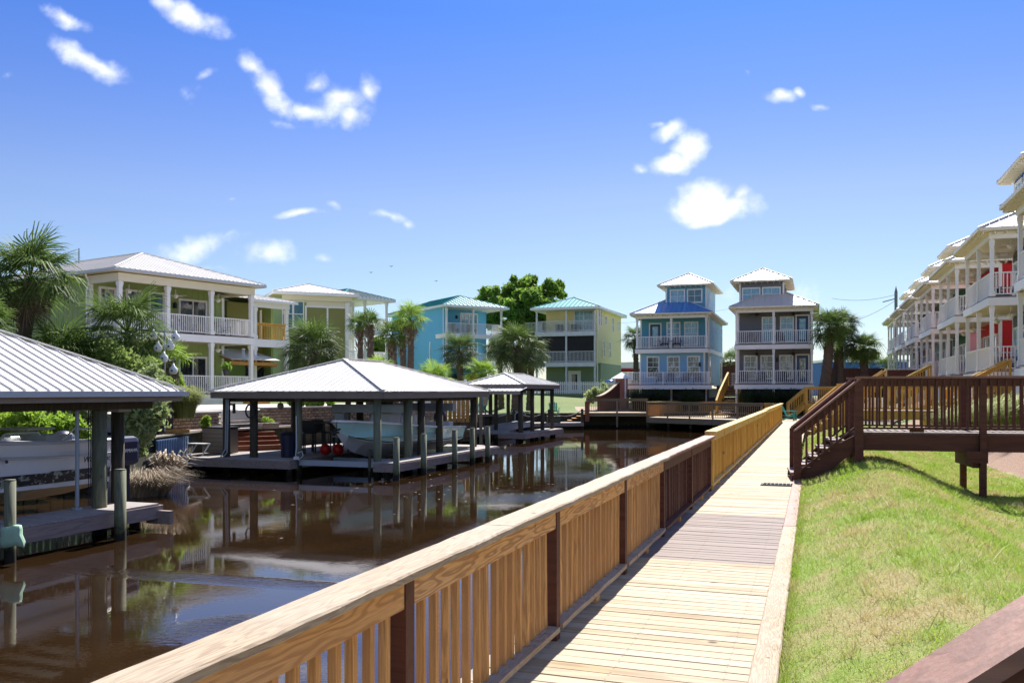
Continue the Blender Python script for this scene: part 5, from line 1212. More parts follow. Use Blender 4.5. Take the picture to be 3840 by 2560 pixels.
palm('second palm crown hidden behind the largest round palm', PB(1985, 68, .6), (wx(1990, 68), 68, 4.5), 1.9, 30, 'fr_dark', .22, low=-60)
palm('dark palm left of the balconies of the yellow stucco house', PB(1880, 70, .6), (wx(1868, 70), 70, 4.9), 1.6, 24, 'fr_dark', .2, low=-50)
palm('slim palm between the yellow house and the light blue house', PB(2385, 86, .8), (wx(2380, 86), 86, 6.7), 1.7, 30, 'fr_dark', .24, low=-60)
palm('tall thick trunked palm touching the charcoal house', PB(3085, 62, 1.2), (wx(3112, 62), 62, 6.0), 1.75, 40, 'fr_mid', .3, low=-60, n=26)
palm('tall palm with the highest crown behind its thick trunked neighbour', PB(3120, 66, 1.2), (wx(3155, 66), 66, 6.5), 1.65, 36, 'fr_dark', .25, low=-60, n=26)
palm('middle palm with upturned boots between its two neighbours', PB(3148, 65, 1.2), (wx(3150, 65), 65, 5.0), 1.6, 26, 'fr_dark', .2, low=-60)
palm('separate palm right of the tall pair before the blue building', PB(3236, 65, 1.2), (wx(3238, 65), 65, 4.75), 1.65, 38, 'fr_mid', .26, low=-60, n=26)
palm('pale palmetto at the far end of the row houses', PB(3330, 92, 1.2), (wx(3325, 92), 92, 4.2), 1.7, 20, 'fr_mid', .2, low=-40)
palm('far palm seen between the light blue and charcoal houses', PB(2745, 95, 1.2), (wx(2740, 95), 95, 4.8), 1.7, 22, 'fr_mid', .2, low=-40)
# broadleaf tree behind
def tree(label, base, blobs, n, size, mat, trunk_r=.35, name='broadleaf_tree', cat='tree', squash=1.0, forks=4):
    r = thing(name, label, cat, base); c = [(x - base[0], y - base[1], z - base[2], q) for x, y, z, q in blobs]
    zc = min(q[2] for q in c); mb = MB().tube([(0, 0, -.3), (.1, 0, zc * .5), (0, .1, zc)], [trunk_r * 1.3, trunk_r, trunk_r * .8], 8)
    part('trunk', mb, M['bark'], r)
    for q in sorted(c, key=lambda q: -q[3])[:forks]: part('limb', MB().tube([(0, 0, zc * .8), (q[0] * .5, q[1] * .5, (zc + q[2]) / 2), (q[0], q[1], q[2])], [trunk_r * .6, trunk_r * .35, trunk_r * .12], 6), M['bark'], r)
    link('crown', leaves('crown', c, n, size, M[mat], squash), r); return r
def blobs_px(lst, Y): return [(wx(px, Y + dy), Y + dy, wz(py, Y + dy), rp / 3400 * Y) for px, py, rp, dy in lst]
big = [(1790, 1140, 30, 2), (1830, 1110, 42, 0), (1870, 1150, 45, -1), (1915, 1095, 45, 1), (1955, 1075, 40, 0), (1985, 1060, 35, 2), (1930, 1160, 55, -3), (1990, 1130, 60, -3), (2045, 1100, 45, 0), (2085, 1085, 36, 2), (2060, 1160, 55, -2),
       (1850, 1200, 50, 0), (1960, 1230, 60, -2), (2020, 1210, 55, -1), (1900, 1240, 50, 0), (2000, 1290, 60, 0), (1880, 1300, 55, 1), (2090, 1170, 40, 1), (2080, 1230, 40, 1), (1760, 1165, 20, 3), (1978, 1052, 16, 0), (1998, 1056, 14, 1), (1862, 1082, 14, 1), (1930, 1064, 15, 0), (2094, 1062, 12, 1), (2108, 1105, 22, 2), (1780, 1200, 40, 2)]
bl = []
for px, py, rp, dy in big:
    bl.append((px, py, rp * .72, dy))
    for k in range(5): bl.append((px + rnd.uniform(-1, 1) * rp * .8, py + rnd.uniform(-1, .8) * rp * .8, rp * rnd.uniform(.22, .42), dy + rnd.uniform(-2, 1)))
tree('large dark green tree towering between the blue and the yellow stucco houses', (wx(1960, 100), 100, 1.0), blobs_px(bl, 100), 42000, .24, 'leaf_tree', .5, squash=1.05, forks=8)
tree('small green tree between the white house and the blue stucco house', (wx(1425, 92), 92, 1.0), blobs_px([(1415, 1290, 34, 0), (1445, 1310, 30, 0), (1400, 1330, 36, 0), (1430, 1350, 40, 0), (1395, 1180, 10, 0), (1400, 1200, 14, 0)], 92), 2600, .22, 'leaf_tree', .18)
tree('small distant tree over the blue building', (wx(3235, 130), 130, 1.0), blobs_px([(3205, 1330, 22, 0), (3240, 1322, 26, 0), (3275, 1335, 20, 0), (3225, 1345, 30, 0), (3265, 1345, 24, 0)], 130), 1500, .3, 'leaf_olive', .2)
tree('far treetop left of the palms behind the grey house', (wx(3140, 150), 150, 1.0), blobs_px([(3120, 1345, 14, 0), (3150, 1342, 16, 0)], 150), 500, .3, 'leaf_olive', .2)
def shrub(label, c, blobs, n, size, mat, name='shrub', cat='shrub', stem=True, squash=.9, shell=.4):
    r = thing(name, label, cat, c); q = [(x - c[0], y - c[1], z - c[2], s_) for x, y, z, s_ in blobs]
    if stem:
        for k in range(4): s_ = q[k % len(q)]; part('stem', MB().tube([(rnd.uniform(-.1, .1), rnd.uniform(-.1, .1), -.1), (s_[0] * .6, s_[1] * .6, max(.05, s_[2] * .5)), (s_[0], s_[1], max(.1, s_[2]))], [.03, .022, .01], 5), M['bark'], r)
    link('foliage', leaves('foliage', q, n, size, M[mat], squash, shell=shell), r); return r
for lbl, px, Y, bb, n, mt in (
    ('pale green pittosporum bush at the left edge behind the white boat', 40, 20.8, [(20, 1600, 60, 0), (60, 1640, 50, 0), (30, 1560, 40, .4), (-30, 1600, 60, .4), (70, 1580, 40, .3)], 2600, 'leaf_lime'),
    ('rounded sunlit bush directly above the white hull', 130, 20.6, [(110, 1560, 45, 0), (140, 1600, 55, 0), (100, 1620, 50, -.2), (160, 1640, 40, -.1), (95, 1530, 38, .3)], 3000, 'leaf_lime'),
    ('low sunlit bush above the stern rail of the white boat', 250, 21.0, [(200, 1590, 38, 0), (240, 1610, 40, -.1), (280, 1600, 42, 0), (230, 1575, 30, .2), (310, 1625, 35, 0), (265, 1640, 40, 0)], 2600, 'leaf_lime'),
    ('shaded leafy bush under the shelter eave at the far left', 60, 23.0, [(20, 1520, 50, 0), (80, 1500, 45, 0), (140, 1510, 45, 0), (60, 1560, 50, 0), (0, 1480, 40, 0)], 2400, 'leaf_shrub'),
    ('loose feathery bush between the two shelter posts', 300, 23.0, [(240, 1530, 45, 0), (290, 1520, 50, 0), (340, 1540, 50, 0), (300, 1580, 45, 0), (230, 1570, 35, 0), (200, 1520, 40, 0)], 2600, 'leaf_olive')):
    shrub(lbl, PB(px, Y, .36), blobs_px(bb, Y), n, .07, mt)
shrub('large feathery myrtle overhanging the bulkhead beside the shelter posts', PB(540, 24.6, .36), blobs_px([(480, 1530, 45, 0), (530, 1490, 60, 0), (590, 1480, 50, .3), (560, 1560, 60, -.1), (500, 1600, 45, -.2), (600, 1540, 34, 0), (550, 1620, 34, -.3), (480, 1660, 30, -.4), (520, 1650, 40, -.4), (440, 1500, 40, .3), (600, 1440, 36, .8), (540, 1420, 40, 1), (520, 1690, 30, -.2), (470, 1570, 50, .2), (505, 1450, 50, .6), (575, 1400, 34, 1.0)], 24.6), 14000, .075, 'leaf_olive', name='myrtle_shrub', shell=.15)
shrub('tall mixed green shrub below the palms on the left bank', PB(460, 27.2, .4), blobs_px([(400, 1320, 60, 0), (460, 1360, 60, 0), (520, 1390, 55, 0), (560, 1370, 40, .3), (340, 1370, 50, .3), (380, 1400, 60, 0), (560, 1430, 50, 0), (620, 1440, 35, 0)], 27.2), 8500, .065, 'leaf_shrub', name='mixed_shrub', shell=.2)
shrub('olive green shrub filling the gap behind the nearest roof', PB(240, 29.5, .4), blobs_px([(120, 1330, 60, 0), (200, 1350, 60, 0), (280, 1330, 60, 0), (60, 1300, 50, 0), (20, 1330, 60, 0), (330, 1400, 60, 0), (420, 1430, 60, 0)], 29.5), 5000, .09, 'leaf_olive', name='olive_shrub')
shrub('small lime green plant below the gourd bird houses', PB(670, 31.5, .9), blobs_px([(665, 1410, 18, 0), (672, 1430, 20, 0), (655, 1385, 14, 0), (680, 1450, 16, 0)], 31.5), 900, .06, 'leaf_lime')
shrub('bright green fern growing out of the retaining wall', PB(772, 31.0, .45), blobs_px([(765, 1580, 14, 0), (775, 1570, 14, 0), (770, 1600, 14, 0), (780, 1590, 10, 0)], 31.0), 900, .05, 'leaf_lime', stem=False)
shrub('lush sunlit planting on the patio behind the trash can', PB(1160, 41, 1.05), blobs_px([(1130, 1510, 14, 0), (1160, 1515, 14, 0), (1200, 1512, 14, 0), (1240, 1510, 15, 0), (1090, 1512, 10, 0)], 41), 1500, .08, 'leaf_lime', stem=False)
shrub('round leafy shrub at the corner of the raised deck', PB(2225, 70, .9), blobs_px([(2215, 1480, 22, 0), (2235, 1465, 18, 0), (2245, 1490, 20, 0), (2210, 1500, 16, 0)], 70), 1500, .1, 'leaf_olive')
shrub('thin twiggy shrub right of the round leafy shrub', PB(2262, 71, .9), blobs_px([(2262, 1440, 14, 0), (2255, 1470, 20, 0), (2275, 1455, 16, 0), (2268, 1490, 20, 0)], 71), 700, .08, 'leaf_olive', shell=.0)
def tuft(label, c, n, h, spread, mat, w_=.012, name='grass_tuft', cat='grass clump', lean=(0, 0), group=None, curl=.9):
    r0 = NR.random((n, 6)); az = r0[:, 0] * 6.283; rad = np.sqrt(r0[:, 1]) * spread * .35; L = h * (.6 + .5 * r0[:, 2]); out = curl * (.2 + .8 * r0[:, 3])
    bx, by = rad * np.cos(az), rad * np.sin(az); dxx, dyy = np.cos(az), np.sin(az); V = []
    px_, py_ = -np.sin(az) * w_, np.cos(az) * w_
    fr = [(0, 0, 1), (.45, .10, .95), (.8, .42, .7), (1.0, .85, .1)]; zz = [0, .48, .78, .70]; xs = [0, .16, .50, .92]
    rows = []
    for (f, _, wf), z, x in zip(fr, zz, xs):
        cx = bx + (dxx * x * out * 1.0 + lean[0] * f) * L; cy = by + (dyy * x * out + lean[1] * f) * L; cz = z * L * (1.25 - .45 * out)
        rows.append((np.stack([cx - px_ * wf, cy - py_ * wf, cz], 1), np.stack([cx + px_ * wf, cy + py_ * wf, cz], 1)))
    V = np.stack([p for rw in rows for p in rw], 1).reshape(-1, 3); b_ = np.arange(n)[:, None] * 8
    F = np.concatenate([b_ + np.array([[2 * k, 2 * k + 1, 2 * k + 3, 2 * k + 2]]) for k in range(3)])
    me = npmesh(name, V, F, M[mat]); setrnd(me, NR.random(n), 8)
    o = tag(link(name, me), label, cat, group); o.location = c; return o
tuft('large arching ornamental grass clump on the block retaining wall', (wx(690, 30.6), 30.6, .85), 2600, 1.15, .9, 'grass_tuft', .008)
tuft('dead brown reeds lying over the water at the bulkhead', (wx(545, 22.8), 22.8, -.9), 1200, .85, 1.6, 'reed', .007, lean=(.5, -.3), name='reed_clump', cat='reeds')
tuft('withered curled reed heads on top of the dead reeds', (wx(625, 23.4), 23.4, -.5), 140, .8, .8, 'reed', .03, name='reed_clump', cat='reeds', lean=(.2, 0))
tuft('wiry reed tuft on the bank behind the finger pier', (wx(1655, 40), 40, -.9), 120, .9, .5, 'reed', .01, name='reed_clump', cat='reeds')
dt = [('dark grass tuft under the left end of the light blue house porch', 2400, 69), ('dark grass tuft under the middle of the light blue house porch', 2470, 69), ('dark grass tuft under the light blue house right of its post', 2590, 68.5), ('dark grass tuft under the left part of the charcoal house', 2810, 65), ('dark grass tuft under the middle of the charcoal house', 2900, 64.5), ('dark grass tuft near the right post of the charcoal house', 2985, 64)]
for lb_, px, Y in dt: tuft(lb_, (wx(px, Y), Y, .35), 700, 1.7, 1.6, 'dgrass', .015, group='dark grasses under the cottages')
ft_ = [(l_, wx(p_, Y_), Y_, 0) for l_, p_, Y_ in (('largest green fountain grass clump seen through the brown railing near the right edge', 3790, 28), ('fountain grass clump just left of the largest clump', 3715, 30), ('fountain grass clump left of the wide brown railing post', 3640, 31.5), ('fountain grass clump behind the end of the yellow bridge', 3565, 34), ('small fountain grass clump farther along the mulch bed', 3600, 37), ('fountain grass clump at the very right edge of the mulch bed', 3850, 26.5))]
for lb_, x, y, z in ft_: tuft(lb_, (x, y, ground_z(x, y) - .05), 900, 1.35, 1.1, 'grass_tuft', .010, group='fountain grasses in the mulch bed')

# grass blades on the berm (nobody could count them)
def blades():
    n = 210000; s_ = 2.0 + NR.random(n) ** 1.35 * 34; xp = -.18 + NR.random(n) * 4.65
    cx, cy = xp * CS + s_ * SN, -xp * SN + s_ * CS
    ok = (cy > 1.9) & (cx < cy * .62 + .3); s_, xp, cx, cy = s_[ok], xp[ok], cx[ok], cy[ok]; n = len(cx)
    # weeds and denser clumps, and blades creeping over the curb
    nc = 420; cs_, cx_ = 2.5 + NR.random(nc) ** 1.3 * 26, -.1 + NR.random(nc) * 4.2; m_ = 26
    s_ = np.concatenate([s_, np.repeat(cs_, m_) + NR.normal(size=nc * m_) * .05, 2.2 + NR.random(9000) ** 1.3 * 30]); xp = np.concatenate([xp, np.repeat(cx_, m_) + NR.normal(size=nc * m_) * .05, -.235 + NR.random(9000) * .09])
    tall = np.concatenate([np.ones(n), np.full(nc * m_, 1.8), np.full(9000, 1.3)]); n = len(s_); cx, cy = xp * CS + s_ * SN, -xp * SN + s_ * CS
    def gz(xp, s_):
        sm_ = lambda a, b, x: (lambda t_: t_ * t_ * (3 - 2 * t_))(np.clip((x - a) / (b - a), 0, 1))
        h = -.05 + .42 * np.exp(-((xp - 1.0) / 1.15) ** 2) - .27 * sm_(1.5, 3.2, xp) + .10 * np.sin(s_ * .35 + 1) * sm_(0, 1, xp) * .5
        return h - .105 * np.exp(-((xp + .2) / .9) ** 2) + 1.85 * sm_(4.0, 8.0, xp)
    z = gz(np.maximum(xp, -.19), s_) - .006; az = NR.random(n) * 6.283; far = np.clip(cy / 12, .6, 2.6) * (.6 + .4 * tall)
    hgt = (.028 + .042 * NR.random(n)) * (1 + .5 * (NR.random(n) > .96)) * tall; w_ = (.0028 + .0030 * NR.random(n)) * far; ln = NR.normal(size=(n, 2)) * hgt[:, None] * .8
    P = np.stack([cx, cy, z], 1); a = np.stack([np.cos(az), np.sin(az), 0 * az], 1) * w_[:, None]
    V = np.stack([P - a, P + a, P + np.concatenate([ln, hgt[:, None]], 1)], 1).reshape(-1, 3)
    me = npmesh('grass_blades', V, np.arange(n * 3).reshape(n, 3), bladem); setrnd(me, NR.random(n), 3); o = link('grass_blades', me); tag(o, 'short patchy green and straw coloured grass on the bank beside the boardwalk', 'grass'); o['kind'] = 'stuff'
m, t = newmat('grass_blade'); v, r = ocoord(t, False)
n1 = t.noise(v, .55, 4, .6).outputs[0]; n2 = t.noise(v, 2.3, 4, .65).outputs[0]; a = t.n('ShaderNodeAttribute', attribute_name='rnd').outputs['Fac']
k = t.math('ADD', t.math('ADD', t.math('MULTIPLY', n1, .6), t.math('MULTIPLY', n2, .55)), t.mr(a, 0, 1, -.10, .10))
c = t.mix(t.mr(k, .54, .67, 0, 1, True), (.36, .50, .06), (.64, .52, .26)); c = t.mix(t.mr(a, .78, 1, 0, .5), c, (.10, .20, .03))
finish(t, c, .6, spec=.2, trans=.3); bladem = m
blades()

# ---------------------------------------------------------------- terrace: retaining wall, steps, patio
rw = thing('retaining_wall', 'curved tan split block retaining wall along the patio', 'wall', (0, 0, 0))
def wallrun(P, z0, ztop0, ztop1, blk=.22, hh=.115):
    tot = sum(math.dist(a, b) for a, b in zip(P, P[1:])); acc = 0; cnt = 0
    bm = [cm(('blk', k), lambda k=k: MB().add([(-.5, -.35, -.5), (.5, -.35, -.5), (.5, .5, -.5), (-.5, .5, -.5), (-.5, -.35, .5), (.5, -.35, .5), (.5, .5, .5), (-.5, .5, .5), (-.36 + .05 * k, -.55 - .1 * (k % 2), -.3), (.34, -.6, -.32 + .06 * k), (.35 - .04 * k, -.58, .34), (-.35, -.52 - .05 * k, .33)],
        [(0, 3, 2, 1), (4, 5, 6, 7), (1, 2, 6, 5), (2, 3, 7, 6), (3, 0, 4, 7), (0, 1, 9, 8), (1, 5, 10, 9), (5, 4, 11, 10), (4, 0, 8, 11), (8, 9, 10, 11)]).mesh('brick', M['stone'])) for k in range(4)]
    for a, b in zip(P, P[1:]):
        A_, B_ = Vector(a), Vector(b); L = (B_ - A_).length; u = (B_ - A_) / L; an = math.atan2(u.y, u.x); n = max(1, int(L / blk))
        for q in range(n):
            f = (acc + (q + .5) * L / n) / tot; zt_ = ztop0 + (ztop1 - ztop0) * f; rows = max(1, round((zt_ - z0) / hh))
            for j in range(rows):
                c = A_ + u * ((q + .5 + .5 * (j % 2)) * L / n)
                link('brick', rnd.choice(bm), rw, (c.x + rnd.uniform(-.01, .01), c.y + rnd.uniform(-.012, .012), z0 + (j + .5) * hh), (0, rnd.uniform(-.02, .02), an + rnd.uniform(-.05, .05)), (L / n * .96, .2, hh * .93))
            c = A_ + u * ((q + .5) * L / n); link('cap_stone', cm('cap', lambda: MB().box(-.5, -.6, -.5, .5, .5, .5).mesh('cap', M['stonecap'])), rw, (c.x, c.y, z0 + rows * hh + .03), (0, 0, an), (L / n * .98, .3, .06))
        acc += L
WL = [(-12.4, 28.6), (-11.7, 30.5), (-11.2, 32.0), (-10.75, 33.1)]; WR = [(-9.75, 35.0), (-8.9, 36.4), (-7.7, 37.9), (-6.2, 39.2), (-4.6, 40.6), (-3.4, 42.6)]
wallrun(WL, .38, .93, 1.0); wallrun(WR, .38, 1.05, 1.05)
pt = root_struct('patio'); part('patio_slab', MB().prism(WL[:1] + WL[1:] + [(-10.6, 33.9), (-9.9, 35.2)] + WR[1:] + [(-3.4, 47), (-8, 56), (-20, 47), (-20, 36), (-14, 29.5)], .45, 1.03), M['conc'], pt)
stp = thing('garden_steps', 'pale brick steps climbing through the retaining wall', 'steps', (-10.35, 33.7, .38), math.atan2(1.9, 1.0))
for k in range(5):
    for q in range(9): part('brick', MB().box(-.95 + q * .22 + .004, -.05 + k * .22, k * .13, -.95 + (q + 1) * .22 - .004, .2 + k * .22, (k + 1) * .13), M['paver'], stp)
    part('tread', MB().box(-1.0, -.08 + k * .22, (k + 1) * .13, 1.03, .21 + k * .22, (k + 1) * .13 + .025), M['conc'], stp)
part('path_slab', MB().box(-1.2, -1.0, -.02, 1.2, -.1, .04), M['conc'], stp)
gt = root_struct('terrace_paving'); part('paving', MB().prism([(-10.9, 29.5), (-10.8, 31.6), (-9.9, 33.1), (-8.6, 35.7), (-6.3, 39), (-4.6, 40.2), (-6.2, 39), (-7.8, 37.5), (-9.1, 36), (-10.4, 33.4), (-11.2, 31.5), (-11.6, 29.8)], .36, .42), M['paver'], gt)
# red steps down to the dock
rs_ = thing('dock_steps', 'curved red stained steps descending to the dock platform', 'steps', (-9.15, 32.35, DOCK), R(33))
for k in range(4):
    part('step', MB().box(-.9 - .06 * k, .05 + k * .26, .15 + k * .15, 1.0, .4 + k * .26, .19 + k * .15), M['redw'], rs_)
    part('riser', MB().box(-.88 - .06 * k, .07 + k * .26, .0 + k * .15, .98, .1 + k * .26, .148 + k * .15), M['redw'], rs_)
part('side_post', MB().box(-1.25, -.05, 0, -1.1, .1, .85), M['olive'], rs_)
sb = thing('storage_box', 'tan resin storage box with flat lid on the side platform', 'storage box', (wx(826, 31), 31, DOCK), R(-30))
part('body', MB().box(-.5, -.33, .03, .5, .33, .86), M['taupe'], sb); part('lid', MB().box(-.54, -.37, .862, .54, .37, .92), M['dark'], sb)
for k in range(5): part('siding_ridge', MB().box(-.505, -.335, .12 + k * .14, .505, -.329, .13 + k * .14), M['dark'], sb)
part('door', MB().box(.5, -.3, .06, .512, .3, .82), M['taupe'], sb)
cf = thing('folding_bench', 'small white folding bench at the left corner of the dock platform', 'bench', (wx(745, 30), 30.0, DOCK), R(-20))
part('seat', MB().box(-.35, -.16, .38, .35, .16, .41), M['adir_white'], cf)
for x in (-.25, .25): part('leg', MB().bar((x, -.15, 0), (x + .1, .1, .38), .04, .03), M['adir_white'], cf)
pl_ = thing('planter_box', 'grey stone planter trough with small green plants on the terrace', 'planter', (wx(1005, 34.0), 34.0, .4), R(60))
part('trough', MB().box(-.42, -.15, 0, .42, .15, .14).box(-.44, -.17, .14, .44, .17, .17), M['stonecap'], pl_); link('plant', leaves('plant', [(-.15, 0, .3, .13), (.15, 0, .24, .1)], 260, .04, M['leaf_lime']), pl_)
tc_ = thing('trash_can', 'dark mesh trash bin beside the shelter post', 'bin', (wx(1085, 29.3), 29.3, DOCK))
part('body', MB().lathe([(.0, .0), (.27, 0), (.29, .72), (.31, .74)], 14), M['navy'], tc_); part('lid', MB().lathe([(.31, .75), (.2, .82), (0, .84)], 14), M['dark'], tc_)
tb = thing('bar_table', 'dark round bar table on the dock platform', 'table', (wx(1215, 31.7), 31.7, DOCK)); part('top', MB().cyl(0, 0, 1.0, 1.04, .42, 16), M['dark'], tb); part('pedestal', MB().cyl(0, 0, .03, 1.0, .04).cyl(0, 0, 0, .03, .26, 14), M['dark'], tb)
for lb_, px, Y, rz in (('dark wicker bar stool nearest the dock post', 1160, 31.0, .4), ('dark wicker bar stool left of the bar table', 1190, 32.0, .2), ('dark wicker bar stool right of the bar table', 1245, 31.3, -.4), ('dark wicker bar stool beside the boat bow', 1280, 31.8, -.9)):
    s_ = thing('bar_stool', lb_, 'bar stool', (wx(px, Y), Y, DOCK), rz, 'bar stools on the dock platform'); part('seat', MB().box(-.21, -.2, .68, .21, .2, .74), M['dark'], s_); part('backrest', MB().box(-.21, .17, .742, .21, .21, 1.12), M['dark'], s_)
    for x in (-.18, .18):
        for y in (-.17, .17): part('leg', MB().bar((x, y, 0), (x * .95, y * .95, .68), .035, .035), M['dark'], s_)
for lb_, px in (('red round fender left of the shelter post', 1220), ('red round fender right of the shelter post', 1268)):
    b_ = thing('round_fender', lb_, 'fender', (wx(px, 30.2), 30.2, DOCK + .19), 0, 'red fenders on the dock'); part('ball', MB().sph((0, 0, 0), .19, 14, 10), M['redbuoy'], b_, smooth=True); part('eye', MB().cyl(0, 0, .17, .27, .04), M['navy'], b_)
# lumber and cap on terrace
lm = thing('lumber_pile', 'small stack of cut timber on the terrace behind the bulkhead', 'lumber', (wx(668, 29.4), 29.4, .4), .3)
for k in range(3): part('beam', MB().box(-.4, -.1 + k * .13, 0, .35, .0 + k * .13, .12), M['orangew'], lm)
# gourd bird houses
gp = thing('gourd_rack', 'pole hung with seven white gourd bird houses', 'bird house', (wx(618, 28.6), 28.6, .5))
part('pole', MB().tube([(0, 0, 0), (0, 0, 3.2)], .025, 6), M['alum'], gp)
for k in range(3): part('cross_arm', MB().bar((-.35, 0, 3.15 - k * .45), (.35, 0, 3.15 - k * .45), .02, .02), M['alum'], gp)
for x, z in ((-.33, 3.0), (.37, 2.95), (-.18, 2.62), (.2, 2.68), (.0, 2.3), (-.28, 1.95), (.3, 1.92)):
    g_ = part('gourd', MB().lathe([(0, -.14), (.09, -.12), (.135, -.03), (.12, .06), (.05, .13), (.03, .2), (0, .21)], 12), M['adir_white'], gp, smooth=True, loc=(x, -.08, z)); part('entrance_hole', MB().tube([(0, -.125, -.02), (0, -.14, -.02)], .03, 8), M['black'], g_)
# picket fence behind the shrubs, left
pf = thing('wooden_fence', 'dark weathered picket fence behind the shrubs on the left bank', 'fence', (0, 0, 0)); pk2 = cm('pk2', lambda: MB().box(-.06, -.012, 0, .06, .012, 1.25).mesh('picket', M['pile']))
for k in range(52): x = -20 + k * .165; link('picket', pk2, pf, (x, 23.6 + (x + 20) * .17 - .0, .3), (0, 0, rnd.uniform(-.03, .03)))
part('fence_rail', MB().bar((-20, 23.66, 1.2), (-11.3, 25.1, 1.2), .04, .09).bar((-20, 23.66, .6), (-11.3, 25.1, .6), .04, .09), M['alum'], pf)
part('end_post', MB().box(-10.96, 25.2, -.3, -10.84, 25.32, 1.9), M['dark'], pf)

# adirondack chairs
def adirondack(label, loc, rz, mat, group='adirondack chairs by the water'):
    r = thing('adirondack_chair', label, 'chair', loc, rz, group); m_ = M[mat]
    for k in range(5): part('back_slat', MB().bar((-.22 + k * .11, .12, .28), (-.25 + k * .125, .42, .98 - .05 * abs(k - 2)), .09, .02, (0, -1, .4)), m_, r)
    for k in range(5): part('seat_slat', MB().box(-.25, -.35 + k * .1, .375 - k * .022, .25, -.265 + k * .1, .395 - k * .022), m_, r)
    for s_ in (-1, 1):
        part('arm', MB().box(s_ * .36 - .06, -.42, .56, s_ * .36 + .06, .3, .585), m_, r)
        part('front_leg', MB().bar((s_ * .32, -.36, 0), (s_ * .32, -.34, .56), .03, .1), m_, r)
        part('rear_leg', MB().bar((s_ * .27, -.36, .34), (s_ * .27, .5, 0), .03, .1, (0, .4, 1)), m_, r)
    part('back_brace', MB().bar((-.28, .3, .57), (.28, .3, .57), .04, .04), m_, r); return r
adirondack('teal adirondack chair on the far boardwalk beside the yellow railing end', (wx(2958, 54.8), 54.8, 0), R(62), 'adir_teal')
adirondack('green adirondack chair on the rope railed dock', (wx(2076, 62), 62, DOCK + .45), R(5), 'adir_green')
part('dock_box', MB().box(wx(2076, 62) - .45, 61.4, DOCK, wx(2076, 62) + .45, 62.6, DOCK + .44), M['bulk'], rd)
tp_ = thing('wooden_platform', 'small wooden platform carrying the white and teal chairs', 'deck', (0, 0, 0)); part('deck_floor', MB().prism([(wx(1700, 47), 47, ), (wx(1860, 47), 48.5), (wx(1860, 51), 52), (wx(1700, 51), 51)], .42, .5), M['dock'], tp_)
for x, y in ((wx(1720, 47.3), 47.3), (wx(1830, 48.4), 48.4)): part('post', MB().box(x - .08, y, -.9, x + .08, y + .12, .42), M['bulk'], tp_)
adirondack('white adirondack chair on the small platform', (wx(1733, 48.3), 48.3, .5), R(40), 'adir_white'); adirondack('bright teal adirondack chair behind the white one', (wx(1748, 49.6), 49.6, .55), R(40), 'adir_tealb')
adirondack('pale lavender adirondack chair between the two teal ones', (wx(1772, 49.4), 49.4, .55), R(35), 'gel_white'); adirondack('teal adirondack chair at the right end of the platform', (wx(1802, 50.2), 50.2, .55), R(-30), 'adir_tealb')
for k, (lbl, x) in enumerate((('leftmost dark chair on the light blue house deck', 2478), ('second dark chair on the light blue house deck', 2512), ('third dark chair on the light blue house deck', 2566), ('rightmost dark chair on the light blue house deck', 2607))): adirondack(lbl, (wx(x, 73.0) - .15, 72.3 - k * .35, 2.3), R(-15), 'navy', 'dark chairs on the light blue house deck')
for k, (lbl, x) in enumerate((('dark chair at the left of the charcoal house lower porch', 2800), ('dark chair in the middle of the charcoal house lower porch', 2860), ('dark chair near the lower navy door of the charcoal house', 2935))): adirondack(lbl, (wx(x, 66.3), 67.1 - k * .42, 2.3), R(-15), 'navy', 'dark chairs on the charcoal house porch')
for k, (lbl, x, Y) in enumerate((('dark chair on the upper porch left of the light blue house column', 2495, 72.9), ('dark chair on the upper porch right of the light blue house column', 2540, 72.6))): adirondack(lbl, (wx(x, Y), Y + .3, 5.22), R(-15), 'navy', 'dark chairs on the upper porch of the light blue house')
for k, (lbl, x, Y) in enumerate((('dark chair on the upper porch of the charcoal house', 2820, 67), ('dark chair by the upper navy door of the charcoal house', 2930, 66.2))): adirondack(lbl, (wx(x, Y), Y + .3, 5.2), R(-15), 'navy', 'dark chairs on the upper porch of the charcoal house')

# ---------------------------------------------------------------- boats
def hull(secs, mats_split, n=7):
    """secs: (x, half-beam sheer, z sheer, half-beam chine, z chine, z keel). returns band meshes side/bottom"""
    side, bot = MB(), MB()
    for s_ in (1, -1):
        rows = []
        for x, bs_, zs, bc, zc, zk in secs:
            rows.append([(x, s_ * (bc + (bs_ - bc) * f ** 1.5), zc + (zs - zc) * f) for f in (1, .75, .5, .25, 0)] )
        for a, b in zip(rows, rows[1:]):
            for k in range(4): q = [a[k], a[k + 1], b[k + 1], b[k]]; side.add(q if s_ > 0 else q[::-1], [(0, 1, 2, 3)])
        for a, b in zip(secs, secs[1:]):
            q = [(a[0], s_ * a[3], a[4]), (a[0], 0, a[5]), (b[0], 0, b[5]), (b[0], s_ * b[3], b[4])]; bot.add(q if s_ > 0 else q[::-1], [(0, 1, 2, 3)])
    return side, bot
bo = thing('motor_boat', 'mint green centre console boat on a lift under the long shelter', 'boat', (O2[0], O2[1], 0), A2)
bx = -1.75; M_ = lambda s_: [(p[0], ) for p in s_]
secs = [(.25, .02, .80, .01, .55, .42), (.7, .42, .78, .12, .3, .02), (1.3, .82, .74, .42, .16, -.22), (2.1, 1.08, .68, .78, .06, -.38), (3.4, 1.22, .58, 1.0, -.0, -.46), (5.2, 1.25, .46, 1.08, -.04, -.48), (7.7, 1.18, .38, 1.06, -.04, -.46)]
def place(mb): mb.v = [(bx + v[1], v[0], v[2] + .02) for v in mb.v]; mb.f = [f[::-1] for f in mb.f]; return mb
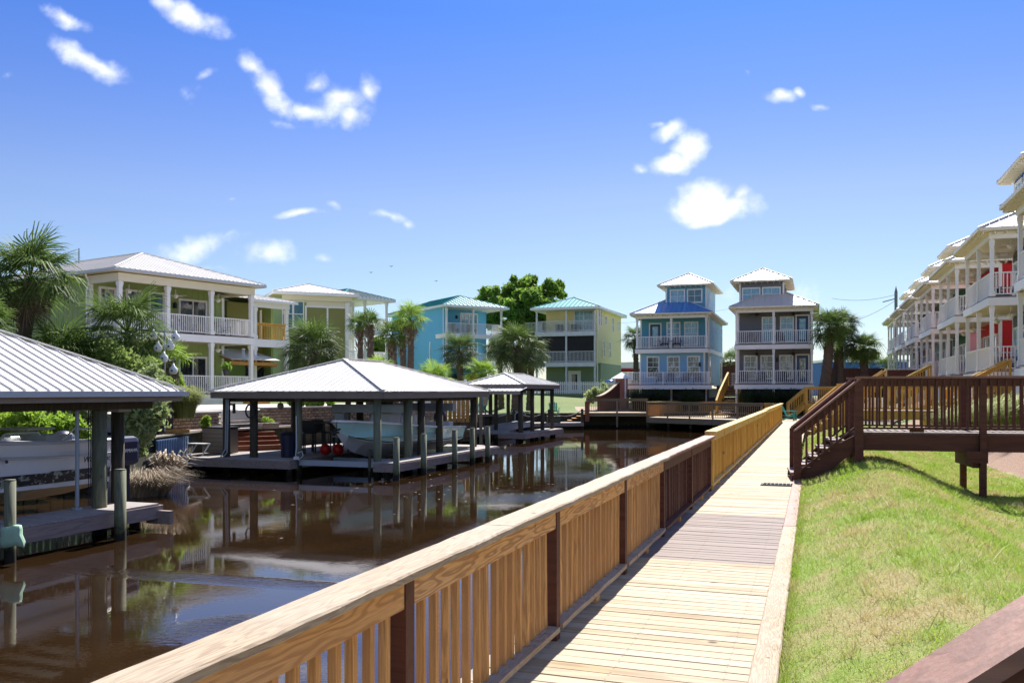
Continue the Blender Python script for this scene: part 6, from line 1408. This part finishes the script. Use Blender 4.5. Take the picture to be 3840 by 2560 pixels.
s1, b1 = hull(secs, 0); ho = part('hull', place(s1), M['gel_mint'], bo, smooth=True); part('hull_bottom', place(b1), M['gel_grey'], bo, smooth=True)
part('transom', MB().add([(bx - 1.18, 7.7, .40), (bx + 1.18, 7.7, .40), (bx + 1.06, 7.7, -.02), (bx, 7.7, -.44), (bx - 1.06, 7.7, -.02)], [(0, 1, 2, 3, 4)]), M['gel_mint'], bo)
gw = MB()
for s_ in (1, -1): gw.tube([(bx + s_ * q[1], q[0], q[2] + .03) for q in secs], .045, 6)
part('gunwale', gw, M['gel_white'], bo, smooth=True)
st_ = MB()
for s_ in (1, -1): st_.tube([(bx + s_ * (q[3] + .03), q[0], q[4] + .06) for q in secs[1:]], .018, 5)
part('chine_stripe', st_, M['navy'], bo)
dm = MB(); L_ = secs
for a, b in zip(L_[1:], L_[2:]): dm.add([(bx - a[1] * .95, a[0], .32), (bx + a[1] * .95, a[0], .32), (bx + b[1] * .95, b[0], .32), (bx - b[1] * .95, b[0], .32)], [(0, 1, 2, 3)])
part('cockpit_floor', dm, M['gel_white'], bo)
dm = MB()
for a, b in zip(L_[:3], L_[1:3]): dm.add([(bx - a[1] * .97, a[0], a[2] - .01), (bx + a[1] * .97, a[0], a[2] - .01), (bx + b[1] * .97, b[0], b[2] - .01), (bx - b[1] * .97, b[0], b[2] - .01)], [(0, 1, 2, 3)])
part('foredeck', dm, M['gel_white'], bo)
part('console', MB().add([(bx - .45, 2.9, .34), (bx + .45, 2.9, .34), (bx + .45, 4.1, .34), (bx - .45, 4.1, .34), (bx - .4, 3.2, 1.02), (bx + .4, 3.2, 1.02), (bx + .4, 3.9, 1.02), (bx - .4, 3.9, 1.02)], [(0, 1, 5, 4), (1, 2, 6, 5), (2, 3, 7, 6), (3, 0, 4, 7), (4, 5, 6, 7)]), M['gel_white'], bo, bevel=.03)
part('windshield', MB().add([(bx - .42, 3.2, 1.02), (bx + .42, 3.2, 1.02), (bx + .38, 3.45, 1.62), (bx - .38, 3.45, 1.62)], [(0, 1, 2, 3)]), M['g_teal'], bo)
for s_ in (-1, 1): part('windshield_post', MB().bar((bx + s_ * .42, 3.15, 1.0), (bx + s_ * .38, 3.45, 1.70), .07, .05), M['gel_white'], bo); part('tower_pipe', MB().tube([(bx + s_ * .6, 3.3, .34), (bx + s_ * .58, 3.5, 1.0), (bx + s_ * .5, 3.7, 1.66)], .025, 6).tube([(bx + s_ * .6, 4.4, .34), (bx + s_ * .55, 4.2, 1.1), (bx + s_ * .5, 3.9, 1.66)], .025, 6), M['alum'], bo)
part('leaning_post', MB().box(bx - .4, 4.8, .34, bx + .4, 5.2, .95), M['gel_white'], bo, bevel=.03); part('stern_seat', MB().box(bx - .8, 7.0, .33, bx + .8, 7.4, .62), M['gel_white'], bo)
part('outboard_motor', MB().sph((bx, 8.0, .75), .3, 12, 8, (.8, 1.1, 1.0)).box(bx - .1, 7.9, -.3, bx + .1, 8.2, .6), M['black'], bo, smooth=True)
part('anchor', MB().bar((bx, .55, .62), (bx, .05, .55), .12, .05).bar((bx - .15, .1, .5), (bx + .15, .1, .5), .08, .06), M['black'], bo)
def text(root, s_, loc, rot, size, mat, name='lettering', ext=.004, shear=0.0):
    c = bpy.data.curves.new(name, 'FONT'); c.body = s_; c.size = size; c.extrude = ext; c.shear = shear; c.materials.append(mat)
    o = bpy.data.objects.new('tmp', c); COL.objects.link(o); bpy.context.view_layer.update(); me = bpy.data.meshes.new_from_object(o.evaluated_get(bpy.context.evaluated_depsgraph_get())); bpy.data.objects.remove(o); return link(name, me, root, loc, rot)
em = MB(); emz = .05
pts_ = [(.0, -.14), (.0, .14), (.18, .17), (.2, -.11)]
em.tube([(bx + 1.235, 6.3 + a, .16 + b) for a, b in ((0, -.15), (0, .14), (.03, .17), (.28, .15), (.3, .12), (.3, -.13), (.27, -.16), (.03, -.18), (0, -.15))], .014, 5)
part('side_emblem', em, M['dark'], bo); text(bo, 'SH', (bx + 1.245, 6.36, .1), (R(90), 0, R(90)), .14, M['dark'], 'lettering', shear=.3)
part('lift_cradle', MB().box(-3.1, 2.3, -.62, -.3, 2.5, -.45).box(-3.1, 6.1, -.62, -.3, 6.3, -.5).box(-3.1, .25, -.55, -.4, .4, -.38), M['alum'], sh2)

b1_ = thing('motor_boat', 'white fishing boat with flaking dark waterline under the nearest shelter', 'boat', (-9.0, 18.25, 0), A2 + math.pi)
# local +y = bow (towards the camera), local -x = canal side
sc2 = [(0, 1.22, .80, 1.12, -.02, -.30), (1.5, 1.28, .82, 1.16, .0, -.34), (3.5, 1.28, .90, 1.12, .03, -.36), (5.5, 1.12, 1.02, .9, .1, -.34), (7.0, .75, 1.14, .5, .25, -.2), (8.2, .05, 1.25, .02, .7, .5)]
hs, hb = hull(sc2, 0)
def pl2(mb): mb.v = [(v[1], v[0], v[2]) for v in mb.v]; mb.f = [f[::-1] for f in mb.f]; return mb
part('hull', pl2(hs), M['gel_white'], b1_, smooth=True); part('hull_bottom', pl2(hb), M['gel_white'], b1_, smooth=True)
ws = MB()
for a, b in zip(sc2[:5], sc2[1:5]):
    z0a, z1a = .02, .26; 
    for s_ in (1, -1):
        fa = lambda q, z: s_ * (q[3] + (q[1] - q[3]) * max(0, (z - q[4]) / (q[2] - q[4])) ** 1.5 + .008)
        q = [(fa(a, .10), a[0], .08 + .0), (fa(b, .10), b[0], .08), (fa(b, .33), b[0], .30), (fa(a, .33), a[0], .28)]; ws.add(q if s_ < 0 else q[::-1], [(0, 1, 2, 3)])
part('waterline_stripe', ws, M['antifoul'], b1_)
rb_ = MB()
for s_ in (1, -1): rb_.tube([(s_ * (q[1] + .01), q[0], q[2] - .24) for q in sc2[:5]], .012, 5); rb_.tube([(s_ * (q[1] + .012), q[0], q[2] - .27) for q in sc2[:5]], .009, 5); rb_.tube([(s_ * q[1], q[0], q[2]) for q in sc2], .035, 6)
part('rub_rail', rb_, M['gel_grey'], b1_)
part('transom', MB().add([(-1.22, 0, .8), (1.22, 0, .8), (1.12, 0, -.02), (0, 0, -.3), (-1.12, 0, -.02)], [(0, 1, 2, 3, 4)]), M['gel_white'], b1_)
dm = MB()
for a, b in zip(sc2, sc2[1:]): dm.add([(-a[1] * .97, a[0], a[2] - .06), (a[1] * .97, a[0], a[2] - .06), (b[1] * .97, b[0], b[2] - .06), (-b[1] * .97, b[0], b[2] - .06)], [(0, 1, 2, 3)])
part('deck', dm, M['gel_white'], b1_)
for s_ in (-1,): part('outboard_motor', MB().box(-.88, -1.15, .22, -.38, -.5, .82), M['navy'], b1_, bevel=.11); part('motor_leg', MB().box(-.72, -1.0, -.5, -.52, -.6, .3), M['navy'], b1_); part('motor_bracket', MB().box(-.8, -.6, .15, -.35, 0, .5), M['gel_white'], b1_)
part('outboard_motor', MB().sph((.55, -.5, .62), .32, 14, 10, (.75, 1.0, 1.0)), M['navy'], b1_, smooth=True)
text(b1_, 'YAMAHA', (-.885, -.62, .5), (R(90), 0, R(-90)), .1, M['adir_white'])
text(b1_, 'World Cat', (-1.30, .84, .42), (R(90), 0, R(-90)), .15, M['dark'], shear=.3)
part('stern_rail', MB().tube([(-1.15, .2, .8), (-1.15, .3, 1.02), (-1.15, .9, 1.05), (-1.15, 1.2, .84)], .02, 6).tube([(-.9, 1.3, .8), (-.9, 1.5, 1.0), (-.9, 2.2, 1.0), (-.9, 2.4, .82)], .02, 6), M['gel_white'], b1_)
part('seat_cushion', MB().box(-1.1, .9, .84, -.5, 1.5, .95).box(-1.0, 1.2, 1.05, -.3, 1.8, 1.09), M['gel_grey'], b1_); part('through_hull', MB().cyl(0, 0, 0, .01, .03).rot(Matrix.Translation((-1.285, 2.5, .55)) @ Matrix.Rotation(R(-90), 4, 'Y')), M['dark'], b1_)
part('small_cover', MB().box(-1.1, 2.9, .86, -.6, 3.6, 1.0), M['navy'], b1_)

# ---------------------------------------------------------------- background odds and ends
bb_ = thing('commercial_building', 'long low bright blue building with white parapet far behind the palms', 'building', (wx(3215, 110), 110, 0), R(-4))
part('wall', MB().box(-4, 0, 1, 6, 8, 5.3), M['blue_panel'], bb_); part('parapet', MB().box(-4.1, -.1, 5.3, 6.1, 8.1, 5.6), M['gel_white'], bb_)
wb = thing('commercial_building', 'low white building with red trim between the yellow and light blue houses', 'building', (wx(2350, 120), 120, 0))
part('wall', MB().box(-4, 0, 1, 8, 8, 4.3), M['white'], wb); part('roof_trim', MB().box(-4.2, -.2, 4.5, 8.2, 8.2, 4.75), M['lap_red'], wb); part('roof', MB().box(-4, .0, 4.8, 8, 8, 5.6), M['white'], wb)
tf = thing('vinyl_fence', 'tan vinyl panel fence behind the row houses', 'fence', (0, 0, 0))
for k in range(7): part('fence_panel', MB().box(wx(3226, 90) + k * 2.4, 90, 1, wx(3226, 90) + k * 2.4 + 2.28, 90.08, 4.0), M['tan_vinyl'], tf); part('fence_post', MB().box(wx(3226, 90) + k * 2.4 - .12, 89.95, 1, wx(3226, 90) + k * 2.4, 90.12, 4.12), M['tan_vinyl'], tf)
tf2 = thing('vinyl_fence', 'tan vinyl fence between the yellow house and the light blue house', 'fence', (0, 0, 0))
for k in range(2): part('fence_panel', MB().box(wx(2350, 78) + k * 1.0, 78 - k, 1, wx(2350, 78) + k * 1.0 + .95, 78.08 - k, 2.7 + .0 * k), M['tan_vinyl'], tf2)
df = thing('wooden_fence', 'dark brown board fence behind the palms', 'fence', (0, 0, 0)); bd2 = cm('fb', lambda: MB().box(-.07, -.02, 0, .07, .02, 2.6).mesh('board', M['brown']))
for k in range(36): link('board', bd2, df, (wx(3090, 80) + k * .15, 80, 1.2))
df2 = thing('wooden_fence', 'dark brown board fence between the light blue and charcoal houses', 'fence', (0, 0, 0))
for k in range(20): link('board', bd2, df2, (wx(2690, 84) + k * .15, 84, 1.5))
rh = thing('shed', 'small red shed seen between the light blue and charcoal houses', 'shed', (wx(2735, 96), 96, 0)); part('wall', MB().box(-.8, 0, 1, 2.2, 2, 4.6), M['lap_dkred'], rh); part('roof', MB().box(-1.2, -.3, 4.6, 2.4, 2.3, 4.85), M['lap_red'], rh)
up = thing('utility_pole', 'dark utility pole with lines beside the far row houses', 'pole', (wx(3360, 96), 96, 0)); part('pole', MB().tube([(0, 0, 0), (0, 0, 12.3)], .17, 8), M['dripe'], up); part('cap', MB().cyl(0, 0, 12.3, 12.9, .15, 8, .01), M['dripe'], up)
part('cross_arm', MB().bar((-1.4, 0, 11.2), (.1, 0, 11.6), .08, .1), M['dripe'], up)
for lbl, px, Y, h in (('thin utility pole behind the palms, left one', 3168, 105, 8), ('thin utility pole behind the palms, right one', 3176, 125, 8.5)):
    u2 = thing('utility_pole', lbl, 'pole', (wx(px, Y), Y, 0)); part('pole', MB().tube([(0, 0, 0), (0, 0, h)], .13, 8), M['dripe'], u2); part('transformer', MB().cyl(.3, 0, h - 1.6, h - .9, .16), M['dripe'], u2)
for lbl, a, b, sag in (('upper power line right of the palms', (wx(3120, 100), 100, 12.0), (wx(3360, 96), 96, 12.0), .4), ('lower power line right of the palms', (wx(3120, 100), 100, 9.0), (wx(3360, 96), 96, 11.4), .5), ('power line low behind the yellow house and cottages', (wx(2240, 140), 140, 12), (wx(2800, 140), 140, 15), .4), ('second power line behind the yellow house', (wx(2300, 140), 140, 6.2), (wx(2480, 140), 140, 6.6), .1)):
    tag(link('power_line', MB().tube([tuple(a[i] + (b[i] - a[i]) * f / 10 - (sag * (1 - (f / 5 - 1) ** 2) if i == 2 else 0) for i in range(3)) for f in range(11)], .02, 4).mesh('wire', M['dripe'])), lbl, 'cable', 'power lines')
gpst = thing('gate_pillar', 'pink brick gate pillar with white capped roof beside the sloping brown wall', 'pillar', (wx(2330, 71), 71, .4), R(-19))
part('shaft', MB().box(-.42, -.42, 0, .42, .42, 2.35), M['pink_brick'], gpst); part('corner_trim', MB().box(-.47, -.47, 0, -.36, -.36, 2.35).box(.36, -.47, 0, .47, -.36, 2.35), M['white'], gpst); part('base', MB().box(-.5, -.5, 0, .5, .5, .8), M['pink_brick'], gpst)
part('roof_cap', MB().add([(-.7, -.7, 2.35), (.7, -.7, 2.35), (.7, .7, 2.35), (-.7, .7, 2.35), (0, 0, 2.85)], [(0, 1, 4), (1, 2, 4), (2, 3, 4), (3, 0, 4), (3, 2, 1, 0)]), M['white'], gpst)
sw = thing('sloping_wall', 'dark brown wall curving down towards the raised deck', 'wall', (0, 0, 0)); mb = MB(); mc = MB(); pv = None
for k in range(13):
    f = k / 12; px = 2240 + 88 * f; Y = 66.8 + 4 * f; z = wz(1490 - 64 * f ** 1.6 - 2, Y); q = Vector((wx(px, Y), Y, z))
    if pv is not None: mb.add([(pv.x, pv.y, .2), (q.x, q.y, .2), tuple(q), tuple(pv), (pv.x, pv.y + .15, .2), (q.x, q.y + .15, .2), (q.x, q.y + .15, q.z), (pv.x, pv.y + .15, pv.z)], [(0, 1, 2, 3), (7, 6, 5, 4), (3, 2, 6, 7)]); mc.bar(pv + Vector((0, .07, .05)), q + Vector((0, .07, .05)), .26, .07)
    pv = q
part('wall_panel', mb, M['brown'], sw); part('coping', mc, M['cap'], sw)
bq = thing('barbecue_grill', 'round bright blue kettle grill beside the yellow house', 'grill', (wx(2288, 81), 81, 1.5)); part('lid', MB().sph((0, 0, 1.05), .42, 14, 8, (1.2, 1, .62)), M['bluebbq'], bq, smooth=True)
part('bowl', MB().sph((0, 0, .98), .4, 14, 8, (1.2, 1, .5)), M['black'], bq, smooth=True)
for k in range(3): part('leg', MB().bar((.1 * math.cos(k * 2.1), .1 * math.sin(k * 2.1), .9), (.4 * math.cos(k * 2.1), .4 * math.sin(k * 2.1), 0), .03, .03), M['black'], bq)
of = thing('wooden_fence', 'orange brown board screen behind the finger pier', 'fence', (wx(1648, 45.5), 45.5, 0), .1)
for k in range(9): part('board', MB().box(k * .22, 0, .2, k * .22 + .18, .04, 1.62), M['orangew'], of)
part('end_post', MB().box(2.0, -.05, -.9, 2.16, .1, 1.72), M['olive'], of)
vf = thing('vinyl_fence', 'white vinyl fence behind the chair platform', 'fence', (wx(1560, 52), 52, 0))
for k in range(4): part('fence_panel', MB().box(k * .95 - 1, 0, .5, k * .95 - .08, .06, 2.35), M['white'], vf)
part('fence_post', MB().box(2.75, -.05, .4, 2.9, .12, 2.45), M['white'], vf)
pe = thing('meter_box', 'small white electrical box on a post of the small boat shelter', 'electrical box', (wx(1820, 48.3), 48.3, 0)); part('box', MB().box(-.12, -.1, 1.0, .12, .05, 1.45), M['white'], pe); part('stake', MB().box(-.03, .05, -.3, .03, .1, 1.3), M['bulk'], pe)
for lbl, px, Y, z in (('small bird high between the white house and the tree, left one', 1391, 60, 0), ('small bird highest above the blue stucco house', 1467, 58, 0), ('small bird right above the blue stucco house', 1635, 60, 0)):
    zz = {1391: 1022, 1467: 999, 1635: 1054}[px]; b_ = tag(link('bird', MB().add([(-.14, 0, .05), (0, -.05, 0), (.14, 0, .05), (0, .07, 0), (0, 0, .03), (0, 0, -.03)], [(0, 1, 4), (1, 2, 4), (2, 3, 4), (3, 0, 4), (0, 5, 1), (1, 5, 2), (2, 5, 3), (3, 5, 0)]).mesh('bird', M['black'])), lbl, 'bird', 'birds in flight'); b_.location = (wx(px, Y), Y, wz(zz, Y))
pp = thing('potted_plant', 'potted leafy plant on the lower porch rail of the sage green house', 'potted plant', (wx(855, 50.5), 50.2, f1 + 1.02)); part('pot', MB().lathe([(.0, 0), (.14, 0), (.2, .3)], 12), M['dark'], pp); link('plant', leaves('plant', [(0, 0, .45, .25)], 260, .09, M['leaf_tree']), pp)

# ---------------------------------------------------------------- small things seen around the docks and porches
def at2(x, y, z):   # point in the long shelter's frame
    c, s_ = math.cos(A2), math.sin(A2); return (O2[0] + x * c - y * s_, O2[1] + x * s_ + y * c, z)
hc = thing('hose_coil', 'dark coiled hose hanging on a shelter post above the red steps', 'hose', at2(-5.0, .42, 1.12), A2)
part('coil', MB().tube([(.0 + .16 * math.cos(a * .5236), -.03 + .012 * (a % 2), .21 * math.sin(a * .5236)) for a in range(13)], .03, 6), M['dark'], hc)
part('hook', MB().box(-.02, -.05, .2, .02, .08, .24), M['alum'], hc)
for lbl, x in (('round dim globe lamp under the left eave of the long shelter', -5.2), ('round dim globe lamp under the near eave of the long shelter', -4.2)):
    gl = thing('hanging_lamp', lbl, 'lamp', at2(x, .9, 1.28), 0, 'globe lamps under the long shelter'); part('globe', MB().sph((0, 0, 0), .11, 12, 8), M['taupe'], gl, smooth=True); part('cord', MB().cyl(0, 0, .1, .3, .012), M['dark'], gl)
wc_ = thing('wind_chime', 'pale wind chime hanging under the timber awning', 'wind chime', (wx(913, 52.5), 52.5, 3.4)); part('top_disc', MB().cyl(0, 0, .78, .82, .1), M['adir_white'], wc_)
for k in range(5): part('chime_tube', MB().cyl(.07 * math.cos(k * 1.26), .07 * math.sin(k * 1.26), .1 + .08 * k, .76, .014), M['alum'], wc_)
ps_ = thing('porch_steps', 'short bright new pine steps at the end of the lower porch', 'steps', (wx(955, 52.0), 52.0, 1.03), R(56))
for k in range(3): part('step', MB().box(-.6, -.3 * k, .0, .6, .28 - .3 * k, .55 - .18 * k), M['orangew'], ps_)
for lbl, u in (('navy chair behind the lower porch rail beside the sliding door', 4.6), ('navy chair behind the lower porch rail near the middle column', 5.6)):
    a = R(56.3); adirondack(lbl, (-20.3 + u * math.cos(a) - 1.0 * math.sin(a), 46.8 + u * math.sin(a) + 1.0 * math.cos(a), f1), a, 'navy', 'navy chairs on the sage green house porch')
for lbl, u in (('dark chair behind the upper porch rail left of the sliding door', 4.9), ('dark chair behind the upper porch rail right of the sliding door', 7.3)):
    a = R(56.3); adirondack(lbl, (-20.3 + u * math.cos(a) - 1.0 * math.sin(a), 46.8 + u * math.sin(a) + 1.0 * math.cos(a), f2), a, 'dark', 'dark chairs on the sage green house upper porch')
for k, (lbl, s0, u) in enumerate((('dark green chair on the upper porch of the slate grey row house', 43.2, 1.0), ('dark green chair on the lower porch of the slate grey row house', 42.6, 1.0), ('navy chair on the upper porch of the red row house', 52.4, 1.0))):
    x, y, _z = bw(6.83 + u, s0); adirondack(lbl, (x, y, 5.58 if k != 1 else 2.6), math.atan2(-CS, -SN), 'navy', 'chairs on the row house porches')
for lbl, x, y, z, L in (('grey extension lead tied round the shelter post', -3.2, .26, -.37, 1.3),):
    ex = thing('power_lead', lbl, 'cable', at2(x, y, z), A2); part('cable', MB().tube([(0, 0, 1.35), (.02, -.02, .9), (.05, -.05, .4), (.02, -.06, .12), (.16, -.1, .0), (.3, -.08, .12), (.26, -.08, .26), (.1, -.08, .2)], .016, 5), M['adir_white'], ex); part('socket_box', MB().box(-.02, -.12, .0, .14, -.04, .1), M['adir_white'], ex)
for lbl, x, y in (('floating fallen leaves near the finger pier', -1.2, 24.5),):
    n = 90; P = np.stack([x + NR.normal(size=n) * 2.6, y + NR.normal(size=n) * 3.5, np.full(n, WATER + .006)], 1); az = NR.random(n) * 6.28; r0 = (.025 + .03 * NR.random(n))[:, None]
    a = np.stack([np.cos(az), np.sin(az), 0 * az], 1) * r0; b = np.stack([-np.sin(az), np.cos(az), 0 * az], 1) * r0 * .5
    me = npmesh('floating_leaves', np.stack([P - a, P + b, P + a, P - b], 1).reshape(-1, 3), np.arange(n * 4).reshape(n, 4), M['reed']); setrnd(me, NR.random(n), 4); o = tag(link('floating_leaves', me), lbl, 'leaves'); o['kind'] = 'stuff'
